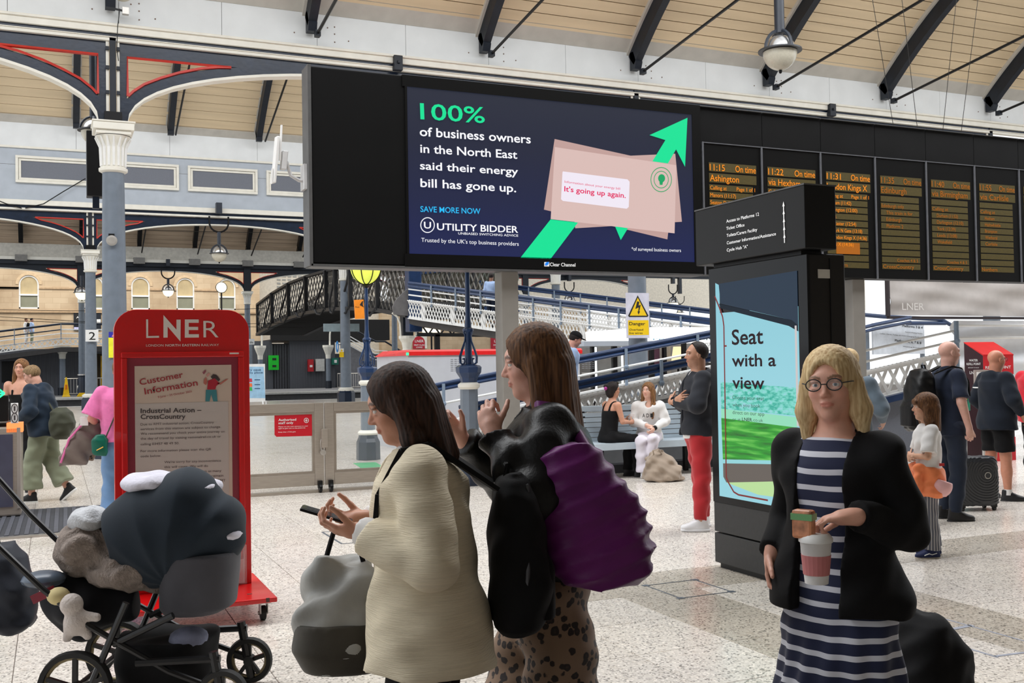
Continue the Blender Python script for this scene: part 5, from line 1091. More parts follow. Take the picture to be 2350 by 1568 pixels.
# orange, blue and yellow signs on posts
t, P_ = plate('orange_sign', 815, 688, 837, 732, 16.8, mat('orange_sign', (240, 140, 30), .5), 'tilted orange sign with a pigeon mark tied to the globe lamp post'); ptext(P_, 'Please', INKK, (817, 706), 826, 3.5, t, 0, .004); P_.poly([(827, 700), (832, 693), (835, 691), (834, 700), (836, 706), (833, 704)], INKK, t, 'bird_mark', .004); t.rotation_euler = (0, -.05, 0)
t = thing('round_blue_sign', onY(774, 796, 44.5), 'small oval blue sign hung beside the grey platform column', 'sign'); c_ = onY(774, 796, 44.5); MB().ball(c_, (.07, .03, .26), 14, 8).build('sign_plate', mat('mandatory_blue', (50, 130, 200), .5), t)
MB().tube([(c_.x, 44.5, c_.z+.1), (c_.x+.25, 44.8, c_.z+.1)], .02, 5).build('sign_arm', GREYC, t); MB().ball((c_.x-.0, c_.y-.03, c_.z), (.02, .01, .14), 8, 6).build('white_mark', WHITE, t)
t, P_ = plate('warning_notice', 779, 800, 789, 820, 44.7, YEL, 'small yellow warning notice on the grey platform column'); P_.poly([(779, 800), (789, 800), (789, 808), (779, 808)], WHITE, t, 'white_band', .003); P_.poly([(781, 807), (784, 801), (787, 807)], YEL, t, 'triangle_mark', .006)
t, P_ = plate('platform_direction_board', 743, 743, 825, 761, 47, mat('blue_grey_sign_back', (150, 168, 174), .6), 'plain blue-grey sign board hung crosswise under the black footbridge', th_=.1)
# A-board
t, P_ = plate('display_board', 560, 836, 609, 922, 43.5, WHITE, 'white framed pale blue display board standing just right of the red board', th_=.05)
P_.poly([(560, 842), (605, 842), (609, 914), (560, 914)], mat('pale_blue_poster', (160, 200, 228), .5), t, 'poster', .003); ptext(P_, 'Every case', mat('poster_blue_ink', (40, 80, 120), .6), (556, 852), 599, 5.5, t, .02, .008); ptext(P_, 'has its place', mat('poster_blue_ink', (40, 80, 120), .6), (556, 858), 603, 4.5, t, .02, .008)
for y_, m_ in ((869, (206, 60, 80)), (880, (240, 120, 60)), (889, (60, 180, 90))): P_.poly([(571, y_), (578, y_), (579, y_+8), (571, y_+8)], mat('print_%d' % y_, m_, .5), t, 'poster_icon', .006); P_.poly([(584, y_+2), (597, y_+2), (597, y_+4), (584, y_+4)], mat('poster_blue_ink', (40, 80, 120), .6), t, 'poster_line', .006)
a, c = onY(603, 920, 43.5), onY(610, 932, 43.5); MB().tube([(a.x, 43.5, a.z), (a.x, 43.4, 0)], .03, 6).tube([(a.x+.15, 43.6, a.z), (a.x+.15, 43.6, 0)], .03, 6).build('board_leg', WHITE, t)
# wall boxes on the far building
for nm, p, m_, l in (('green_box', (618, 816, 640, 849), (10, 190, 40), 'bright green wall cabinet on the dark building under the footbridge'), ('red_box', (708, 825, 720, 853), (180, 30, 40), 'red fire point box on the dark building under the footbridge'), ('white_box', (725, 824, 745, 852), (196, 196, 192), 'white wall cabinet beside the red fire point box'), ('teal_box', (763, 822, 777, 837), (20, 110, 90), 'dark green defibrillator case beside the grey platform column')):
    t, P_ = plate('wall_cabinet', *p, 77.5, mat(nm, m_, .5), l, 'cabinet', .4)
    x0_, y0_, x1_, y1_ = p; 
    if nm == 'green_box': P_.poly([(625, 822), (634, 822), (634, 827), (625, 827)], INKK, t, 'cabinet_window', .02); P_.poly([(625, 838), (634, 838), (634, 843), (625, 843)], INKK, t, 'cabinet_window', .02)
    if nm == 'red_box': P_.poly([(711, 838), (717, 838), (717, 843), (711, 843)], WHITE, t, 'white_label', .02)
    if nm == 'teal_box': P_.poly([(767, 826), (773, 826), (773, 833), (767, 833)], WHITE, t, 'white_label', .02)
t, P_ = plate('station_name_sign', 571, 778, 584, 791, 70, WHITE, 'small white station name sign end beside the red board'); MB().tube([(t.location[0], 70.05, 0), (t.location[0], 70.05, t.location[2]+.3)], .05, 6).build('sign_post', GREYC, t); ptext(P_, 'tle', INKK, (573, 788), 581, 5, t, 0, .01)
for px, l in ((597, 'short column with white capital under the footbridge, left one'), (753, 'short column with white capital under the footbridge, right one')):
    q = onY(px, 800, 75.5); t = thing('canopy_column', (q.x, 75.5, 0), l, 'column'); MB().lathe([(.18, 0), (.17, 2.2)], (q.x, 75.5, 0), 10).build('shaft', GREYC, t); MB().lathe([(.18, 2.2), (.2, 2.5), (.42, 3.05), (.42, 3.2)], (q.x, 75.5, 0), 10).build('capital', CREAM, t); MB().lathe([(.24, 0), (.24, .55)], (q.x, 75.5, 0), 10).build('base', NAVYD, t)
    MB().tube([(q.x+.1, 75.4, 3.2), (q.x+.12, 75.4, 4.0), (q.x+.3, 75.4, 5.0)], .06, 6).build('bracket_edge', CREAM, t)
q = onY(143, 800, 74.5); t = thing('canopy_column', (q.x, 74.5, 0), 'short column with white capital under the lattice ramp at far left', 'column'); MB().lathe([(.2, 0), (.19, 2.4)], (q.x, 74.5, 0), 10).build('shaft', GREYC, t); MB().lathe([(.2, 2.4), (.22, 2.7), (.5, 3.1), (.56, 3.25)], (q.x, 74.5, 0), 10).build('capital', CREAM, t); MB().lathe([(.28, 0), (.28, .5)], (q.x, 74.5, 0), 10).build('base', NAVYD, t)
# cone, crowd barriers, yellow blocks, bin
q = onY(152, 900, 69.5); t = thing('caution_cone', (q.x, 69.5, 0), 'tall yellow caution cone on the far platform left of the number 2 column', 'cone'); CY_ = mat('cone_yellow', (250, 196, 0), .5)
MB().lathe([(.34, 0), (.26, .12), (.07, 1.15), (.06, 1.2)], (q.x, 69.5, 0), 4, PI/4).build('cone_body', CY_, t); MB().cbox((q.x, 69.25, .6), (.12, .02, .3)).build('cone_label', mat('cone_orange', (224, 120, 20), .5), t)
def barrier(x, y, L, label):
    t = thing('crowd_barrier', (x, y, 0), label, 'barrier'); b = MB(); b.tube([(x, y, .15), (x, y, 1.1), (x+L, y, 1.1), (x+L, y, .15)], .035, 6, closed=True); b.build('barrier_frame', SIL, t); b = MB(); n = int(L/.16)
    for k in range(1, n): b.tube([(x+L*k/n, y, .15), (x+L*k/n, y, 1.1)], .014, 5)
    b.build('barrier_bar', SIL, t, kind='stuff'); MB().box((x+.1, y-.25, 0), (x+.16, y+.25, .05)).box((x+L-.16, y-.25, 0), (x+L-.1, y+.25, .05)).build('barrier_foot', SIL, t); return t
barrier(onY(143, 0, 71).x, 71, 1.9, 'grey crowd barrier behind the yellow caution cone'); barrier(onY(764, 0, 70).x, 70, 2.4, 'grey crowd barrier beside the grey column under the footbridge'); barrier(onY(190, 0, 71.3).x, 71.3, 1.4, 'grey crowd barrier behind the number 2 column')
for px, w_, l in ((176, .5, 'low yellow block lying on the far platform left of the number 2 column'), (224, .3, 'low yellow block lying right of the number 2 column')):
    q = onY(px, 905, 69); t = thing('yellow_block', (q.x, 69, 0), l, 'block'); MB().prism([(q.x, 69, 0), (q.x+w_*1.3, 69, 0), (q.x+w_*1.1, 69, .22), (q.x+w_*.3, 69, .22)], (0, .4, 0)).build('block_body', CY_, t)
q = onY(191, 880, 70.2); t = thing('litter_bin', (q.x, 70.2, 0), 'navy litter bin behind the number 2 column', 'bin'); MB().lathe([(.3, 0), (.3, 1.2), (.34, 1.25), (.34, 1.3)], (q.x, 70.2, 0), 12).build('bin_body', NAVY, t); MB().lathe([(.35, 1.3), (.35, 1.38)], (q.x, 70.2, 0), 12).build('bin_rim', SIL, t)
# poster case behind number 2 column, overhead wires
t, P_ = plate('poster_case', 169, 718, 232, 759, 84.9, NAVYD, 'dark poster in a navy frame on the stone wall behind the number 2 column'); P_.poly([(172, 720), (190, 720), (190, 748), (172, 748)], INKK, t, 'poster', .02); P_.poly([(170, 751), (190, 751), (190, 757), (170, 757)], mat('lilac_band', (190, 190, 226), .5), t, 'poster_band', .02); ptext(P_, 'AN', WHITE, (175, 731), 188, 5, t, .02, .03); P_.poly([(184, 738), (189, 735), (189, 745), (184, 746)], mat('notice_red', (196, 8, 34), .4), t, 'poster_mark', .03)
P_.poly([(222, 733), (231, 733), (231, 744), (222, 744)], WHITE, t, 'poster_mark', .03)
for i, (a, c, l) in enumerate((((-20, 510), (730, 535), 'overhead line wire across the middle arches'), ((-20, 711), (720, 704), 'overhead line wire in front of the stone windows'), ((-20, 735), (700, 741), 'overhead line wire below the stone window sills'), ((-20, 726), (700, 752), 'lowest overhead line wire over the far tracks'))):
    p0, p1 = onY(*a, 58), onY(*c, 58); t = thing('overhead_wire', p0, l, 'wire'); mid_ = p0.lerp(p1, .5)-Vector((0, 0, .15)); MB().tube([p0, p0.lerp(p1, .25)-Vector((0, 0, .1)), mid_, p0.lerp(p1, .75)-Vector((0, 0, .1)), p1], .018, 4).build('wire_strand', TREY, t)
for (P, l, m_) in (([(58, 478), (100, 468), (145, 440), (196, 410)], 'thin cable looping over the blue-grey wall at left', 44.8), ([(-5, 460), (20, 470), (50, 478)], 'short loose cable end on the wall at the left edge', 44.8)):
    t = thing('wall_cable', onY(*P[0], m_), l, 'cable'); MB().tube([onY(x, y, m_-.05) for x, y in P], .02, 5).build('cable_strand', BLK2, t)
t = thing('wall_cable', onY(272, 0, 19.7), 'thin black cable hanging down beside the joint strip above the left capital', 'cable'); MB().tube([onY(x, y, 19.65) for x, y in ((275, 20), (270, 60), (268, 110), (272, 140))], .008, 5).build('cable_strand', BLK2, t)
t = thing('junction_box', onY(288, 26, 19.6), 'small steel junction box on the white wall near the cut off pendant lamp', 'box'); q = onY(288, 26, 19.7); MB().cbox(q, (.11, .1, .12)).build('box_body', SIL, t); MB().bar(q, q-Vector((.17, 0, -.02)), .03, .03).build('box_arm', BLK2, t)
# ================================================================= HOUSING WITH RED TOP, KIOSK, BENCH, SHEETS
CYY = 18.0
a, c = onY(937, 832, CYY), onY(1330, 832, CYY); t = thing('ramp_housing', (a.x, CYY, 0), 'long light grey housing with a red top edge behind the second lamp post', 'housing')
zt_ = onY(1050, 815, CYY).z; MB().box((a.x, CYY, 0), (c.x, CYY+2, zt_)).build('housing_body', mat('pale_grey_laminate', (190, 192, 198), .5, var=.03), t); 
b = MB(); b.prism([(a.x-.05, CYY-.03, zt_), (a.x-.05, CYY-.03, zt_+.07), (a.x+.1, CYY+.3, zt_+.11), (a.x+.1, CYY+1.9, zt_+.11), (a.x-.05, CYY+2, zt_)], (c.x-a.x+.1, 0, 0)); b.build('red_capping', mat('red_capping', (224, 28, 30), .4), t)
for i, xx in enumerate((.55, 1.05+.9, 3.3)):
    b = MB()
    for r in range(5):
        for k in range(7): b.cbox((a.x+.3+xx+r*.075, CYY-.004, zt_-.08-k*.035), (.05, .008, .008))
    b.build('louvre', mat('louvre_grey', (150, 152, 158), .6), t, kind='stuff')
for k in range(1, 3): MB().box((a.x+k*1.25, CYY-.004, 0), (a.x+k*1.25+.012, CYY, zt_)).build('panel_seam', GREYD, t)
MB().cbox((a.x-.03, CYY-.05, zt_+.03), (.04, .03, .05)).build('green_indicator', glow('green_led', (40, 255, 130), 3), t)
t, P_ = plate('lounge_sign', 952, 768, 980, 800, 85.95, CREAM, 'red arched lounge sign left of the scroll lamp post'); 
for px, par in ((962, t),):
    pass
def lounge(t, P_, x, s):
    n = 10; P_.poly([(x-15, 801), (x+13, 801)]+[(x-1+14*math.cos(PI*k/n), 786-14*math.sin(PI*k/n)) for k in range(n+1)], mat('lounge_red', (176, 24, 44), .5), t, 'sign_face', .02)
    ptext(P_, 'LNER', WHITE, (x-10, 786), x+10, 6, t, .01, .04); ptext(P_, 'FIRST CLASS', WHITE, (x-12, 794), x+12, 3.6, t, .01, .04); ptext(P_, 'LOUNGE', WHITE, (x-7, 799), x+7, 3.4, t, .01, .04)
lounge(t, P_, 962, 1)
t, P_ = plate('lounge_sign', 1126, 772, 1158, 800, 85.95, mat('lounge_red', (176, 24, 44), .5), 'red arched lounge sign right of the scroll lamp post'); lounge(t, P_, 1144, 1)
# kiosk
KY = 22.0
a, c = onY(1342, 800, KY), onY(1720, 800, KY); f0 = onY(1475, 752, KY); f1z = onY(1475, 784, KY).z
t = thing('shop_kiosk', (f0.x, KY, 0), 'glazed shop kiosk with a bright white fascia behind the ramp and danger sign', 'kiosk')
MB().box((f0.x, KY-.1, f1z), (c.x, KY+3, f0.z)).build('fascia', mat('lit_white_fascia', (250, 250, 252), .4, var=0, emit=.9), t)
s0_ = onY(1340, 784, KY-.6); MB().box((s0_.x, KY-.6, onY(1400, 794, KY-.6).z), (f0.x, KY+2, onY(1400, 783, KY-.6).z)).build('canopy_slab', GREYB, t)
wK = mat('kiosk_wall_grey', (120, 118, 116), .6); MB().box((a.x, KY+2.6, 0), (c.x, KY+2.7, f1z)).build('rear_wall', wK, t)
MB().box((onY(1490, 0, KY).x, KY+.5, 0), (onY(1548, 0, KY).x, KY+.6, f1z)).build('grey_partition', mat('kiosk_grey', (150, 146, 142), .6), t)
MB().box((onY(1487, 0, KY).x, KY+.2, 1.2), (onY(1508, 0, KY).x, KY+.3, f1z-.1)).build('plum_poster', mat('plum_poster', (96, 60, 76), .5), t)
MB().box((onY(1492, 0, KY).x, KY+.1, .9), (onY(1505, 0, KY).x, KY+.2, 1.35)).build('blue_poster', mat('blue_poster', (24, 66, 120), .5), t)
for px, w_ in ((1344, .14), (1392, .12), (1478, .10), (1508, .08), (1552, .1)): x = onY(px, 0, KY).x; MB().box((x, KY, 0), (x+w_, KY+.1, f1z)).build('frame_post', BLK2, t)
for px in (1352, 1412): x = onY(px, 0, KY).x; MB().box((x-.02, KY-.02, .7), (x+.025, KY+.0, 1.95)).build('light_strip', glow('cool_white_strip', (245, 252, 255), 2.2), t)
MB().box((onY(1350, 0, KY).x, KY+.05, 0), (onY(1425, 0, KY).x, KY+.06, f1z)).build('glass_pane', GLS, t)
for k in range(4): MB().box((onY(1355, 0, KY).x, KY+.3, .6+k*.35), (onY(1388, 0, KY).x, KY+.8, .63+k*.35)).build('display_shelf', SIL, t)
x = onY(1560, 0, KY).x; MB().lathe([(.2, 1.45), (.12, 1.95)], (x, KY+.4, 0), 16).build('lamp_shade', glow('warm_shade', (255, 232, 180), 1.2), t); MB().tube([(x, KY+.4, 0), (x, KY+.4, 1.45)], .03, 6).build('lamp_stem', BLK2, t)
P_ = Plane('Y', KY-.1); ptext(P_, 'Fresh-Made', mat('pale_print', (150, 196, 214), .5), (1482, 781), 1640, 6, t, 0, .01); ptext(P_, '-Ma', INKK, (1612, 781), 1646, 7, t, 0, .015)
x = onY(1548, 0, 20.5).x; q = thing('orange_bin', (x, 20.5, 0), 'orange box glimpsed through the ramp lattice left of the standing man', 'box'); MB().box((x-.25, 20.5, 0), (x+.2, 20.9, .95)).build('box_body', mat('orange_plastic', (200, 92, 60), .5), q, bev=.02)
# bench
BNY = 12.55
t = thing('bench', (8.6, BNY, 0), 'pale blue-grey slatted bench in front of the ramp', 'bench'); LB_ = mat('pale_blue_bench', (184, 198, 208), .4, var=.05)
x0_, x1_ = onY(1330, 1000, BNY).x, onY(1700, 1000, BNY).x; zs_ = .455
for k in range(5): MB().box((x0_, BNY-.40+k*.085, zs_), (x1_, BNY-.33+k*.085, zs_+.03)).build('seat_slat', LB_, t, bev=.004)
for k in range(6): MB().bar((x0_, BNY+.03+k*.022, zs_+.05+k*.068), (x1_, BNY+.03+k*.022, zs_+.05+k*.068), .02, .058).build('back_slat', LB_, t)
MB().box((x0_, BNY-.42, zs_-.06), (x1_, BNY-.40, zs_+.03)).build('seat_apron', LB_, t); MB().bar((x0_, BNY+.17, zs_+.475), (x1_, BNY+.17, zs_+.475), .05, .08).build('top_rail', LB_, t, bev=.01)
for f in (.05, .35, .65, .95):
    x = x0_+(x1_-x0_)*f; MB().box((x-.03, BNY-.38, 0), (x+.03, BNY-.32, zs_)).box((x-.03, BNY+.02, 0), (x+.03, BNY+.08, zs_+.05)).box((x-.03, BNY-.38, zs_-.1), (x+.03, BNY+.08, zs_-.04)).bar((x, BNY+.06, zs_), (x, BNY+.18, zs_+.47), .05, .05).build('bench_frame', BLK2, t)
tag(MB().box((x0_-2, BNY+.25, 0), (x1_, BNY+.5, .12)).build('kerb_plinth', mat('dark_plinth', (70, 70, 74), .7)), 'low dark plinth under the ramp behind the bench', 'plinth')
# hanging sheets at right
def cloth(name, pts, Y, amp, m, label, freq=3., n=40, mm=14, skew=.5, cat='sheet'):
    (px0, py0), (px1, py1), (px2, py2), (px3, py3) = pts; c = [onY(*p, Y) for p in pts]; b = MB(); vs = []
    for s_ in (0, 1):
        for i in range(n+1):
            for j in range(mm+1):
                u, v = i/n, j/mm; p = c[0].lerp(c[1], u).lerp(c[3].lerp(c[2], u), v); y = amp*(math.sin(freq*2*PI*(u+skew*v))+.5*math.sin(freq*5*(u-v*1.3)+1)+.4*math.sin(v*9+u*4)); vs.append((p.x, p.y+y+s_*.01, p.z))
    N = (n+1)*(mm+1); fs = []
    for s_ in (0, 1):
        for i in range(n):
            for j in range(mm): a = s_*N+i*(mm+1)+j; fs.append((a, a+1, a+mm+2, a+mm+1))
    b.add(vs, fs); t = thing(name, c[3], label, cat); b.build('fabric', m, t, smooth=True); return t
t = cloth('hanging_banner', ((2040, 640), (2440, 640), (2440, 728), (2043, 723)), 15.5, .02, mat('grey_mesh_banner', (176, 170, 166), .8, var=.05), 'pale grey mesh banner hanging under the departure boards at right', 2.2)
a, c = onY(2040, 726, 15.4), onY(2440, 731, 15.4); MB().box((a.x, 15.38, a.z-.05), (c.x, 15.46, a.z+.0)).build('bottom_bar', mat('dark_batten', (44, 36, 40), .7), t); MB().box((a.x-.03, 15.38, a.z), (a.x+.02, 15.46, a.z+.7)).build('side_bar', mat('dark_batten', (44, 36, 40), .7), t)
ptext(Plane('Y', 15.36), 'LNER', mat('faint_print', (200, 196, 192), .8), (2062, 712), 2112, 17, t, 0, .1)
t = thing('scaffold_sheet', onY(2190, 800, 16), 'white sheeting hanging in soft folds behind the water refill point', 'sheet'); b = MB(); n, mm = 30, 30; vs = []
p0, p1, p2, p3 = onY(2190, 736, 16), onY(2450, 736, 16), onY(2450, 900, 16), onY(2190, 900, 16)
for i in range(n+1):
    for j in range(mm+1):
        u, v = i/n, j/mm; p = p0.lerp(p1, u).lerp(p3.lerp(p2, u), v); y = .10*math.sin(v*17+math.sin(u*3)*1.2)+.03*math.sin(u*11+v*6); vs.append((p.x, p.y+y, p.z))
k_ = len(vs); vs += [(x, y+.01, z) for x, y, z in vs]
fs = [(q_*k_+i*(mm+1)+j, q_*k_+i*(mm+1)+j+1, q_*k_+(i+1)*(mm+1)+j+1, q_*k_+(i+1)*(mm+1)+j) for q_ in (0, 1) for i in range(n) for j in range(mm)]; b.add(vs, fs); b.build('fabric', mat('white_sheeting', (222, 224, 228), .7, var=.03), t, smooth=True)
t, P_ = plate('platforms_board', 2003, 742, 2122, 812, 19.5, mat('pale_blue_board', (206, 212, 220), .5), 'pale board listing Platforms 3 and 4, behind the white ramp rails', th_=.05); k_ = 4.611
MB().box((t.location[0]-1.0, 19.56, 0), (t.location[0]-.9, 19.62, t.location[2]+.6)).box((t.location[0]+.8, 19.56, 0), (t.location[0]+.9, 19.62, t.location[2]+.6)).build('board_leg', GREYC, t)
def pb(s, x0_, y0_, x1_, h_, bo=0, m_=INKK): ptext(P_, s, m_, (1900+x0_/k_, 620+y0_/k_), 1900+x1_/k_, h_/k_, t, bo, .01, y1=620+(y0_+(x1_-x0_)*.1)/k_)
pb('Platforms 3 & 4', 786, 600, 1000, 26, .02); pb('Taxis & Waiting Rooms', 812, 660, 998, 12); pb('Ladies, Gents, Toilets & Child Changing Facilities', 548, 676, 992, 12); pb('Platforms 5, 6, 7 & 8', 706, 756, 985, 26, .02); pb('Waiting Rooms', 790, 812, 985, 12)
t = thing('white_frame_screen', onY(1950, 780, 14.2), 'white rimmed black screen edge between the totem and the beige post', 'screen'); a, c = onY(1932, 765, 14.2), onY(1965, 900, 14.2); MB().box((a.x+.05, 14.22, 0), (c.x-.05, 14.28, c.z)).build('screen_stand', GREYD, t); MB().box((a.x, 14.2, c.z), (c.x, 14.3, a.z)).build('screen_rim', WHITE, t, bev=.03); MB().box((a.x, 14.18, c.z), (c.x-.05, 14.2, a.z-.03)).build('screen_glass', BLK2, t)
# water refill point
WY = 11.2; k_ = 4.611
def wq(x, y): return (1900+x/k_, 620+y/k_)
a = onY(*wq(1440, 900), WY); b_ = onY(*wq(1640, 900), WY); 
t = thing('water_refill_point', (a.x, WY, 0), 'dark maroon water refill station with a sloping red top', 'refill station')
xl = onY(*wq(1640, 900), WY-.0).x; w_ = .62; yb = WY+.55; xw = onX(*wq(1440, 850), xl)
MAROON = mat('dark_maroon_laminate', (52, 22, 30), .4, var=.08)
dpt = max(.3, min(1.0, xw.y-WY)); zc = onY(*wq(1640, 895), WY).z; zbk = onX(*wq(1440, 770), xl).z
MB().prism([(xl, WY, 0), (xl, WY, zc), (xl, WY+dpt, zbk), (xl, WY+dpt, 0)], (w_, 0, 0)).build('cabinet', MAROON, t, bev=.004)
MB().prism([(xl-.005, WY-.01, zc), (xl-.005, WY+dpt, zbk+.01), (xl-.005, WY+dpt, zbk-.0), (xl-.005, WY-.01, zc-.02)], (w_+.01, 0, 0)).build('red_top', REDS, t)
MB().box((xl, WY-.008, zc-.30), (xl+w_, WY, zc)).build('red_header', mat('header_red', (200, 16, 32), .45), t)
P_ = Plane('Y', WY-.008); ptext(P_, 'LNER', WHITE, wq(1740, 938), wq(1818, 0)[0], 30/k_, t, .0, .004); ptext(P_, 'WATER', WHITE, wq(1720, 1000), wq(1850, 0)[0], 28/k_, t, .03, .004); ptext(P_, 'REFILL POINT', WHITE, wq(1664, 1046), wq(1935, 0)[0], 30/k_, t, .03, .004)
PX_ = Plane('X', xl-.002)
def wx(s, y, h_, w2, m_=WHITE): text_mesh(s, m_, (xl-.003, WY+dpt*.5+w2/2, y), (0, -1, 0), (0, 0, 1), h_, w2, .02, 'lettering', t)
wx('WATER', zc-.10, .035, .16); wx('REFILL POINT', zc-.155, .035, .26); wx('BROUGHT TO YOU BY', zc-.2, .012, .2); wx('LNER', zc-.29, .045, .15)
MB().box((xl+.05, WY-.01, .0), (xl+w_, WY, .35)).build('red_kick_panel', mat('header_red', (200, 16, 32), .45), t)
MB().box((xl-.02, WY+.05, .95), (xl, WY+.09, 1.12)).build('door_handle', SIL, t)
t = thing('defibrillator_case', (xl-.3, WY+.1, .9), 'green defibrillator case mounted left of the water refill point', 'case'); a, c = onY(*wq(1335, 1250), WY-.1), onY(*wq(1510, 1490), WY-.1)
TEAL = mat('case_teal_green', (20, 132, 104), .45); MB().box((a.x, WY-.1, c.z), (c.x, WY+.1, a.z)).build('case_body', TEAL, t, bev=.01); w2 = c.x-a.x; MB().box((a.x+w2*.24, WY-.105, c.z+.08), (a.x+w2*.8, WY-.09, a.z-.08)).build('case_window', BLK2, t)
MB().box((a.x+w2*.42, WY-.112, c.z+.12), (a.x+w2*.58, WY-.10, a.z-.14)).build('yellow_tag', mat('tag_lime', (150, 200, 150), .5), t); MB().box((a.x+w2*.26, WY-.112, a.z-.17), (a.x+w2*.76, WY-.107, a.z-.14)).build('seal_strip', YEL, t)
MB().tube([(a.x+w2*.86, WY-.13, c.z+.14), (a.x+w2*.92, WY-.14, (c.z+a.z)/2), (a.x+w2*.86, WY-.13, a.z-.12)], .01, 6).build('handle', SIL, t); MB().box((a.x-.05, WY+.02, .0), (a.x+w2, WY+.12, c.z)).box((a.x, WY+.02, a.z), (a.x+w2, WY+.1, a.z+.02)).build('case_stand', mat('post_blue_grey', (130, 146, 164), .45), t)
QY = 10.9; t = thing('queue_sign', onY(*wq(1650, 1300), QY), 'framed white queue sign on a stand in front of the water refill point', 'sign'); a, c = onY(*wq(1555, 1058), QY), onY(*wq(1748, 1320), QY)
MB().box((a.x, QY, c.z), (c.x, QY+.03, a.z)).build('sign_frame', mat('frame_greige', (158, 148, 142), .4), t, bev=.004); MB().box((a.x+.03, QY-.004, c.z+.03), (c.x-.03, QY, a.z-.03)).build('sign_face', WHITE, t); P_ = Plane('Y', QY-.004)
ptext(P_, 'QUEUE', INKB, wq(1592, 1115), wq(1708, 0)[0], 24/k_, t, .015, .003); ptext(P_, 'This Way', INKB, wq(1590, 1153), wq(1712, 0)[0], 18/k_, t, .01, .003)
n = 20; cx_, cy_ = wq(1654, 1228); P_.poly([(cx_+7.6*math.cos(2*PI*k/n), cy_+7.8*math.sin(2*PI*k/n)) for k in range(n)], mat('notice_red', (196, 8, 34), .4), t, 'red_disc', .003)
P_.poly([(cx_-4, cy_+3), (cx_+.5, cy_-1.6), (cx_-2, cy_-3.6), (cx_+4, cy_-4), (cx_+3.6, cy_+2), (cx_+1.6, cy_-.2), (cx_-2.8, cy_+4.4)], WHITE, t, 'white_arrow', .006)
MB().tube([((a.x+c.x)/2, QY+.04, .02), ((a.x+c.x)/2, QY+.04, c.z)], .02, 8).lathe([(.17, 0), (.17, .02), (.02, .03)], ((a.x+c.x)/2, QY+.04, 0), 20).build('stand', SIL, t)
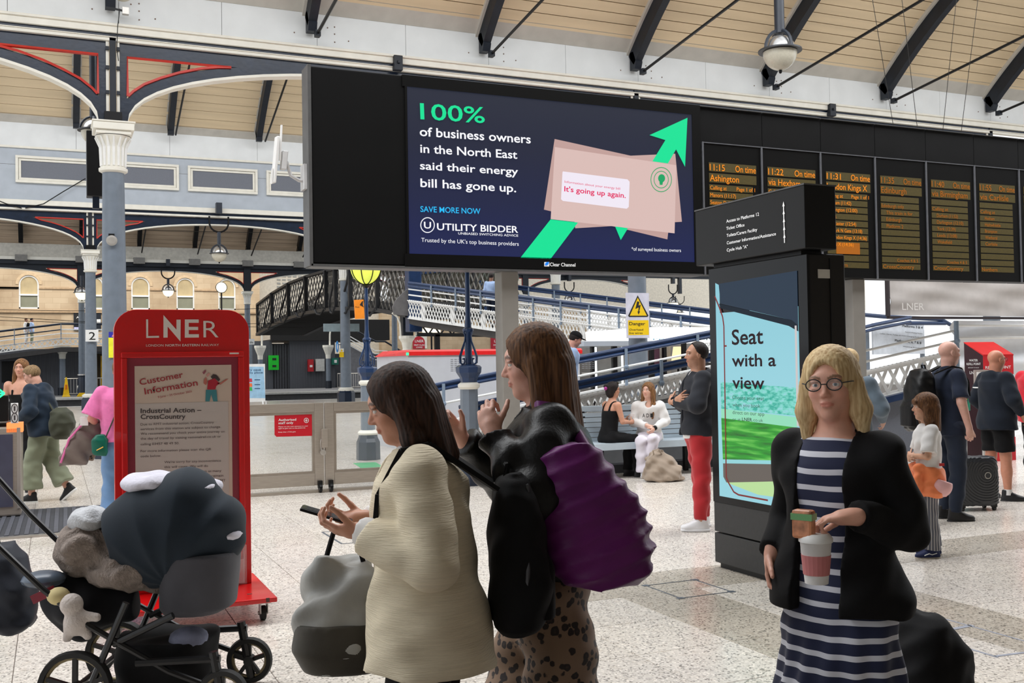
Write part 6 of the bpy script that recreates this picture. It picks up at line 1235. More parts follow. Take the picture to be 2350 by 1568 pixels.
# ================================================================= IMPLICIT SURFACES FOR BODIES, CLOTHES AND SOFT THINGS
def _v(a): return np.array(a, float)
class SDF:
    """signed distance field on a tensor grid, finer where asked, meshed with surface nets"""
    def __init__(s, lo, hi, res, fine=()):
        s.ax = []
        for i in range(3):
            iv = sorted((max(lo[i], f[0][i]), min(hi[i], f[1][i]), f[2]) for f in fine if f[1][i] > lo[i] and f[0][i] < hi[i]); pts = [lo[i]]; x = lo[i]
            while x < hi[i]:
                r = min([res]+[q[2] for q in iv if q[0]-1e-9 <= x+res*.5 and x < q[1]]); x += r; pts.append(x)
            s.ax.append(np.array(pts))
        s.f = np.full([len(a) for a in s.ax], .06, np.float32)
    def blk(s, lo, hi):
        sl = []
        for i in range(3):
            a = max(0, int(np.searchsorted(s.ax[i], lo[i]))-1); b = min(len(s.ax[i]), int(np.searchsorted(s.ax[i], hi[i]))+1); sl.append(slice(a, b))
            if b <= a: return None, None
        return tuple(sl), (s.ax[0][sl[0]][:, None, None], s.ax[1][sl[1]][None, :, None], s.ax[2][sl[2]][None, None, :])
    def put(s, fn, lo, hi, k=.015, op='u'):
        m = .035; sl, P = s.blk([a-m for a in lo], [a+m for a in hi])
        if sl is None: return s
        g = fn(*P).astype(np.float32); f = s.f[sl]
        if op == 'u':
            h = np.maximum(k-np.abs(f-g), 0)/k if k > 0 else 0; r = np.minimum(f, g)-(h*h*k*.25 if k > 0 else 0)
        else:
            g = -g; h = np.maximum(k-np.abs(f-g), 0)/k if k > 0 else 0; r = np.maximum(f, g)+(h*h*k*.25 if k > 0 else 0)
        s.f[sl] = r; return s
    def cone(s, a, b, ra, rb, k=.015, op='u', flat=0, R=None, c=None):
        a, b = _v(a), _v(b)
        if R is not None: a, b = c+R@a, c+R@b
        ab = b-a; L = np.dot(ab, ab); l = math.sqrt(L); rm = max(ra, rb)
        def fn(x, y, z):
            px, py, pz = x-a[0], y-a[1], z-a[2]; t = (px*ab[0]+py*ab[1]+pz*ab[2])/L; tc = np.clip(t, 0, 1)
            d = np.sqrt((px-ab[0]*tc)**2+(py-ab[1]*tc)**2+(pz-ab[2]*tc)**2)-(ra+(rb-ra)*tc)
            if flat & 1: d = np.maximum(d, (t-1)*l)
            if flat & 2: d = np.maximum(d, -t*l)
            return d
        return s.put(fn, np.minimum(a, b)-rm, np.maximum(a, b)+rm, k, op)
    def ell(s, c, r, k=.015, op='u', R=None, C0=None):
        """ellipsoid; R, C0 give the local frame the centre and radii are written in"""
        r = _v(r); Rm = np.eye(3) if R is None else R; cc = _v(c) if C0 is None else C0+Rm@_v(c); e = np.abs(Rm)@r
        def fn(x, y, z):
            px, py, pz = x-cc[0], y-cc[1], z-cc[2]
            u = [(Rm[0, i]*px+Rm[1, i]*py+Rm[2, i]*pz)/r[i] for i in range(3)]; k0 = np.sqrt(u[0]**2+u[1]**2+u[2]**2)+1e-9
            k1 = np.sqrt((u[0]/r[0])**2+(u[1]/r[1])**2+(u[2]/r[2])**2)+1e-9; return k0*(k0-1)/k1
        return s.put(fn, cc-e, cc+e, k, op)
    def loft(s, secs, k=.02, op='u', p=2.0, cap=.0):
        """stack of ellipses (z, cx, cy, rx, ry)"""
        S_ = sorted(secs); Z = [q[0] for q in S_]; cols = [[q[i] for q in S_] for i in range(1, 5)]
        mx = max(cols[2]); my = max(cols[3]); lo = (min(c-r for c, r in zip(cols[0], cols[2])), min(c-r for c, r in zip(cols[1], cols[3])), Z[0]); hi = (max(c+r for c, r in zip(cols[0], cols[2])), max(c+r for c, r in zip(cols[1], cols[3])), Z[-1])
        def fn(x, y, z):
            zz = np.broadcast_to(z, (1, 1, z.shape[-1])); cx, cy, rx, ry = [np.interp(zz, Z, c) for c in cols]
            u = (np.abs((x-cx)/rx)**p+np.abs((y-cy)/ry)**p)**(1/p); d = (u-1)*np.minimum(rx, ry); return np.maximum(d, np.maximum(Z[0]-zz, zz-Z[-1]))
        return s.put(fn, lo, hi, k, op)
    def warp(s, fn):
        X = (s.ax[0][:, None, None], s.ax[1][None, :, None], s.ax[2][None, None, :]); s.f += fn(*X).astype(np.float32); return s
    def mesh(s):
        f = s.f; f[0], f[-1] = .06, .06; f[:, 0], f[:, -1] = .06, .06; f[:, :, 0], f[:, :, -1] = .06, .06
        g = f < 0; n = g.astype(np.int8); c = sum(n[i:n.shape[0]-1+i, j:n.shape[1]-1+j, k:n.shape[2]-1+k] for i in (0, 1) for j in (0, 1) for k in (0, 1))
        act = (c > 0) & (c < 8); ids = np.argwhere(act)
        if not len(ids): return np.zeros((0, 3)), np.zeros((0, 4), int)
        idx = np.full(act.shape, -1, np.int32); idx[act] = np.arange(len(ids)); V = np.zeros((len(ids), 3)); W_ = np.zeros(len(ids))
        cs = [(i, j, k) for i in (0, 1) for j in (0, 1) for k in (0, 1)]
        for a in cs:
            for d in range(3):
                if a[d]: continue
                b = list(a); b[d] = 1; fa = f[ids[:, 0]+a[0], ids[:, 1]+a[1], ids[:, 2]+a[2]]; fb_ = f[ids[:, 0]+b[0], ids[:, 1]+b[1], ids[:, 2]+b[2]]
                m = (fa < 0) != (fb_ < 0); t = np.where(m, fa/np.where(m, fa-fb_, 1), 0); p = np.tile(_v(a), (len(ids), 1)); p[:, d] = t; V[m] += p[m]; W_[m] += 1
        V = V/W_[:, None]; P = np.empty_like(V)
        for i in range(3): A = s.ax[i]; P[:, i] = A[ids[:, i]]+V[:, i]*(A[ids[:, i]+1]-A[ids[:, i]])
        Fs = []
        for d in range(3):
            e1, e2 = [(1, 2), (2, 0), (0, 1)][d]; sa = [slice(None)]*3; sb = [slice(None)]*3; sa[d] = slice(0, -1); sb[d] = slice(1, None)
            A, B = g[tuple(sa)], g[tuple(sb)]; q = np.argwhere(A != B); q = q[(q[:, e1] > 0) & (q[:, e2] > 0) & (q[:, e1] < act.shape[e1]) & (q[:, e2] < act.shape[e2])]
            def I(o1, o2): w = q.copy(); w[:, e1] += o1; w[:, e2] += o2; return idx[w[:, 0], w[:, 1], w[:, 2]]
            Q = np.stack([I(-1, -1), I(0, -1), I(0, 0), I(-1, 0)], 1); fl_ = ~A[q[:, 0], q[:, 1], q[:, 2]]; Q[fl_] = Q[fl_][:, ::-1]; Fs.append(Q)
        Q = np.concatenate(Fs); Q = Q[(Q >= 0).all(1)]
        # one pass of smoothing keeps the grid from showing
        for _ in range(1):
            acc = np.zeros_like(P); cn = np.zeros(len(P))
            for a in range(4):
                b = (a+1) % 4; np.add.at(acc, Q[:, a], P[Q[:, b]]); np.add.at(cn, Q[:, a], 1)
            P = P*.55+.45*acc/np.maximum(cn, 1)[:, None]
        return P, Q
def mesh_obj(name, VQ, m, parent, colf=None, off=(0, 0, 0)):
    P, Q = VQ; me = bpy.data.meshes.new(name); me.vertices.add(len(P)); me.vertices.foreach_set('co', (P-_v(off)).ravel())
    me.loops.add(len(Q)*4); me.loops.foreach_set('vertex_index', Q.ravel().astype(np.int32)); me.polygons.add(len(Q)); me.polygons.foreach_set('loop_start', np.arange(0, len(Q)*4, 4, dtype=np.int32)); me.polygons.foreach_set('loop_total', np.full(len(Q), 4, np.int32))
    me.update(calc_edges=True); me.validate(); me.polygons.foreach_set('use_smooth', [True]*len(me.polygons)); me.materials.append(m)
    if colf is not None:
        a = me.color_attributes.new('Col', 'FLOAT_COLOR', 'POINT'); c = np.ones((len(P), 4), np.float32); c[:, :3] = colf(P); a.data.foreach_set('color', c.ravel())
    o = bpy.data.objects.new(name, me); C.objects.link(o)
    if parent is not None: o.parent = parent
    OFF[o.name] = Vector((0, 0, 0)); return o
def attr_mat(name, rough=.5, sss=.0, bump=0, bs=80, nvar=.06):
    if name in MATS: return MATS[name]
    nt = NT(name); a = nt.n('ShaderNodeAttribute', attribute_name='Col'); tc = nt.n('ShaderNodeTexCoord'); no = nt.n('ShaderNodeTexNoise'); no.inputs['Scale'].default_value = 30; no.inputs['Detail'].default_value = 4; nt.l(tc.outputs['Object'], no.inputs[0])
    r = ramp(nt, no.outputs[0], [(.3, (1-nvar,)*3+(1,)), (.7, (1+nvar,)*3+(1,))]); mu = nt.n('ShaderNodeVectorMath', operation='MULTIPLY'); nt.l(a.outputs['Color'], mu.inputs[0]); nt.l(r, mu.inputs[1]); nt.l(mu.outputs[0], nt.p.inputs['Base Color']); nt.p.inputs['Roughness'].default_value = rough
    if sss: nt.p.inputs['Subsurface Weight'].default_value = sss; nt.p.inputs['Subsurface Radius'].default_value = (.01, .004, .002)
    if bump:
        nb = nt.n('ShaderNodeTexNoise'); nb.inputs['Scale'].default_value = bs; nt.l(tc.outputs['Object'], nb.inputs[0]); b = nt.n('ShaderNodeBump'); b.inputs['Strength'].default_value = bump; b.inputs['Distance'].default_value = .004; nt.l(nb.outputs[0], b.inputs['Height']); nt.l(b.outputs[0], nt.p.inputs['Normal'])
    MATS[name] = nt.m; return nt.m
SKIN = attr_mat('skin', .48, .12, .12, 120)
def cloth_mat(name, col, rough=.85, var=.1, scale=9, bump=.35, bscale=220, sheen=.25): 
    if name in MATS: return MATS[name]
    m = mat(name, col, rough, 0, var, scale, bump*.35, bscale*1.6); m.node_tree.nodes['Principled BSDF'].inputs['Sheen Weight'].default_value = sheen*min(1, max(col)/160); m.node_tree.nodes['Principled BSDF'].inputs['Specular IOR Level'].default_value = .25; return m
def hair_mat(name, c0, c1):
    if name in MATS: return MATS[name]
    nt = NT(name); tc = nt.n('ShaderNodeTexCoord'); mp = nt.n('ShaderNodeMapping'); mp.inputs['Scale'].default_value = (90, 90, 6); nt.l(tc.outputs['Object'], mp.inputs[0]); no = nt.n('ShaderNodeTexNoise'); no.inputs['Scale'].default_value = 1.2; no.inputs['Detail'].default_value = 3; nt.l(mp.outputs[0], no.inputs[0])
    nt.l(ramp(nt, no.outputs[0], [(.32, rgb(*c0)), (.68, rgb(*c1))]), nt.p.inputs['Base Color']); nt.p.inputs['Roughness'].default_value = .62; nt.p.inputs['Specular IOR Level'].default_value = .25
    b = nt.n('ShaderNodeBump'); b.inputs['Strength'].default_value = .4; b.inputs['Distance'].default_value = .003; nt.l(no.outputs[0], b.inputs['Height']); nt.l(b.outputs[0], nt.p.inputs['Normal']); MATS[name] = nt.m; return nt.m
def wrinkle(amp, fz=24, fx=14, seed=0.):
    def fn(x, y, z): return -amp*.7+amp*(np.sin(z*fz+3*np.sin(x*fx*.7+seed)+2.2*np.sin(y*fx+seed*2))+.6*np.sin(z*fz*1.9+x*fx*2+seed*3)*np.sin(y*fx*1.3+z*5))
    return fn
def rotm(yaw=0, pitch=0, roll=0):
    """yaw turns left (+), pitch nods down (+), roll tilts to the right"""
    cy, sy, cp, sp, cr, sr = math.cos(yaw), math.sin(yaw), math.cos(-pitch), math.sin(-pitch), math.cos(roll), math.sin(roll)
    Rz = np.array([[cy, -sy, 0], [sy, cy, 0], [0, 0, 1]]); Rx = np.array([[1, 0, 0], [0, cp, -sp], [0, sp, cp]]); Ry = np.array([[cr, 0, sr], [0, 1, 0], [-sr, 0, cr]]); return Rz@Rx@Ry
def head_into(s, C0, R, k_=1.0, sex='f'):
    K_ = k_; q = lambda *a: tuple(v*K_ for v in a); E = lambda c, r, k=.012, op='u': s.ell(q(*c), q(*r), k*K_, op, R, C0); CN = lambda a, b, ra, rb, k=.006: s.cone(q(*a), q(*b), ra*K_, rb*K_, k*K_, 'u', 0, R, C0)
    m = sex == 'm'
    E((0, -.012, .028), (.076, .095, .086), .02); E((0, .028, -.035), (.058 if m else .053, .060, .082), .03); E((0, .058, -.094), (.026 if m else .021, .022, .02), .02)
    for x in (-1, 1):
        E((x*(.043 if m else .037), .005, -.062), (.020, .038, .028), .025); E((x*.034, .052, -.024), (.026, .028, .026), .02); E((x*.030, .073, .026), (.024, .013, .009 if not m else .011), .012)
    E((0, .078, .03), (.03, .012, .016), .02)
    for x in (-1, 1): E((x*.031, .100, .005), (.019, .017, .013), .012, 'cut')
    CN((0, .082, .012), (0, .102, -.026), .0065, .0105, .010); 
    for x in (-1, 1): E((x*.0105, .093, -.031), (.0078, .0095, .007), .006); E((x*.031, .078, .0125), (.019, .0125, .0058), .004); E((x*.031, .079, -.0075), (.018, .011, .0045), .005)
    E((0, .0865, -.0540), (.0215, .0075, .0050), .006); E((0, .0855, -.0650), (.0175, .0080, .0058), .006); E((0, .097, -.0592), (.020, .006, .0013), .003, 'cut')
    for x in (-1, 1):
        E((x*.078, -.008, -.006), (.007, .019, .031), .006); E((x*.086, -.003, -.002), (.005, .010, .018), .005, 'cut')
def hand_into(s, W_, d, n, side, K_=1., curl=(.35,)*4, thumb=(.75, .25), spread=.06):
    d = _v(d)/np.linalg.norm(d); n = _v(n); n = n-d*np.dot(n, d); n /= np.linalg.norm(n); t = np.cross(d, n) if side > 0 else np.cross(n, d); W_ = _v(W_)
    Rm = np.stack([t, d, n], 1)
    s.ell((0, .045*K_, 0), (.040*K_, .052*K_, .016*K_), .012, 'u', Rm, W_); s.cone(W_-d*.02, W_+d*.03*K_, .026*K_, .026*K_, .014)
    Ls = [(.042, .026, .021), (.046, .030, .023), (.043, .028, .022), (.034, .021, .019)]; offs = [.029, .010, -.009, -.027]
    tips = []
    for i in range(4):
        p = W_+d*(.084-.006*abs(i-1))*K_+t*offs[i]*K_; r = [.0088, .0090, .0086, .0076][i]*K_; a = .15+curl[i]*.5; sp_ = spread*(1.5-i)
        for j, L in enumerate(Ls[i]):
            dd = (d*math.cos(a)+n*math.sin(a))+t*sp_*math.cos(a); dd /= np.linalg.norm(dd); q = p+dd*L*K_; s.cone(p, q, r, r*.92, .004); p = q; r *= .92; a += curl[i]*(1.35 if j == 0 else 1.0)+.05
        tips.append(p)
    p = W_+d*.022*K_+t*.026*K_+n*.004; a = thumb[0]; r = .0125*K_
    for L, da in ((.040, 0), (.031, thumb[1]), (.025, thumb[1])):
        dd = d*math.cos(a)+t*math.sin(a)*.85+n*(.35+thumb[1]*.5); dd /= np.linalg.norm(dd); q = p+dd*L*K_; s.cone(p, q, r, r*.88, .008 if L > .035 else .004); p = q; r *= .86; a -= da
    return tips
HAIRS = {}
def hair_mesh(style, K_, res):
    key = (style, round(K_, 2), res)
    if key in HAIRS: return HAIRS[key]
    base = style.split('_')[0]; low = {'short': -.11, 'bun': -.13, 'long': -.46, 'mid': -.28, 'receding': -.10, 'pony': -.24, 'bob': -.22}.get(base, -.12)
    s = SDF((-.16*K_, -.2*K_, (low-.02)*K_), (.16*K_, .15*K_, .15*K_), res); q = lambda *a: tuple(v*K_ for v in a)
    E = lambda c, r, k=.01, op='u': s.ell(q(*c), q(*r), k*K_, op); CN = lambda a, b, ra, rb, k=.02: s.cone(q(*a), q(*b), ra*K_, rb*K_, k*K_)
    t = .010 if base in ('short', 'receding') else .016
    E((0, -.014, .032), (.076+t, .095+t, .086+t))
    if base in ('long', 'mid', 'bob', 'pony', 'bun'):
        E((0, -.05, -.03), (.082, .07, .09), .03)
    if base in ('long', 'mid', 'bob'):
        e = {'long': -.40, 'mid': -.22, 'bob': -.17}[base]
        for x in (-1, 1): CN((x*.072, .0, .0), (x*.085, -.005, e*.5), .032, .036); CN((x*.085, -.005, e*.5), (x*.092, .035 if base == 'long' else .0, e), .036, .016)
        CN((0, -.07, -.02), (0, -.085, e*.9), .065, .05)
        for x in (-1, 1): CN((x*.045, -.07, -.02), (x*.06, -.075, e*.95), .045, .03)
    if base == 'bun': CN((0, -.11, .05), (0, -.13, .06), .036, .034)
    if base == 'pony': CN((0, -.11, .03), (0, -.135, -.05), .03, .03); CN((0, -.135, -.05), (0, -.12, -.2), .03, .012)
    if base == 'short':   # a side swept top
        E((0, .02, .075), (.06, .07, .042), .02)
    zl = {'short': ([-.12, -.06, -.02, .012, .04, .07, .12], [-.075, -.055, -.02, .0, .03, .070, .076]), 'receding': ([-.12, -.06, -.02, .0, .02, .045, .06, .12], [-.07, -.05, -.015, .01, .04, .11, .3, .3]),
          'bun': ([-.12, -.05, -.01, .02, .05, .075, .12], [-.10, -.07, -.03, .02, .055, .078, .08]), 'pony': ([-.12, -.05, -.01, .02, .05, .075, .12], [-.10, -.07, -.03, .02, .055, .078, .08])}.get(base)
    if zl is not None and base != 'bun' and base != 'pony': s.warp(lambda x, y, z: 0*x); s.f = np.maximum(s.f, (np.interp(s.ax[1]/K_, *zl)*K_)[None, :, None]-s.ax[2][None, None, :]).astype(np.float32)
    elif zl is not None:
        k2 = (np.interp(s.ax[1]/K_, *zl)*K_)[None, :, None]-s.ax[2][None, None, :]; k2 = np.where((s.ax[1] < -.03*K_)[None, :, None], -1, k2); s.f = np.maximum(s.f, k2).astype(np.float32)
    else:
        fr_ = 'fringe' in style
        E((0, .105, -.045), (.062, .075, .125 if not fr_ else .095), .012, 'cut')
        if fr_: E((0, .086, .045), (.058, .020, .030), .01)
    # hollow where the skull and neck are, then strands
    E((0, -.012, .022), (.072, .090, .080), .004, 'cut')
    s.warp(lambda x, y, z: (.0013*np.sin(np.arctan2(x, -y+.0*z)*46+np.sin(z*30)*1.2)+.0009*np.sin(np.arctan2(x, y-.03)*90+z*20)+0*z)*K_)
    HAIRS[key] = s.mesh(); return HAIRS[key]
TORSO = [(-.10, .135, .085), (-.04, .165, .108), (.02, .168, .112), (.10, .150, .102), (.19, .126, .090), (.28, .138, .098), (.36, .152, .108), (.44, .158, .100), (.50, .135, .082), (.545, .075, .062), (.57, .055, .055)]
def eyeball(C0, R, K_, gaze, iris, parent, res=1):
    for x in (-1, 1):
        b = MB(); c = C0+R@(_v((x*.031, .0748, .0035))*K_); n_, m_ = 14, 10; gz = R@rotm(gaze[0], gaze[1])@_v((0, 1, 0)); u = np.cross(gz, _v((0, 0, 1))); u /= np.linalg.norm(u); w = np.cross(u, gz); r = .0118*K_; prof = [(math.sin(PI*i/m_), math.cos(PI*i/m_)) for i in range(m_+1)]
        prof = [(1e-5, 1.02), (.17, 1.0), (.20, .985), (.44, .905), (.47, .883)]+[(math.sin(a), math.cos(a)) for a in [.5+(PI-.5)*i/8 for i in range(9)]]; vs = []
        for pr, pz in prof:
            for k in range(n_): a = 2*PI*k/n_; vs.append(tuple(c+r*(gz*pz+(u*math.cos(a)+w*math.sin(a))*pr)))
        k0 = 0
        for i in range(len(prof)-1):
            b.mi = 0 if i < 2 else (1 if i < 4 else 2)
            b.f += [(i*n_+k, i*n_+(k+1) % n_, (i+1)*n_+(k+1) % n_, (i+1)*n_+k) for k in range(n_)]; b.m += [b.mi]*n_
        b.v = vs; b.build('eye', [INKK, iris, mat('eye_white', (226, 220, 214), .25, var=.02)], parent, smooth=True)
IRB = mat('iris_brown', (70, 46, 32), .25); IRG = mat('iris_grey_blue', (96, 116, 130), .25)
def shoe(root, A, yaw, col, sole, K_=1., name='shoe', hi=.0, res=.006, pitch=0., stripe=None, hlab=None):
    Rm = rotm(yaw, pitch); C0 = _v(A); s = SDF((-.07, -.12, -.11), (.07, .22, .08+hi), res)
    s.loft([(-.085, 0, .05, .040, .125), (-.065, 0, .05, .042, .130), (-.045, 0, .045, .040, .122), (-.02, 0, .02, .038, .09), (.01, 0, -.01, .036, .058), (.04+hi, 0, -.012, .036, .05)], .02); s.ell((0, .11, -.06), (.042, .065, .028), .02); s.ell((0, -.012, .06+hi), (.027, .036, .04), .006, 'cut')
    P, Q = s.mesh(); P = P*K_; P2 = P@Rm.T+C0; o = mesh_obj(name, (P2, Q), col, root)
    s = SDF((-.07, -.12, -.12), (.07, .22, -.05), res); s.loft([(-.098, 0, .05, .044, .134), (-.074, 0, .05, .045, .136)], .004, p=2.4); P, Q = s.mesh(); mesh_obj('sole', ((P*K_)@Rm.T+C0, Q), sole, o)
    if stripe:
        for sx in (-1, 1):
            b = MB(); b.tube([tuple(C0+Rm@(_v(p)*K_)) for p in ((sx*.040, -.03, -.03), (sx*.044, .02, -.045), (sx*.042, .05, -.035), (sx*.043, .10, -.055))], .006, 6); b.build('side_stripe', stripe, o)
    return o
def person(label, loc, rz, h=1.72, sex='f', skin=(205, 160, 132), hair=None, hairm=None, arms=None, legs=None, pz=.92, lean=0., head=(0, 0, 0), res=.010, fres=.005, top=None, bottom=None, shoes=None, curl=((.35,)*4, (.35,)*4), hands=(None, None), thumbs=((.75, .25),)*2, gaze=(0, 0), iris=IRB, hk=None, stubble=0., brow=(60, 42, 32), extra=None, face=True, sw=.178, thin=1., leanx=0., lips=None, handk=1.):
    """canonical figure 1.75 m tall facing +Y, right hand +X; everything is built in that frame and scaled to h"""
    root = thing('person', (loc[0], loc[1], loc[2] if len(loc) > 2 else 0), label, 'person', rz=rz, sc=h/1.75); OFF[root.name] = Vector((0, 0, 0))
    K_ = hk or 1.0; ln = lambda zr: (leanx*zr, lean*zr)
    sp = lambda zr: _v((ln(zr)[0], ln(zr)[1], pz+zr)); sho = {-1: sp(.485)+_v((-sw, 0, 0)), 1: sp(.485)+_v((sw, 0, 0))}; hip = {-1: _v((-.088, 0, pz-.01)), 1: _v((.088, 0, pz-.01))}
    arms = arms or {}; legs = legs or {}
    AR = {}; LG_ = {}
    for s_ in (-1, 1):
        e, w = arms.get(s_, ((s_*.235, -.02, pz+.20), (s_*.25, .06, pz-.04))); AR[s_] = (_v(e), _v(w)); kn, an, fy = legs.get(s_, ((s_*.095, .02, .50), (s_*.10, -.02, .09), s_*-.12)); LG_[s_] = (_v(kn), _v(an), fy)
    Cn = sp(.575); R = rotm(*head); C0 = Cn+R@_v((0, .018, .128*K_)); hd = {}
    for i, s_ in enumerate((-1, 1)):
        d = AR[s_][1]-AR[s_][0]; d /= np.linalg.norm(d); hn = hands[i]; hd[s_] = (d if hn is None or hn[0] is None else _v(hn[0]), _v((-s_, 0, 0)) if hn is None else _v(hn[1]))
    pts = [C0+_v((0, 0, .14*K_)), C0-_v((0, .12, 0)), C0+_v((0, .12, 0))]+[AR[s_][i] for s_ in (-1, 1) for i in (0, 1)]+[AR[s_][1]+hd[s_][0]*.2 for s_ in (-1, 1)]+[LG_[s_][i] for s_ in (-1, 1) for i in (0, 1)]+[sho[-1], sho[1]]
    P = np.array(pts); lo = P.min(0)-.13; hi = P.max(0)+.13
    fine = [(C0-.125*K_, C0+.125*K_, fres*K_)]
    if handk: fine += [(AR[s_][1]+hd[s_][0]*.07-.09, AR[s_][1]+hd[s_][0]*.07+.09, fres) for s_ in (-1, 1) if s_ in arms or res < .0135]
    s = SDF(lo, hi, res, fine)
    s.loft([(pz+z, *ln(z), rx*thin*.97, ry*.95) for z, rx, ry in TORSO], .02)
    nk = .058 if sex == 'm' else .045; s.cone(sp(.50), sp(.60), nk+.006, nk, .03); s.cone(sp(.60), C0+R@_v((0, -.025, -.06)), nk, nk+.002, .03)
    for s_ in (-1, 1):
        e, w = AR[s_]; kn, an, fy = LG_[s_]; q = 1.12 if sex == 'm' else .95; q *= thin
        s.ell(sho[s_]-_v((s_*.01, 0, .005)), (.058*q, .056*q, .058*q), .03); s.cone(sho[s_], e, .050*q, .040*q, .02); s.cone(e, w, .041*q, .026*q, .01)
        s.cone(hip[s_], kn, .084*q, .056*q, .03); s.cone(kn, kn+(an-kn)*.45, .054*q, .052*q, .02); s.cone(kn+(an-kn)*.35, an, .054*q, .034*q, .02)
        hand_into(s, w, hd[s_][0], hd[s_][1], s_, (1.0 if sex == 'm' else .93)*(handk or 1), curl[(s_+1)//2], thumbs[(s_+1)//2])
        if shoes is None or shoes.get('bare'): s.ell(an+rotm(fy)@_v((0, .06, -.05)), (.038, .11, .028), .02)
    head_into(s, C0, R, K_, sex)
    if sex == 'f': 
        for x in (-1, 1): s.ell(sp(.34)+_v((x*.062, .068, 0)), (.05, .036, .05), .03)
    sk = _v([lin(c/255) for c in skin]) if False else np.array(rgb(*skin)[:3]); bw = np.array(rgb(*brow)[:3]); lp = np.array(rgb(*(lips or (min(255, skin[0]*.92), skin[1]*.66, skin[2]*.66)))[:3])
    def colf(P):
        L = ((P-C0)@R)/K_; c = np.tile(sk, (len(P), 1)); x, y, z = L.T; ax_ = np.abs(x)
        def mixin(w, col): w = np.clip(w, 0, 1)[:, None]; c[:] = c*(1-w)+col*w
        mixin(.28*np.exp(-((ax_-.04)**2+(z+.028)**2)/.0005)*(y > .03), sk*_v((1.05, .72, .68))); mixin(.3*np.exp(-(x**2+(z+.028)**2)/.0002)*(y > .08), sk*_v((1.02, .75, .7)))
        if stubble or sex == 'm': mixin((.35 if not stubble else stubble)*(y > .0)*(z < -.035)*(z > -.13)*(ax_ < .075), sk*_v((.55, .52, .52)))
        mixin(np.where((ax_ < .0235) & (np.abs(z+.0595) < .0105-.30*ax_) & (y > .07), .6, 0), lp)
        mixin(np.where((ax_ > .012) & (ax_ < .052) & (np.abs(z-(.030-.25*(ax_-.035)**2*60)) < .0045) & (y > .04), .8, 0), bw)
        mixin(np.where((ax_ > .012) & (ax_ < .05) & (np.abs(z-.0135) < .003) & (y > .06), .55, 0), bw*.5)
        return c
    body = mesh_obj('body', s.mesh(), SKIN, root, colf)
    if face: eyeball(C0, R, K_, gaze, iris, root)
    if hair:
        for hs in ([hair] if isinstance(hair, str) else hair):
            Pm, Q = hair_mesh(hs, K_, .005 if fres < .0045 else .0075); mesh_obj('hair', (Pm@R.T+C0, Q), hairm, root)
    info = dict(root=root, C0=C0, R=R, sp=sp, sho=sho, hip=hip, AR=AR, LG=LG_, K=K_, hd=hd, thin=thin)
    if bottom: bottoms(info, **bottom)
    if top:
        for t in (top if isinstance(top, list) else [top]): tops(info, **t)
    if shoes and not shoes.get('bare'):
        for i, s_ in enumerate((-1, 1)):
            kn, an, fy = LG_[s_]; shoe(root, an, fy, shoes['col'], shoes.get('sole', WHITE), shoes.get('k', 1.0), hi=shoes.get('hi', 0), stripe=shoes.get('stripe'), pitch=shoes.get('pitch', (0, 0))[i])
    if extra: extra(info)
    return info
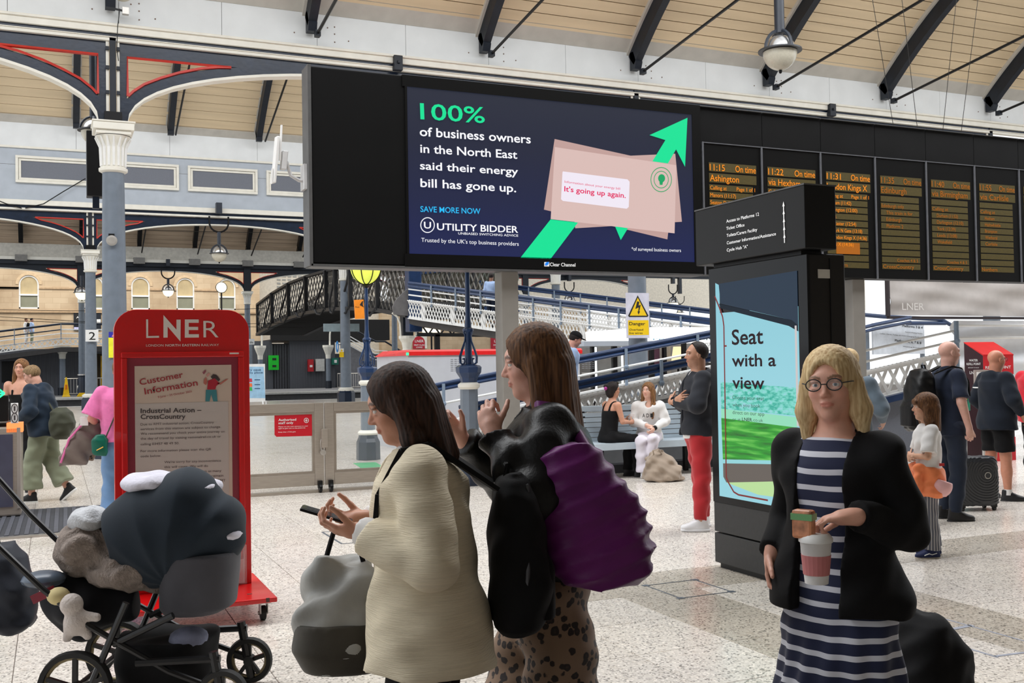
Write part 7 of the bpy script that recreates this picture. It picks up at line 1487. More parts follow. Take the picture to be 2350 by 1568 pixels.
def tops(I, m, ease=.018, hem=-.08, neck=.545, sleeve=1.0, hood=False, name='top', wr=.004, cuffr=.036, hemflare=0., open_=0., res=.011, bulk=0., sleever=None, seed=0., strap=False, vneck=0., label=None, cut=None, ribs=0., lapel=None, collar=None, side_arms=(-1, 1), scoop=None):
    sp, th_ = I['sp'], I['thin']; P = [I['sho'][s_] for s_ in (-1, 1)]+[I['AR'][s_][i] for s_ in side_arms for i in (0, 1) if sleeve > .0]+[sp(hem), sp(neck+.08)]; P = np.array(P); lo = P.min(0)-.17-bulk-hemflare; hi = P.max(0)+.17+bulk+hemflare; lo[2] = min(lo[2], sp(hem)[2]-.02)
    s = SDF(lo, hi, res); Z = [q[0] for q in TORSO]; rX = [q[1] for q in TORSO]; rY = [q[2] for q in TORSO]; secs = []
    N = 14
    for i in range(N+1):
        z = hem+(neck-hem)*i/N; zc = max(z, -.04); bx_ = np.interp(zc, Z, rX)*th_; by_ = np.interp(zc, Z, rY)
        w = max(.0, 1-(z-hem)/(.3-hem)) if z < .3 else 0; e = ease+bulk*.5; tp_ = 1 if z < .46 else max(.25, 1-(z-.46)/.1)
        # looser cloth bridges the waist
        if z < .3: bx_ = max(bx_, .135*th_+.2*ease); by_ = max(by_, .096+.1*ease)
        c = sp(z); secs.append((c[2], c[0], c[1], bx_+e*tp_+hemflare*w, by_+(e+.004)*tp_+hemflare*w*.9))
    s.loft(secs, .02, p=2.15)
    if sleeve > 0 or not strap:
        for s_ in side_arms:
            sh = I['sho'][s_]; e, w = I['AR'][s_]; r0 = .051*th_+ease*.55+bulk*.25
            s.ell(sh-_v((s_*.015, 0, .004)), (r0+.004,)*3, .035)
            if sleeve <= .5: q = sh+(e-sh)*(sleeve*2); s.cone(sh, q, r0, (sleever or .052)+ease*.6, .02, flat=1)
            else:
                r1 = (sleever or .045)+ease*.7+bulk*.25; s.cone(sh, e, r0, r1, .02); q = e+(w-e)*((sleeve-.5)*2); s.cone(e, q, r1, cuffr, .015, flat=1)
    if sex_bust(I): 
        for x in (-1, 1): s.ell(sp(.34)+_v((x*.066, .080+ease*.5, 0)), (.06+ease*.3, .046+ease*.3, .056), .04)
    if hood:
        s.ell(sp(.50)+_v((0, -.085, .01)), (.115, .055, .075), .03); s.cone(sp(.535)+_v((-.075, -.02, 0)), sp(.47)+_v((-.03, .095, 0)), .03, .022, .02); s.cone(sp(.535)+_v((.075, -.02, 0)), sp(.47)+_v((.03, .095, 0)), .03, .022, .02); s.ell(sp(.545)+_v((0, -.03, .03)), (.062, .052, .05), .01, 'cut')
    if collar: s.cone(sp(.50)+_v((0, -.01, 0)), sp(.575)+_v((0, -.015, 0)), .078, .068, .015, flat=1); s.cone(sp(.54)+_v((0, -.005, 0)), sp(.62), .055, .058, .004, 'cut', flat=1)
    if wr: s.warp(wrinkle(wr, seed=seed))
    if ribs: s.warp(lambda x, y, z: ribs*np.abs(np.sin(z*42+.0*x))+0*y)
    if vneck or scoop:
        d_, w_, zz = (vneck, .05, .50) if vneck else scoop; s.ell(sp(zz)+_v((0, .09, .0)), (w_, .075, d_), .01, 'cut')
    if strap: 
        X = s.ax; zc = sp(strap)[2]; kk = X[2][None, None, :]-zc-0*X[0][:, None, None]
        keep = np.abs(np.abs(X[0][:, None, None])-.085)-.012+0*X[2][None, None, :]; s.f = np.maximum(s.f, np.minimum(kk, keep)).astype(np.float32)
    if open_:
        X = s.ax; g = open_-np.abs(X[0][:, None, None]-0)+0*X[2][None, None, :]; g = np.minimum(g+np.zeros_like(s.f), X[1][None, :, None]-(sp(.2)[1]+.0)); s.f = np.maximum(s.f, g).astype(np.float32)
    if cut: s.f = np.maximum(s.f, cut(s.ax[0][:, None, None], s.ax[1][None, :, None], s.ax[2][None, None, :])).astype(np.float32)
    o = mesh_obj(name, s.mesh(), m, I['root']); 
    if label: o['label'] = label
    return o
def sex_bust(I): return I.get('bust', False)
def bottoms(I, m, kind='trousers', r=(.095, .066, .052), end=1.0, waist=.10, name='trousers', wr=.004, res=.0125, hemr=None, seed=0., hem=None, flare=(.2, .16), label=None, ease=.012):
    sp = I['sp']; th_ = I['thin']; LG_ = I['LG']; P = np.array([I['hip'][s_] for s_ in (-1, 1)]+[LG_[s_][i] for s_ in (-1, 1) for i in (0, 1)]+[sp(waist)]); lo, hi = P.min(0)-.22, P.max(0)+.22
    s = SDF(lo, hi, res); Z = [q[0] for q in TORSO]
    if kind == 'skirt':
        top = sp(waist); hz = hem; n = 8; c = sp(0)
        s.loft([(top[2], top[0], top[1], .15*th_, .105), (sp(0)[2], c[0], c[1], .185*th_, .13), ((sp(0)[2]+hz)*.5, c[0], c[1]+.01, (.185+flare[0])/2+.02, (.13+flare[1])/2+.02), (hz, c[0], c[1]+.02, flare[0], flare[1])], .02); s.warp(lambda x, y, z: .010*np.sin(np.arctan2(x, y)*13+z*2)*np.clip((sp(0)[2]-z)*3, 0, 1))
    else:
        s.loft([(sp(z)[2], *sp(z)[:2], np.interp(z, Z, [q[1] for q in TORSO])*th_+ease, np.interp(z, Z, [q[2] for q in TORSO])+ease) for z in (-.10, -.04, .02, .06, waist)], .03)
        for s_ in (-1, 1):
            kn, an, fy = LG_[s_]; hp = I['hip'][s_]; q_ = th_*(1.13 if kind == 'trousers' else 1); R0, R1, R2 = max(r[0], .086*q_+.010), max(r[1], .058*q_+.010), max(hemr or r[2], .038*q_+.010); s.cone(hp, kn, R0, R1, .03)
            if end < .6: pass
            q = kn+(an-kn)*end
            if end > .5: m_ = kn+(an-kn)*min(.5, end); s.cone(kn, m_, R1, max((R1+R2)/2, .056*q_+.010), .02); s.cone(m_, q, max((R1+R2)/2, .056*q_+.010), R2, .02, flat=1)
        if end <= .5: 
            for s_ in (-1, 1):
                kn = LG_[s_][0]; hp = I['hip'][s_]; 
            zc = hp[2]+(kn[2]-hp[2])*(end*2); s.f = np.maximum(s.f, zc-s.ax[2][None, None, :]).astype(np.float32)
    if wr: s.warp(wrinkle(wr, 30, 12, seed))
    o = mesh_obj(name, s.mesh(), m, I['root'])
    if label: o['label'] = label
    return o
def soft_bag(name, label, loc, rz, secs, m, wr=.006, res=.010, p=2.6, cat='bag', fn=None, seed=0.):
    t = thing(name, loc, label, cat, rz=rz); OFF[t.name] = Vector((0, 0, 0)); a = np.array(secs); lo = (min(a[:, 1]-a[:, 3])-.03, min(a[:, 2]-a[:, 4])-.03, a[:, 0].min()-.03); hi = (max(a[:, 1]+a[:, 3])+.03, max(a[:, 2]+a[:, 4])+.03, a[:, 0].max()+.03)
    s = SDF(lo, hi, res); s.loft(secs, .02, p=p)
    if wr: s.warp(wrinkle(wr, 30, 18, seed))
    if fn: s.warp(fn)
    mesh_obj('bag_body', s.mesh(), m, t); return t
def gp(px, D): q = atD(px, 836-(px-1175)*.016, D); return (q.x, q.y, 0)
def lpt(I, p): 
    """a point of the figure's own frame in the world"""
    r = I['root']; M_ = Matrix.Translation(r.location) @ Matrix.Rotation(r.rotation_euler[2], 4, 'Z') @ Matrix.Scale(r.scale[0], 4); return M_ @ Vector(tuple(p))
DEG = math.radians
# ================================================================= PEOPLE AND WHAT THEY CARRY
HB = hair_mat('hair_dark_brown', (30, 20, 16), (70, 46, 34)); HM = hair_mat('hair_brown', (58, 38, 26), (122, 84, 54)); HBL = hair_mat('hair_blonde', (176, 142, 96), (226, 202, 156)); HL = hair_mat('hair_long_light_brown', (70, 48, 32), (158, 112, 70)); HF = hair_mat('hair_fair', (104, 82, 58), (160, 132, 96)); HBK = hair_mat('hair_black', (18, 15, 15), (48, 38, 36)); HG = hair_mat('hair_grey_crop', (110, 100, 94), (150, 140, 132))
CREAMC = mat('cream_knit_coat', (222, 210, 184), .9, 0, .06, 2.5, .55, 6, stretch=(3, 3, 55)); BLKC = cloth_mat('black_cloth', (12, 12, 14), .85, .2); BLKL = cloth_mat('black_leather', (18, 18, 19), .38, .25, 8, .4, 60, .0)
NAVC = cloth_mat('navy_cloth', (30, 38, 56), .85, .15); WHC = cloth_mat('white_cotton', (226, 224, 222), .85, .05); CHC = cloth_mat('charcoal_jersey', (40, 42, 48), .9, .15)
RED = cloth_mat('faded_red_chino', (178, 40, 46), .85, .12, 7); PINK = cloth_mat('pink_knit', (226, 118, 172), .95, .07, 30, .6, 240); DEN = cloth_mat('mid_blue_denim', (104, 138, 178), .85, .18, 6); OLV_ = cloth_mat('sage_cotton', (138, 144, 120), .85, .1, 5); OLB = cloth_mat('olive_bag', (66, 68, 54), .7, .15)
PUR = cloth_mat('purple_quilt', (98, 26, 98), .42, .2, 5, .2, 60, .15); LBL = cloth_mat('pale_blue_shirt', (168, 192, 230), .8, .06); GRB = cloth_mat('grey_blue_shirt', (96, 110, 122), .85, .1); ORJ = cloth_mat('coral_orange_nylon', (252, 140, 88), .6, .08, 10, .3, 60); PKJ = cloth_mat('pale_pink_nylon', (240, 186, 186), .6, .05); TAU = cloth_mat('taupe_canvas', (158, 142, 126), .85, .1, 6); SHW = mat('white_trainer', (232, 232, 234), .45, bump=.1); SHB = mat('black_trainer', (24, 24, 26), .55, bump=.2); SHN = mat('navy_blue_canvas', (28, 40, 84), .7, bump=.2)
def pattern_mat(name, build, rough=.85):
    nt = NT(name); tc = nt.n('ShaderNodeTexCoord'); col = build(nt, tc.outputs['Object']); nt.l(col, nt.p.inputs['Base Color']); nt.p.inputs['Roughness'].default_value = rough; nt.p.inputs['Sheen Weight'].default_value = .15; MATS[name] = nt.m; return nt.m
def stripes(axis, period, duty, ca, cb, wav=0.):
    def f(nt, v):
        sp = nt.n('ShaderNodeSeparateXYZ'); nt.l(v, sp.inputs[0]); src = sp.outputs[axis]
        if wav:
            no = nt.n('ShaderNodeTexNoise'); no.inputs['Scale'].default_value = 3.5; nt.l(v, no.inputs[0]); a = nt.n('ShaderNodeMath', operation='MULTIPLY_ADD'); a.inputs[1].default_value = wav; nt.l(no.outputs[0], a.inputs[0]); nt.l(src, a.inputs[2]); src = a.outputs[0]
        d = nt.n('ShaderNodeMath', operation='DIVIDE'); nt.l(src, d.inputs[0]); d.inputs[1].default_value = period; fr = nt.n('ShaderNodeMath', operation='FRACT'); nt.l(d.outputs[0], fr.inputs[0]); return ramp(nt, fr.outputs[0], [(0, rgb(*ca)), (duty, rgb(*cb))], 'CONSTANT')
    return f
STRIPE = pattern_mat('navy_white_stripe', stripes('Z', .052, .33, (214, 216, 226), (26, 34, 66), .03)); TSTR = pattern_mat('grey_white_stripe', stripes('Y', .030, .2, (206, 204, 200), (96, 98, 108), .0))
def leo(nt, v):
    vo = nt.n('ShaderNodeTexVoronoi'); vo.inputs['Scale'].default_value = 34; nt.l(v, vo.inputs[0]); no = nt.n('ShaderNodeTexNoise'); no.inputs['Scale'].default_value = 50; nt.l(v, no.inputs[0]); m_ = nt.n('ShaderNodeMath', operation='ADD'); nt.l(vo.outputs['Distance'], m_.inputs[0]); s_ = nt.n('ShaderNodeMath', operation='MULTIPLY'); nt.l(no.outputs[0], s_.inputs[0]); s_.inputs[1].default_value = .5; nt.l(s_.outputs[0], m_.inputs[1]); return ramp(nt, m_.outputs[0], [(0, rgb(88, 66, 52)), (.42, rgb(34, 26, 24)), (.62, rgb(34, 26, 24)), (.68, rgb(128, 104, 84))])
LEO = pattern_mat('leopard_print_cloth', leo)
# ---- woman in the cream coat, walking left and reading her phone
pc = gp(975, 2.98)
CO = person('woman in a cream coat walking left while looking at her phone', pc, DEG(72), 1.585, 'f', (196, 142, 116), 'mid', HB, arms={-1: ((-.27, -.01, 1.16), (-.13, .205, 1.235)), 1: ((.26, .0, 1.15), (.13, .20, 1.235))}, legs={-1: ((-.09, .10, .50), (-.09, .02, .09), 0), 1: ((.09, -.02, .50), (.09, -.20, .12), 0)}, lean=.05, head=(.05, .30, 0), res=.013, fres=.0044, curl=((.55,)*4, (.6,)*4), hands=((( .12, .98, .05), (.5, -.1, .85)), ((-.12, .98, .05), (-.5, -.1, .85))), gaze=(0, -.3),
  top=[dict(m=WHC, ease=.016, hem=-.05, sleeve=1.0, cuffr=.046, name='shirt', neck=.56, wr=.002), dict(m=CREAMC, ease=.04, hem=-.105, sleeve=.93, cuffr=.058, sleever=.048, bulk=.01, hemflare=.055, name='coat', open_=.03, wr=.006, res=.008, seed=1)],
  bottom=dict(m=BLKC, r=(.09, .062, .05), name='trousers'), shoes=dict(col=SHB, sole=SHB))
def phone(I, c, d, label, m=None, s=1.):
    w = lpt(I, c); t = thing('phone', w, label, 'phone'); MB().cbox((0, 0, 0), (.072*s, .15*s, .009)).build('phone_case', m or BLK2, t, world=False, bev=.003); MB().cbox((0, 0, .005), (.066*s, .142*s, .001)).build('phone_screen', mat('phone_glass', (40, 44, 52), .1), t, world=False); t.rotation_euler = d; return t
phone(CO, (-.0, .315, 1.268), (DEG(18), 0, DEG(72)), 'dark phone held out flat by the woman in the cream coat')
# tan strap of the shirt bag, black backpack
def backpack(I, c, w, d, h, m, label, straps=True, rz=0, detail=None):
    q = lpt(I, c); s_ = I['root'].scale[0]; t = soft_bag('backpack', label, q, I['root'].rotation_euler[2]+rz, [(-h/2, 0, 0, w*.40, d*.34), (-h*.46, 0, 0, w*.47, d*.45), (-h*.2, 0, -.01, w*.5, d*.52), (h*.1, 0, 0, w*.49, d*.46), (h*.36, 0, .005, w*.43, d*.36), (h*.47, 0, .01, w*.33, d*.24), (h*.5, 0, .01, w*.2, d*.12)], m, wr=.004, res=.009)
    b = MB(); b.tube([(-.03, d*.2, h*.45), (-.03, d*.15, h*.56), (.03, d*.15, h*.56), (.03, d*.2, h*.45)], .009, 6); b.build('grab_handle', m, t, world=False)
    b = MB(); b.tube([(-w*.49, -d*.05, -h*.3), (-w*.47, -d*.12, h*.1), (-w*.3, -d*.14, h*.44), (w*.3, -d*.14, h*.44), (w*.47, -d*.12, h*.1), (w*.49, -d*.05, -h*.3)], .006, 5); b.build('zip', mat('zip_grey', (60, 60, 64), .4), t, world=False)
    s2 = SDF((-w*.45, -d*.85, -h*.5), (w*.45, 0, h*.1), .009); s2.loft([(-h*.42, 0, -d*.42, w*.34, d*.2), (-h*.1, 0, -d*.42, w*.36, d*.2), (h*.02, 0, -d*.34, w*.3, d*.12)], .02, p=2.8); mesh_obj('front_pocket', s2.mesh(), m, t)
    if straps:
        for sx in (-1, 1):
            sh = I['sho'][sx]; L0 = lambda p: (np.array([[math.cos(-rz), -math.sin(-rz), 0], [math.sin(-rz), math.cos(-rz), 0], [0, 0, 1]])@((_v(p)-_v(c))*s_))
            P = [L0((sx*.09, c[1]+d*.4, c[2]+h*.42/s_)), L0(sh+_v((-sx*.065, -.03, .088))), L0(sh+_v((-sx*.06, .055, .07))), L0(sh+_v((-sx*.065, .125, -.06))), L0(sh+_v((-sx*.075, .14, -.2)))]
            b = MB(); 
            for a, e in zip(P[:-1], P[1:]): b.bar(a, e, .05*s_, .012, up=tuple(_v((0, .5, 1))))
            b.build('shoulder_strap', m, t, world=False)
    return t
backpack(CO, (0, -.285, 1.14), .30, .17, .44, BLKC, 'flat black backpack on the back of the woman in the cream coat')
SILB = cloth_mat('silver_grey_nylon', (158, 158, 154), .4, .2, 5, .3, 40)
tq_ = lpt(CO, (.12, .27, .97)); tb = soft_bag('tote_bag', 'slouchy silver tote bag on the forearm of the woman in the cream coat', tq_, DEG(72), [(-.17, 0, 0, .08, .10), (-.13, 0, 0, .095, .13), (0, 0, 0, .085, .115), (.08, 0, 0, .065, .09), (.12, 0, -.01, .04, .06)], SILB, .012, .009, fn=lambda x, y, z: .008*np.sin(y*30+z*18)+0*x)
s2 = SDF((-.17, -.22, -.25), (.17, .22, -.03), .009); s2.loft([(-.195, 0, 0, .10, .12), (-.13, 0, 0, .118, .155), (-.05, 0, 0, .108, .14)], .02, p=2.6); mesh_obj('dark_base', s2.mesh(), cloth_mat('dark_taupe_nylon', (66, 62, 54), .6, .2), tb)
b = MB(); b.tube([(0, .06, .10), (.0, .03, .20), (.0, -.03, .22), (0, -.06, .10)], .008, 6); b.build('bag_handle', BLKC, tb, world=False)
# ---- woman in leather jacket with purple quilted bag
pl_ = gp(1248, 3.3)
LE_ = person('woman in a black leather jacket and leopard print trousers raising her hands', pl_, DEG(68), 1.70, 'f', (214, 164, 146), 'long', HM, arms={-1: ((-.26, .05, 1.22), (-.15, .17, 1.40)), 1: ((.23, .12, 1.22), (.10, .275, 1.365))}, legs={-1: ((-.09, -.05, .50), (-.09, -.18, .10), 0), 1: ((.09, .10, .50), (.09, .10, .09), 0)}, head=(0, .12, 0), res=.013, fres=.0044, curl=((1.0,)*4, (.75,)*4), hands=(((.35, .35, .85), (.8, -.4, -.1)), ((-.1, .6, .75), (-.9, .3, .1))),
  top=[dict(m=BLKC, ease=.012, hem=.02, sleeve=.3, name='black_top', neck=.53, wr=.002, scoop=(.05, .07, .56)), dict(m=BLKL, ease=.03, hem=.02, sleeve=.96, cuffr=.05, sleever=.060, bulk=.035, hemflare=.01, name='leather_jacket', open_=.05, wr=.008, res=.008, seed=2, collar=True)],
  bottom=dict(m=LEO, r=(.115, .115, .13), hemr=.15, name='wide_trousers', waist=.14, wr=.007, res=.009), shoes=dict(col=SHB, sole=SHB))
phone(LE_, (.07, .36, 1.47), (DEG(80), 0, DEG(60)), 'dark phone held up by the woman in the leather jacket')
q = lpt(LE_, (-.27, -.13, 1.165)); pb_ = soft_bag('shoulder_bag', 'big purple quilted puffer shoulder bag of the woman in the leather jacket', q, DEG(68), [(-.215, 0, -.02, .06, .10), (-.18, 0, -.01, .085, .15), (-.10, 0, 0, .10, .17), (.02, 0, .02, .09, .15), (.12, 0, .05, .07, .115), (.20, 0, .07, .04, .06)], PUR, .004, .008, p=2.3, fn=lambda x, y, z: .010*(np.abs(np.sin((z*.93+y*.36)*60))-.5)+0*x)
b = MB(); b.tube([(-.01, .13, .14), (.06, .15, .24), (.11, .15, .31), (.14, .10, .30), (.09, .04, .22), (.02, .0, .14)], .020, 10); b.build('puffer_strap', PUR, pb_, world=False, smooth=True)
# ---- woman in the striped dress
pb2 = gp(1914, 3.12)
BLz = person('blonde woman in a navy and white striped long dress and black blazer', pb2, DEG(112), 1.61, 'f', (222, 168, 146), 'bob', HBL, arms={-1: ((-.215, -.05, 1.16), (-.14, .19, 1.225)), 1: ((.215, -.09, 1.16), (.215, .05, 1.05))}, legs={-1: ((-.09, .10, .50), (-.09, .16, .09), 0), 1: ((.09, -.05, .50), (.09, -.16, .10), 0)}, head=(.25, .02, .05), res=.013, fres=.0044, curl=((.8,)*4, (.4,)*4), hands=(((.8, .5, -.1), (.2, .2, -.9)), ((-.1, .3, -.95), (-1, 0, 0))), brow=(120, 92, 66), iris=IRG, gaze=(.1, 0), sw=.158, thin=.95,
  top=[dict(m=STRIPE, ease=.016, hem=-.1, sleeve=.1, sleever=.03, name='dress_bodice', neck=.53, wr=.002), dict(m=BLKC, ease=.026, hem=-.02, sleeve=.95, cuffr=.046, sleever=.046, bulk=.0, hemflare=.05, name='blazer', open_=.08, wr=.006, res=.008, seed=3, scoop=(.10, .06, .56))],
  bottom=dict(m=STRIPE, kind='skirt', hem=.12, flare=(.21, .20), name='dress_skirt', wr=.004, res=.009), shoes=dict(col=SHB, sole=SHB))
sg2 = [];
R_, C0_, K__ = BLz['R'], BLz['C0'], 1
def glasses(I, m, lens=None, up=0.):
    R_, C0_ = I['R'], I['C0']; b = MB(); l = MB()
    for x in (-1, 1):
        P = [tuple(C0_+R_@_v((x*.033+.024*math.cos(a), .103, .004+up+.019*math.sin(a)))) for a in [2*PI*k/16 for k in range(16)]]; b.tube(P, .002, 5, closed=True); l.prism(P, tuple(R_@_v((0, .001, 0)))); b.tube([tuple(C0_+R_@_v(p)) for p in ((x*.057, .100, .008+up), (x*.078, .06, .010+up), (x*.082, -.005, .008+up))], .002, 5)
    b.tube([tuple(C0_+R_@_v((-.009, .105, .006+up))), tuple(C0_+R_@_v((.009, .105, .006+up)))], .002, 5); g = b.build('glasses_frame', m, I['root'], world=False); l.build('lens', lens or glass('clear_lens', (240, 240, 240), .02, .05), g, world=False)
glasses(BLz, INKK)
q = lpt(BLz, (-.06, .265, 1.09)); cu = thing('coffee_cup', q, 'white takeaway cup in the hand of the blonde woman in the striped dress', 'cup'); MB().lathe([(.032, -.06), (.043, .055), (.046, .058)], (0, 0, 0), 20).build('cup_wall', WHC, cu, world=False, smooth=True); MB().lathe([(.047, .056), (.047, .066), (.038, .078), (.036, .08)], (0, 0, 0), 20).build('cup_lid', WHITE, cu, world=False, smooth=True); MB().lathe([(.036, -.035), (.041, .02)], (0, 0, 0), 20).build('cup_sleeve', mat('pink_sleeve', (196, 120, 120), .7), cu, world=False)
q = lpt(BLz, (-.035, .29, 1.205)); sn = thing('snack_packet', q, 'small bright snack packet held above the coffee cup by the blonde woman', 'packet', rz=DEG(118)); MB().box((-.03, -.018, -.04), (.03, .018, .04)).build('packet_body', mat('packet_print', (196, 132, 96), .4, var=.5, scale=30), sn, world=False, bev=.008); MB().box((-.031, -.019, .012), (.031, .019, .03)).build('packet_band', mat('packet_green', (110, 170, 110), .4), sn, world=False)
# black soft trolley bag behind her
q = gp(2110, 4.2); tb2 = soft_bag('trolley_bag', 'black wheeled bag trailing behind the blonde woman in the striped dress', (q[0], q[1], .28), DEG(100), [(-.24, 0, 0, .14, .20), (-.2, 0, 0, .16, .24), (.1, 0, .0, .14, .17), (.22, 0, .02, .10, .09), (.26, 0, .02, .05, .04)], BLKC, .006, .012); 
for sx in (-1, 1): MB().tube([(sx*.1-.015, -.16, -.24), (sx*.1+.015, -.16, -.24)], .04, 14).build('wheel', SHB, tb2, world=False)
# ---- man in red trousers, arms folded
mq = (5.50, 8.12)
RM_ = person('man in a charcoal jacket and red trousers with folded arms', mq, DEG(70), 1.755, 'm', (186, 138, 112), 'receding', HBK, arms={-1: ((-.27, .07, 1.17), (.06, .235, 1.19)), 1: ((.27, .07, 1.17), (-.07, .20, 1.215))}, legs={-1: ((-.10, .0, .50), (-.11, .02, .10), -.2), 1: ((.11, -.04, .50), (.14, -.07, .10), .5)}, res=.015, fres=.0055, head=(.0, -.02, 0), curl=((.5,)*4, (.5,)*4), hands=(((1, -.1, .25), (0, -1, 0)), ((-1, -.1, .1), (0, -1, 0))), stubble=.4, brow=(30, 22, 20), lean=-.02,
  top=[dict(m=WHC, ease=.018, hem=-.07, sleeve=.3, name='tee', neck=.545), dict(m=CHC, ease=.03, hem=-.035, sleeve=.96, cuffr=.042, sleever=.058, bulk=.02, name='hooded_jacket', hood=True, open_=.02, wr=.005, hemflare=.012)],
  bottom=dict(m=RED, r=(.098, .070, .058), hemr=.05, end=.98, name='trousers', wr=.006), shoes=dict(col=SHW, sole=SHW))
# ---- two women on the bench
sx_ = onY(1392, 900, BNY-.2).x
W1 = person('seated woman with dark hair and sunglasses on her head, facing right', (sx_, BNY-.22), DEG(-88), 1.60, 'f', (200, 146, 120), 'bun', HBK, pz=.60, arms={-1: ((-.22, .10, .86), (-.08, .34, .84)), 1: ((.22, .12, .84), (.10, .34, .82))}, legs={-1: ((-.10, .42, .56), (-.10, .40, .10), 0), 1: ((.10, .42, .56), (.12, .45, .10), 0)}, lean=.15, res=.016, fres=.0062, curl=((.8,)*4, (.8,)*4), hands=(((.4, .9, .1), (.8, -.3, 0)), ((-.4, .9, .1), (-.8, -.3, 0))), top=dict(m=BLKC, ease=.010, hem=-.05, sleeve=0, name='strap_top', strap=.40, wr=.002), bottom=dict(m=BLKC, r=(.095, .075, .07), name='trousers'), shoes=dict(col=SHB, sole=SHB))
glasses(W1, INKK)
def shades(I):
    R_, C0_ = I['R'], I['C0']; b = MB()
    for x in (-1, 1): b.ball(tuple(C0_+R_@_v((x*.032, .062, .105))), (.026, .012, .018), 10, 6)
    b.tube([tuple(C0_+R_@_v(p)) for p in ((-.06, .05, .10), (-.085, -.02, .05))], .003, 5).tube([tuple(C0_+R_@_v(p)) for p in ((.06, .05, .10), (.085, -.02, .05))], .003, 5); b.build('sunglasses', mat('sunglass_gloss', (60, 52, 40), .1), I['root'], world=False)
shades(W1); b = MB(); b.ball(tuple(W1['C0']+_v((.03, -.15, .03))), (.02, .03, .028), 8, 6); b.build('hair_clip', mat('magenta_clip', (170, 50, 140), .4), W1['root'], world=False)
q = lpt(W1, (0, .42, .86)); cu = thing('iced_drink', q, 'clear plastic cup of iced coffee held by the seated dark haired woman', 'cup'); MB().lathe([(.032, -.08), (.046, .07)], (0, 0, 0), 18).build('cup_wall', glass('clear_cup', (250, 240, 240), .05, .35), cu, world=False, smooth=True); MB().lathe([(.031, -.078), (.040, .01)], (0, 0, 0), 18).build('coffee', mat('iced_coffee', (196, 172, 132), .4, var=.3, scale=60), cu, world=False); MB().tube([(0, 0, -.02), (.02, 0, .15)], .004, 6).build('straw', WHITE, cu, world=False)
sx2 = onY(1488, 900, BNY-.2).x
W2 = person('seated girl with long light brown hair in a white sweatshirt and white trousers', (sx2, BNY-.2), DEG(148), 1.58, 'f', (222, 176, 156), 'long', HL, pz=.59, arms={-1: ((-.25, .12, .83), (-.08, .36, .74)), 1: ((.24, .14, .82), (.02, .34, .78))}, legs={-1: ((-.06, .44, .58), (.0, .36, .12), -.2), 1: ((.12, .42, .56), (.10, .40, .10), .2)}, lean=.2, head=(-.45, -.05, 0), res=.016, fres=.0062, curl=((.7,)*4, (.7,)*4), hands=(((.5, .5, -.6), (.7, -.4, 0)), ((-.7, .3, -.4), (-.2, -.5, -.5))), gaze=(-.4, 0), iris=IRG, hk=1.04,
  top=dict(m=WHC, ease=.028, hem=-.05, sleeve=.95, cuffr=.045, bulk=.02, name='sweatshirt', vneck=.05, wr=.006), bottom=dict(m=cloth_mat('lilac_white_denim', (224, 218, 228), .85, .05), r=(.10, .078, .085), hemr=.095, name='trousers', wr=.006), shoes=dict(col=SHW, sole=WHITE))
ch = _v((0, .142, .60+.30)); 
for i, l in enumerate('ADI'):
    text_mesh(l, INKK, tuple(ch+_v((.075-.06*i, .118-.012*abs(i-1), .0))), (-1, 0, 0), (0, 0, 1), .06, .04, .03, 'lettering', W2['root'], align='C')
MB().tube([tuple(W2['AR'][-1][1]-_v((.02, .02, -.01))), tuple(W2['AR'][-1][1]+_v((.01, .01, -.005)))], .034, 12).build('black_cuff', BLKC, W2['root'], world=False)
q = onZ(1522, 1104, 0); tb3 = soft_bag('holdall', 'slumped taupe canvas bag on the floor beside the bench', (q.x, q.y, .19), DEG(-20), [(-.19, 0, 0, .20, .15), (-.16, 0, 0, .25, .18), (-.05, -.01, 0, .24, .17), (.08, -.03, 0, .18, .12), (.16, -.05, .0, .10, .07), (.20, -.06, 0, .05, .03)], TAU, .012, .010, fn=lambda x, y, z: .010*np.sin(x*22-z*30)+0*y)
MB().tube([(-.12, -.04, .12), (-.15, -.10, .22), (-.08, -.12, .24), (-.02, -.05, .16)], .010, 6).build('bag_handle', TAU, tb3, world=False)
# ---- bald man with backpack, suitcase, child, second man
pm = gp(2176, 10.0)
BM = person('bald man in a navy polo shirt wearing a large black backpack', pm, DEG(-108), 1.735, 'm', (212, 164, 148), None, None, arms={-1: ((-.25, .03, 1.18), (-.10, .155, 1.33)), 1: ((.26, -.02, 1.15), (.26, .05, .90))}, res=.016, fres=.0062, curl=((1.0,)*4, (1.0,)*4), hands=(((.3, .0, .95), (.5, -.8, 0)), ((0, .1, -1), (-1, 0, 0))), top=dict(m=NAVC, ease=.022, hem=-.10, sleeve=.42, sleever=.058, name='polo_shirt', collar=True, bulk=.01), bottom=dict(m=cloth_mat('dark_jeans', (36, 44, 60), .85), name='trousers'), shoes=dict(col=SHB, sole=SHB), head=(0, -.03, 0), iris=IRG, brow=(150, 130, 120))
MB().tube([tuple(BM['sho'][-1]+_v((-.055, .02, .03))), tuple(BM['sho'][-1]+_v((-.075, -.0, -.03))), tuple(BM['sho'][-1]+_v((-.07, -.03, -.08)))], .006, 5).build('white_piping', WHITE, BM['root'], world=False)
backpack(BM, (0, -.30, 1.17), .36, .27, .60, BLKL, 'large black backpack on the back of the bald man')
q = onZ(2235, 1172); sc = thing('suitcase', (q.x+.05, q.y+.05, 0), 'black ribbed hard shell suitcase behind the child in orange', 'suitcase', rz=DEG(-18)); OFF[sc.name] = Vector((0, 0, 0)); SCM = mat('black_ribbed_shell', (44, 46, 50), .35, var=.1)
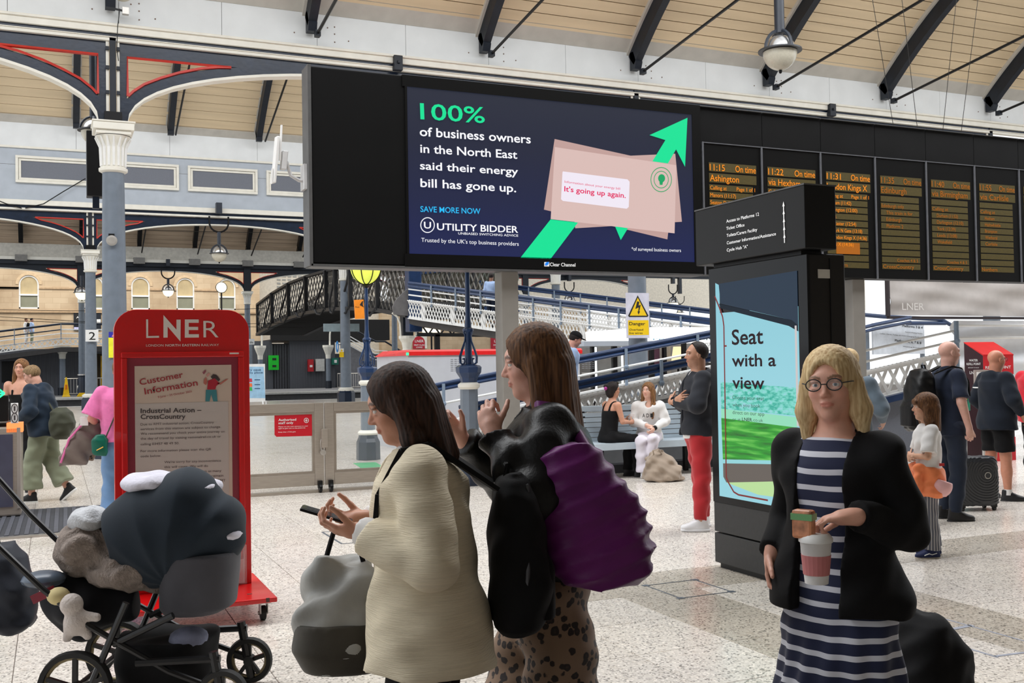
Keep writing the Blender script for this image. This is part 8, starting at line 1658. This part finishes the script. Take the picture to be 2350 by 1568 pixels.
s2 = SDF((-.27, -.17, .0), (.27, .17, .62), .0085); s2.loft([(.05, 0, 0, .215, .11), (.08, 0, 0, .235, .125), (.30, 0, 0, .235, .13), (.50, 0, 0, .225, .125), (.545, 0, 0, .20, .11)], .02, p=5); 
s2.warp(lambda x, y, z: .0032*np.sin(np.sqrt((x-.08)**2+((z-.38)*1.0)**2+y*y*.0)*240)); mesh_obj('shell', s2.mesh(), SCM, sc)
MB().tube([(.09, -.132, .36), (.09, -.125, .36)], .035, 24).build('round_badge', SIL, sc, world=False); MB().tube([(.09, -.134, .36), (.09, -.126, .36)], .027, 24).build('badge_centre', SCM, sc, world=False)
for a in (-.17, .17):
    for e in (-.09, .09): b = MB(); b.tube([(a-.012, e, .025), (a+.012, e, .025)], .025, 14); b.cbox((a, e, .05), (.05, .04, .03)); b.build('wheel', SHB, sc, world=False)
MB().tube([(-.09, .10, .54), (-.09, .10, .88)], .008, 8).tube([(.0, .10, .54), (.0, .10, .88)], .008, 8).build('pull_tube', WHITE, sc, world=False); MB().tube([(-.11, .10, .89), (.02, .10, .89)], .014, 8).build('pull_grip', SHB, sc, world=False)
KID = person('small girl in a white tee with a coral orange jacket tied round her waist', (6.32, 6.15), DEG(60), 1.245, 'c', (206, 158, 130), 'mid_fringe', HM, hk=1.26, arms={-1: ((-.22, .06, 1.12), (-.03, .19, 1.12)), 1: ((.22, .06, 1.12), (.03, .20, 1.08))}, legs={-1: ((-.095, .02, .50), (-.10, .0, .09), .05), 1: ((.095, -.02, .50), (.10, -.07, .09), -.05)}, res=.017, fres=.0072, curl=((.5,)*4, (.5,)*4), hands=(((1, .1, 0), (0, -1, 0)), ((-1, .1, 0), (0, -1, 0))), sw=.155, thin=.95,
  top=[dict(m=WHC, ease=.026, hem=.0, sleeve=.42, sleever=.068, name='tee', bulk=.012, wr=.006)], bottom=dict(m=TSTR, r=(.10, .082, .08), hemr=.086, name='striped_trousers', wr=.004), shoes=dict(col=SHN, sole=mat('cream_rubber', (196, 186, 170), .6), k=1.05, stripe=WHITE))
s2 = SDF((-.30, -.28, .60), (.30, .30, 1.14), .011); s2.loft([(.68, 0, -.02, .19, .15), (.72, 0, -.02, .22, .18), (.90, 0, -.01, .20, .16), (1.0, 0, 0, .175, .14), (1.05, 0, 0, .155, .125)], .02); s2.cone((-.12, .13, .98), (-.14, .17, .74), .05, .04, .02); s2.cone((.08, .15, .98), (.10, .19, .76), .05, .04, .02); s2.ell((0, .15, .99), (.06, .04, .045), .02); s2.warp(wrinkle(.010, 26, 16, 1)); mesh_obj('tied_jacket', s2.mesh(), ORJ, KID['root'])
s2 = SDF((-.32, -.30, .66), (.05, .1, 1.0), .010); s2.ell((-.13, -.10, .80), (.13, .115, .13), .02); s2.f = np.maximum(s2.f, (s2.ax[2][None, None, :]-.86-.35*(s2.ax[1][None, :, None]+.1)+0*s2.ax[0][:, None, None])).astype(np.float32); mesh_obj('pink_lining', s2.mesh(), PKJ, KID['root']); MB().cbox((-.17, -.10, 1.03), (.02, .05, .03)).build('jacket_label', mat('red_label', (190, 40, 40), .5), KID['root'], world=False, label='small red and white jacket label')
M2 = person('man in a navy hooded sweatshirt and dark shorts at the right edge', (9.45, 8.2), DEG(-100), 1.65, 'm', (196, 134, 108), None, None, arms={-1: ((-.30, -.04, 1.17), (-.26, .12, .98)), 1: ((.30, -.02, 1.17), (.26, .14, .98))}, res=.016, fres=.0062, top=dict(m=cloth_mat('dark_navy_fleece', (26, 32, 42), .95), ease=.04, hem=-.10, sleeve=.95, bulk=.04, hood=True, name='hooded_sweatshirt', hemflare=.02, cuffr=.045), bottom=dict(m=BLKC, r=(.115, .10, .1), end=.42, name='shorts', ease=.02), shoes=dict(col=SHB, sole=SHB), legs={-1: ((-.11, .0, .50), (-.13, -.03, .09), .2), 1: ((.11, .02, .50), (.13, .02, .09), -.5)}, iris=IRG, brow=(120, 100, 90))
glasses(M2, INKK); Pm, Q_ = hair_mesh('receding', 1.0, .007)
for s_ in (-1, 1): a = M2['LG'][s_][1]; MB().tube([tuple(a+_v((0, 0, -.02))), tuple(a+_v((0, .0, .045)))], .043, 14).build('white_sock', WHC, M2['root'], world=False)
e = M2['AR'][-1][0]; sh_ = M2['sho'][-1]; MB().tube([tuple(sh_.__add__((e-sh_)*.45)+_v((.09*math.cos(a), .085*math.sin(a), .0))) for a in [2*PI*k/20 for k in range(20)]], .008, 5, closed=True).build('reflective_band', WHITE, M2['root'], world=False)
# ---- others
q = onY(1302, 800, 14.5); fz = .02+.164*(q.x-onY(960, 0, RF).x)
CM_ = person('man in a pale blue shirt and dark cap walking up the front ramp', (q.x, 14.5, fz), DEG(-104), 1.74, 'm', (206, 150, 132), 'short', HBK, lean=.12, head=(0, .4, 0), res=.018, fres=.009, top=dict(m=LBL, ease=.025, hem=-.1, sleeve=.95, name='shirt', bulk=.01, collar=True), bottom=dict(m=NAVC, name='trousers'), shoes=dict(col=SHB, sole=SHB), legs={-1: ((-.09, .14, .52), (-.09, .10, .09), 0), 1: ((.09, -.04, .50), (.09, -.22, .13), 0)})
s2 = SDF((-.13, -.14, .0), (.13, .22, .18), .006); s2.ell((0, -.012, .055), (.087, .106, .082)); s2.f = np.maximum(s2.f, .045-s2.ax[2][None, None, :]).astype(np.float32); s2.ell((0, .10, .052), (.065, .075, .008), .01); Pm, Q_ = s2.mesh(); mesh_obj('cap', (Pm@CM_['R'].T+CM_['C0'], Q_), BLKC, CM_['root'])
MB().tube([tuple(CM_['sho'][-1]+_v(p)) for p in ((.04, .11, -.3), (.04, .12, -.1), (.05, .04, .085), (.05, -.10, -.05), (.04, -.13, -.3))], .016, 6).build('bag_strap', CHC, CM_['root'], world=False)
q = atD(1143, 800, 34.5); FM = person('man in a light blue shirt carrying a dark bag on the footbridge ramp', (q.x, q.y+.5, 2.95), DEG(-40), 1.72, 'm', (150, 110, 90), 'short', HBK, res=.022, fres=.012, face=False, top=dict(m=LBL, ease=.03, hem=-.08, sleeve=.95, res=.02, name='shirt'), bottom=dict(m=NAVC, res=.02, name='trousers'), shoes=None)
pg = gp(1948, 9.4); GW = person('person with fair hair tied up in a grey-blue shirt behind the totem', pg, DEG(-60), 1.66, 'f', (206, 160, 140), 'bun', HBL, res=.018, fres=.009, top=dict(m=GRB, ease=.035, hem=-.1, sleeve=.95, name='shirt', bulk=.03), bottom=dict(m=BLKC, name='trousers'), shoes=dict(col=SHB, sole=SHB), arms={1: ((.30, -.02, 1.18), (.26, .16, 1.05)), -1: ((-.25, .02, 1.16), (-.2, .2, 1.1))})
pw = gp(50, 13.6); LW_ = person('woman with very long brown hair in a black top behind the ticket gate', pw, DEG(160), 1.745, 'f', (206, 152, 128), 'long', HL, res=.017, fres=.0072, top=dict(m=BLKC, ease=.012, hem=-.05, sleeve=0, strap=.36, name='black_top', neck=.42), bottom=dict(m=BLKC, r=(.09, .07, .06), end=.9, name='trousers'), shoes=dict(col=SHB, sole=SHB), brow=(40, 28, 24))
pj = gp(100, 12.55); NJ = person('person in a navy jacket and sage wide trousers walking left by the ticket gate', pj, DEG(62), 1.665, 'm', (206, 156, 136), 'short', HF, lean=.16, head=(.1, .35, 0), res=.017, fres=.0072, stubble=.05, legs={-1: ((-.09, .10, .50), (-.09, .12, .09), 0), 1: ((.09, -.06, .50), (.09, -.26, .16), 0)}, top=dict(m=cloth_mat('navy_parka', (34, 48, 64), .8, .15), ease=.045, hem=-.08, sleeve=.95, bulk=.04, hood=True, name='jacket', cuffr=.05, wr=.008), bottom=dict(m=OLV_, r=(.11, .105, .11), end=.80, hemr=.125, name='wide_trousers', wr=.006), shoes=dict(col=SHB, sole=WHITE, pitch=(0, .7)), arms={-1: ((-.30, .02, 1.16), (-.24, .20, 1.0)), 1: ((.28, .06, 1.16), (.15, .26, 1.05))})
q = lpt(NJ, (-.10, -.28, 1.0)); t = soft_bag('rounded_bag', 'round olive bag on the back of the person in the navy jacket', q, DEG(62), [(-.19, 0, 0, .08, .06), (-.15, 0, 0, .13, .11), (0, 0, -.02, .15, .14), (.13, 0, 0, .12, .11), (.18, 0, 0, .06, .05)], OLB, .005, .011); MB().tube([(0, .08, .12), (.06, .25, .34), (.02, .36, .42)], .012, 6).build('bag_strap', OLB, t, world=False)
pk = gp(279, 9.6); PK = person('woman in a pink knit top and blue jeans half hidden behind the red board', pk, DEG(-14), 1.69, 'f', (206, 150, 130), 'short', HL, res=.011, fres=.007, top=dict(m=PINK, ease=.03, hem=.03, sleeve=.45, sleever=.085, bulk=.03, name='knit_top'), bottom=dict(m=DEN, r=(.105, .085, .10), hemr=.13, name='wide_jeans', waist=.14, wr=.006), shoes=dict(col=SHW, sole=WHITE), arms={-1: ((-.27, -.02, 1.17), (-.24, .16, 1.08)), 1: ((.27, .02, 1.17), (.2, .2, 1.1))}, curl=((.8,)*4,)*2)
COATG = cloth_mat('grey_brown_coat', (116, 104, 98), .9, .12)
q = lpt(PK, (-.36, .10, .98)); t = soft_bag('coat_bundle', 'bundle of grey and leopard coats over the arm of the woman in pink', q, DEG(-14), [(-.24, -.10, 0, .10, .05), (-.2, -.09, 0, .12, .07), (0, 0, 0, .13, .09), (.14, .06, .02, .10, .08), (.18, .08, .02, .05, .05)], COATG, .010, .011)
s2 = SDF((-.25, -.10, -.25), (.25, .16, .22), .011); s2.loft([(-.21, .0, .05, .05, .05), (0, .08, .06, .10, .06), (.15, .09, .06, .10, .06)], .02); s2.warp(wrinkle(.008)); mesh_obj('leopard_coat', s2.mesh(), LEO, t); MB().tube([(-.20, -.06, -.22), (-.12, -.08, .0), (.0, -.08, .14), (.06, -.07, .17)], .011, 6).build('pink_coat_edge', PINK, t, world=False); MB().box((-.02, -.10, .12), (.05, -.06, .20)).build('white_label', WHITE, t, world=False); MB().box((.05, -.09, .15), (.12, -.05, .20)).build('red_packet', mat('packet_red', (220, 70, 40), .5), t, world=False)
q = lpt(PK, (-.17, -.16, .93)); t = soft_bag('crossbody_bag', 'small dark green crossbody bag at the hip of the woman in pink', q, DEG(-14), [(-.10, 0, 0, .05, .03), (-.07, 0, 0, .07, .04), (.04, 0, 0, .065, .04), (.09, 0, 0, .035, .02)], cloth_mat('bottle_green_leather', (16, 92, 74), .35, .1, 6, .1, 40, 0), .003, .009); MB().tube([(.05, 0, .06), (.10, -.0, .18), (.16, .0, .33)], .007, 6).build('bag_strap', OLB, t, world=False); MB().tube([(-.02, -.04, -.05), (.04, -.05, -.02)], .005, 6).build('gold_chain', mat('gold_metal', (206, 160, 80), .3, metal=1), t, world=False)
for px, l, m_, hm in ((60, 'distant person in pale clothes on the ramp at far left, left of two', WHC, HM), (73, 'distant person with a dark bag on the ramp at far left, right of two', LBL, HBK)):
    q = onY(px, 790, 74.8); FP = person(l, (q.x, 74.8, onY(60, 791, 74.8).z), DEG(-100), 1.74, 'f', (190, 140, 120), 'short', hm, res=.035, fres=.02, face=False, top=dict(m=m_, ease=.04, hem=-.1, sleeve=.6, res=.03, name='shirt'), bottom=dict(m=WHC if px == 60 else OLV_, res=.03, name='trousers'), shoes=None)
    if px == 73: MB().ball((.15, -.2, 1.25), (.12, .14, .2), 10, 8).build('dark_bag', BLKC, FP['root'], world=False)
pr_ = gp(2372, 12.6); RP = person('person in a red top cut off by the right edge of the picture', pr_, DEG(-90), 1.63, 'f', (206, 160, 140), 'short', HF, res=.014, fres=.009, top=dict(m=cloth_mat('bright_red_cloth', (200, 24, 44), .8), ease=.04, hem=-.1, bulk=.04, name='red_top'), bottom=dict(m=BLKC, name='trousers'), shoes=dict(col=SHB, sole=SHB)); MB().ball(tuple(RP['C0']+_v((0, 0, .05))), (.10, .12, .09), 14, 8).build('white_cap', WHC, RP['root'], world=False)
# ================================================================= PRAM
PD = 4.9; pq = gp(352, PD); pr2 = thing('pram', (pq[0], pq[1], 0), 'dark pram with a big hood and pale blankets rolling past the red board', 'pram', rz=DEG(-112)); OFF[pr2.name] = Vector((0, 0, 0))
Y_ = lambda px: (px-352)*PD/F; Z_ = lambda py: 1.57-(py-849)*PD/F
NB = cloth_mat('pram_navy_fabric', (30, 40, 50), .8, .15, 5); GB_ = cloth_mat('pram_grey_fabric', (70, 70, 76), .8, .1); FM_ = mat('pram_frame_black', (22, 22, 24), .35)
s2 = SDF((-.30, Y_(200), Z_(1400)), (.30, Y_(575), Z_(1060)), .009)
s2.ell((0, Y_(388), Z_(1225)), (.225, .345, .25), .02); s2.ell((0, Y_(425), Z_(1150)), (.19, .17, .15), .03); s2.ell((0, Y_(500), Z_(1190)), (.17, .12, .10), .03)
s2.f = np.maximum(s2.f, (Z_(1385)+.62*np.abs(s2.ax[1]-Y_(405))*.9-.03)[None, :, None]-s2.ax[2][None, None, :]-.03).astype(np.float32)
s2.warp(lambda x, y, z: .010*np.abs(np.sin(np.arctan2(z-Z_(1330), y-Y_(400))*6.5))+.004*np.sin(x*20+z*16)-.008); s2.ell((0, Y_(215), Z_(1235)), (.17, .20, .13), .02, 'cut'); mesh_obj('hood', s2.mesh(), NB, pr2)
s2 = SDF((-.26, Y_(330), Z_(1420)), (.26, Y_(555), Z_(1190)), .010); s2.loft([(Z_(1400), 0, Y_(440), .15, .13), (Z_(1385), 0, Y_(450), .18, .17), (Z_(1310), 0, Y_(455), .20, .175), (Z_(1262), 0, Y_(455), .205, .18)], .02, p=2.6); mesh_obj('carrycot_shell', s2.mesh(), GB_, pr2)
FUR = mat('taupe_fleece', (140, 128, 120), .95, var=.2, scale=30, bump=1.0, bscale=90); WF = mat('white_muslin', (214, 212, 224), .9, var=.05, bump=.4, bscale=60)
s2 = SDF((-.26, Y_(130), Z_(1370)), (.26, Y_(420), Z_(1160)), .010); s2.cone((0, Y_(190), Z_(1255)), (0, Y_(290), Z_(1290)), .12, .12, .03); s2.cone((0, Y_(290), Z_(1290)), (0, Y_(390), Z_(1330)), .115, .06, .03); s2.ell((0, Y_(200), Z_(1240)), (.19, .10, .09), .04); s2.ell((0, Y_(290), Z_(1300)), (.20, .16, .08), .04); s2.warp(wrinkle(.008, 40, 30)); mesh_obj('fleece_blanket', s2.mesh(), FUR, pr2)
s2 = SDF((-.2, Y_(140), Z_(1240)), (.2, Y_(270), Z_(1140)), .010); s2.ell((0, Y_(205), Z_(1190)), (.12, .085, .06)); s2.warp(wrinkle(.005, 40, 40)); mesh_obj('pale_cushion', s2.mesh(), mat('pale_grey_fleece', (196, 198, 202), .95, bump=.6, bscale=90), pr2)
s2 = SDF((-.2, Y_(250), Z_(1150)), (.2, Y_(560), Z_(1060)), .009); s2.ell((-.03, Y_(345), Z_(1108)), (.15, .15, .045)); s2.ell((0, Y_(470), Z_(1118)), (.12, .06, .03), .02); s2.warp(wrinkle(.006, 30, 22)); mesh_obj('muslin_cloth', s2.mesh(), WF, pr2); MB().ball((.02, Y_(530), Z_(1225)), (.10, .05, .035), 12, 8).build('muslin_corner', WF, pr2, world=False, smooth=True)
for sx in (-1, 1):
    b = MB(); b.tube([(sx*.25, Y_(-70), Z_(1085)), (sx*.25, Y_(20), Z_(1190)), (sx*.25, Y_(150), Z_(1320)), (sx*.26, Y_(250), Z_(1400)), (sx*.27, Y_(420), Z_(1500)), (sx*.27, Y_(520), Z_(1540))], .014, 8); b.build('push_tube', FM_, pr2, world=False, smooth=True)
    MB().tube([(sx*.27, Y_(330), Z_(1350)), (sx*.28, Y_(240), Z_(1560))], .016, 8).tube([(sx*.27, Y_(430), Z_(1380)), (sx*.26, Y_(300), Z_(1440))], .016, 8).build('chassis_leg', FM_, pr2, world=False)
    MB().tube([(sx*.27, Y_(515), Z_(1460)), (sx*.27, Y_(540), Z_(1600))], .022, 8).tube([(sx*.27, Y_(350), Z_(1480)), (sx*.27, Y_(530), Z_(1475))], .018, 8).build('front_fork', FM_, pr2, world=False)
MB().tube([(-.25, Y_(-70), Z_(1085)), (-.2, Y_(-90), Z_(1070)), (.2, Y_(-90), Z_(1070)), (.25, Y_(-70), Z_(1085))], .018, 8).build('handlebar', BLK2, pr2, world=False, smooth=True)
TY_ = mat('rubber_tyre', (30, 30, 30), .7); RIM = mat('champagne_rim', (150, 136, 104), .4, metal=.4)
for (x, y, r, w) in ((-.28, Y_(222), .165, .05), (.28, Y_(222), .165, .05), (-.27, Y_(535), .115, .045), (.27, Y_(535), .115, .045)):
    sx = -1 if x < 0 else 1
    wh_ = MB(); prof = [(r-.028, -.5), (r-.006, -.5), (r, 0), (r-.006, .5), (r-.028, .5), (r-.028, -.5)]; n = 28; vs = [(x+pz_*w, y+pr_*math.cos(2*PI*k/n), r+pr_*math.sin(2*PI*k/n)) for pr_, pz_ in prof for k in range(n)]; wh_.add(vs, [(i*n+k, i*n+(k+1) % n, (i+1)*n+(k+1) % n, (i+1)*n+k) for i in range(5) for k in range(n)]); o = wh_.build('wheel', TY_, pr2, world=False, smooth=True)
    b = MB(); b.tube([(x, y+(r-.033)*math.cos(2*PI*k/24), r+(r-.033)*math.sin(2*PI*k/24)) for k in range(24)], .009, 6, closed=True); b.build('rim', RIM, o, world=False)
    b = MB(); 
    for k in range(5): a = 2*PI*k/5+.3; b.bar((x, y, r), (x, y+(r-.035)*math.cos(a), r+(r-.035)*math.sin(a)), .02, .022, up=(1, 0, 0))
    b.tube([(x-.03, y, r), (x+.03, y, r)], .025, 12); b.build('spoke', FM_, o, world=False)
MB().tube([(-.28, Y_(222), .165), (.28, Y_(222), .165)], .012, 8).build('rear_axle', FM_, pr2, world=False)
s2 = SDF((-.25, Y_(250), Z_(1590)), (.25, Y_(520), Z_(1430)), .011); s2.loft([(Z_(1570), 0, Y_(380), .19, .20), (Z_(1500), 0, Y_(380), .21, .22), (Z_(1455), 0, Y_(380), .20, .22)], .02, p=3); s2.warp(wrinkle(.006)); mesh_obj('shopping_basket', s2.mesh(), BLKC, pr2)
b = MB(); b.ball((.1, Y_(440), Z_(1450)), (.10, .09, .05), 12, 8); b.build('basket_cloth', mat('grey_blue_cloth', (120, 124, 146), .9, var=.3, scale=14), pr2, world=False, smooth=True); 
s2 = SDF((-.26, Y_(60), Z_(1490)), (.26, Y_(310), Z_(1290)), .011); s2.cone((0, Y_(150), Z_(1360)), (0, Y_(190), Z_(1430)), .10, .07, .03); s2.cone((0, Y_(150), Z_(1360)), (0, Y_(285), Z_(1385)), .10, .08, .03); s2.ell((0, Y_(200), Z_(1385)), (.18, .15, .10), .05); s2.warp(wrinkle(.005)); mesh_obj('seat_bag', s2.mesh(), cloth_mat('pram_black_fabric', (24, 25, 30), .8), pr2)
MB().ball((.12, Y_(125), Z_(1310)), (.09, .10, .04), 12, 8).build('cup_tray', mat('tray_blue_grey', (84, 96, 112), .3), pr2, world=False, smooth=True); MB().bar((.21, Y_(120), Z_(1345)), (.21, Y_(165), Z_(1325)), .03, .04).build('maroon_label', mat('maroon_label', (130, 30, 50), .5), pr2, world=False)
tyo = thing('soft_toy', lpt({'root': pr2}, (.25, Y_(215), Z_(1368))), 'pale soft toy hanging from the side of the pram', 'toy', rz=DEG(-112)); OFF[tyo.name] = Vector((0, 0, 0)); TOY = mat('cream_plush', (206, 196, 190), .95, bump=.6, bscale=90)
s2 = SDF((-.09, -.13, -.14), (.09, .13, .12), .007); s2.ell((0, -.01, .03), (.05, .05, .05)); s2.ell((0, .01, -.05), (.05, .055, .06)); s2.cone((0, .04, -.02), (0, .10, -.03), .022, .02); s2.cone((0, -.02, -.08), (0, -.03, -.12), .024, .02); s2.cone((0, .04, -.08), (0, .06, -.11), .024, .02); mesh_obj('toy_body', s2.mesh(), TOY, tyo); MB().ball((-.02, -.075, .065), (.05, .05, .04), 10, 8).build('toy_bow', mat('straw_yellow', (206, 190, 140), .9), tyo, world=False, smooth=True)
q = lpt({'root': pr2}, (-.10, Y_(-5), Z_(1345))); cb = soft_bag('changing_bag', 'dark quilted changing bag hanging from the pram handle at the left edge', q, DEG(-112), [(-.21, 0, 0, .10, .10), (-.17, 0, 0, .13, .135), (0, 0, 0, .13, .13), (.14, 0, -.02, .10, .10), (.20, 0, -.03, .06, .06)], cloth_mat('dark_blue_grey_nylon', (44, 48, 58), .6), .006, .010, fn=lambda x, y, z: .004*np.abs(np.sin((y+z)*40))+0*x); MB().tube([(0, -.03, .18), (0, -.06, .34), (0, -.10, .46)], .010, 6).build('hang_strap', FM_, cb, world=False)
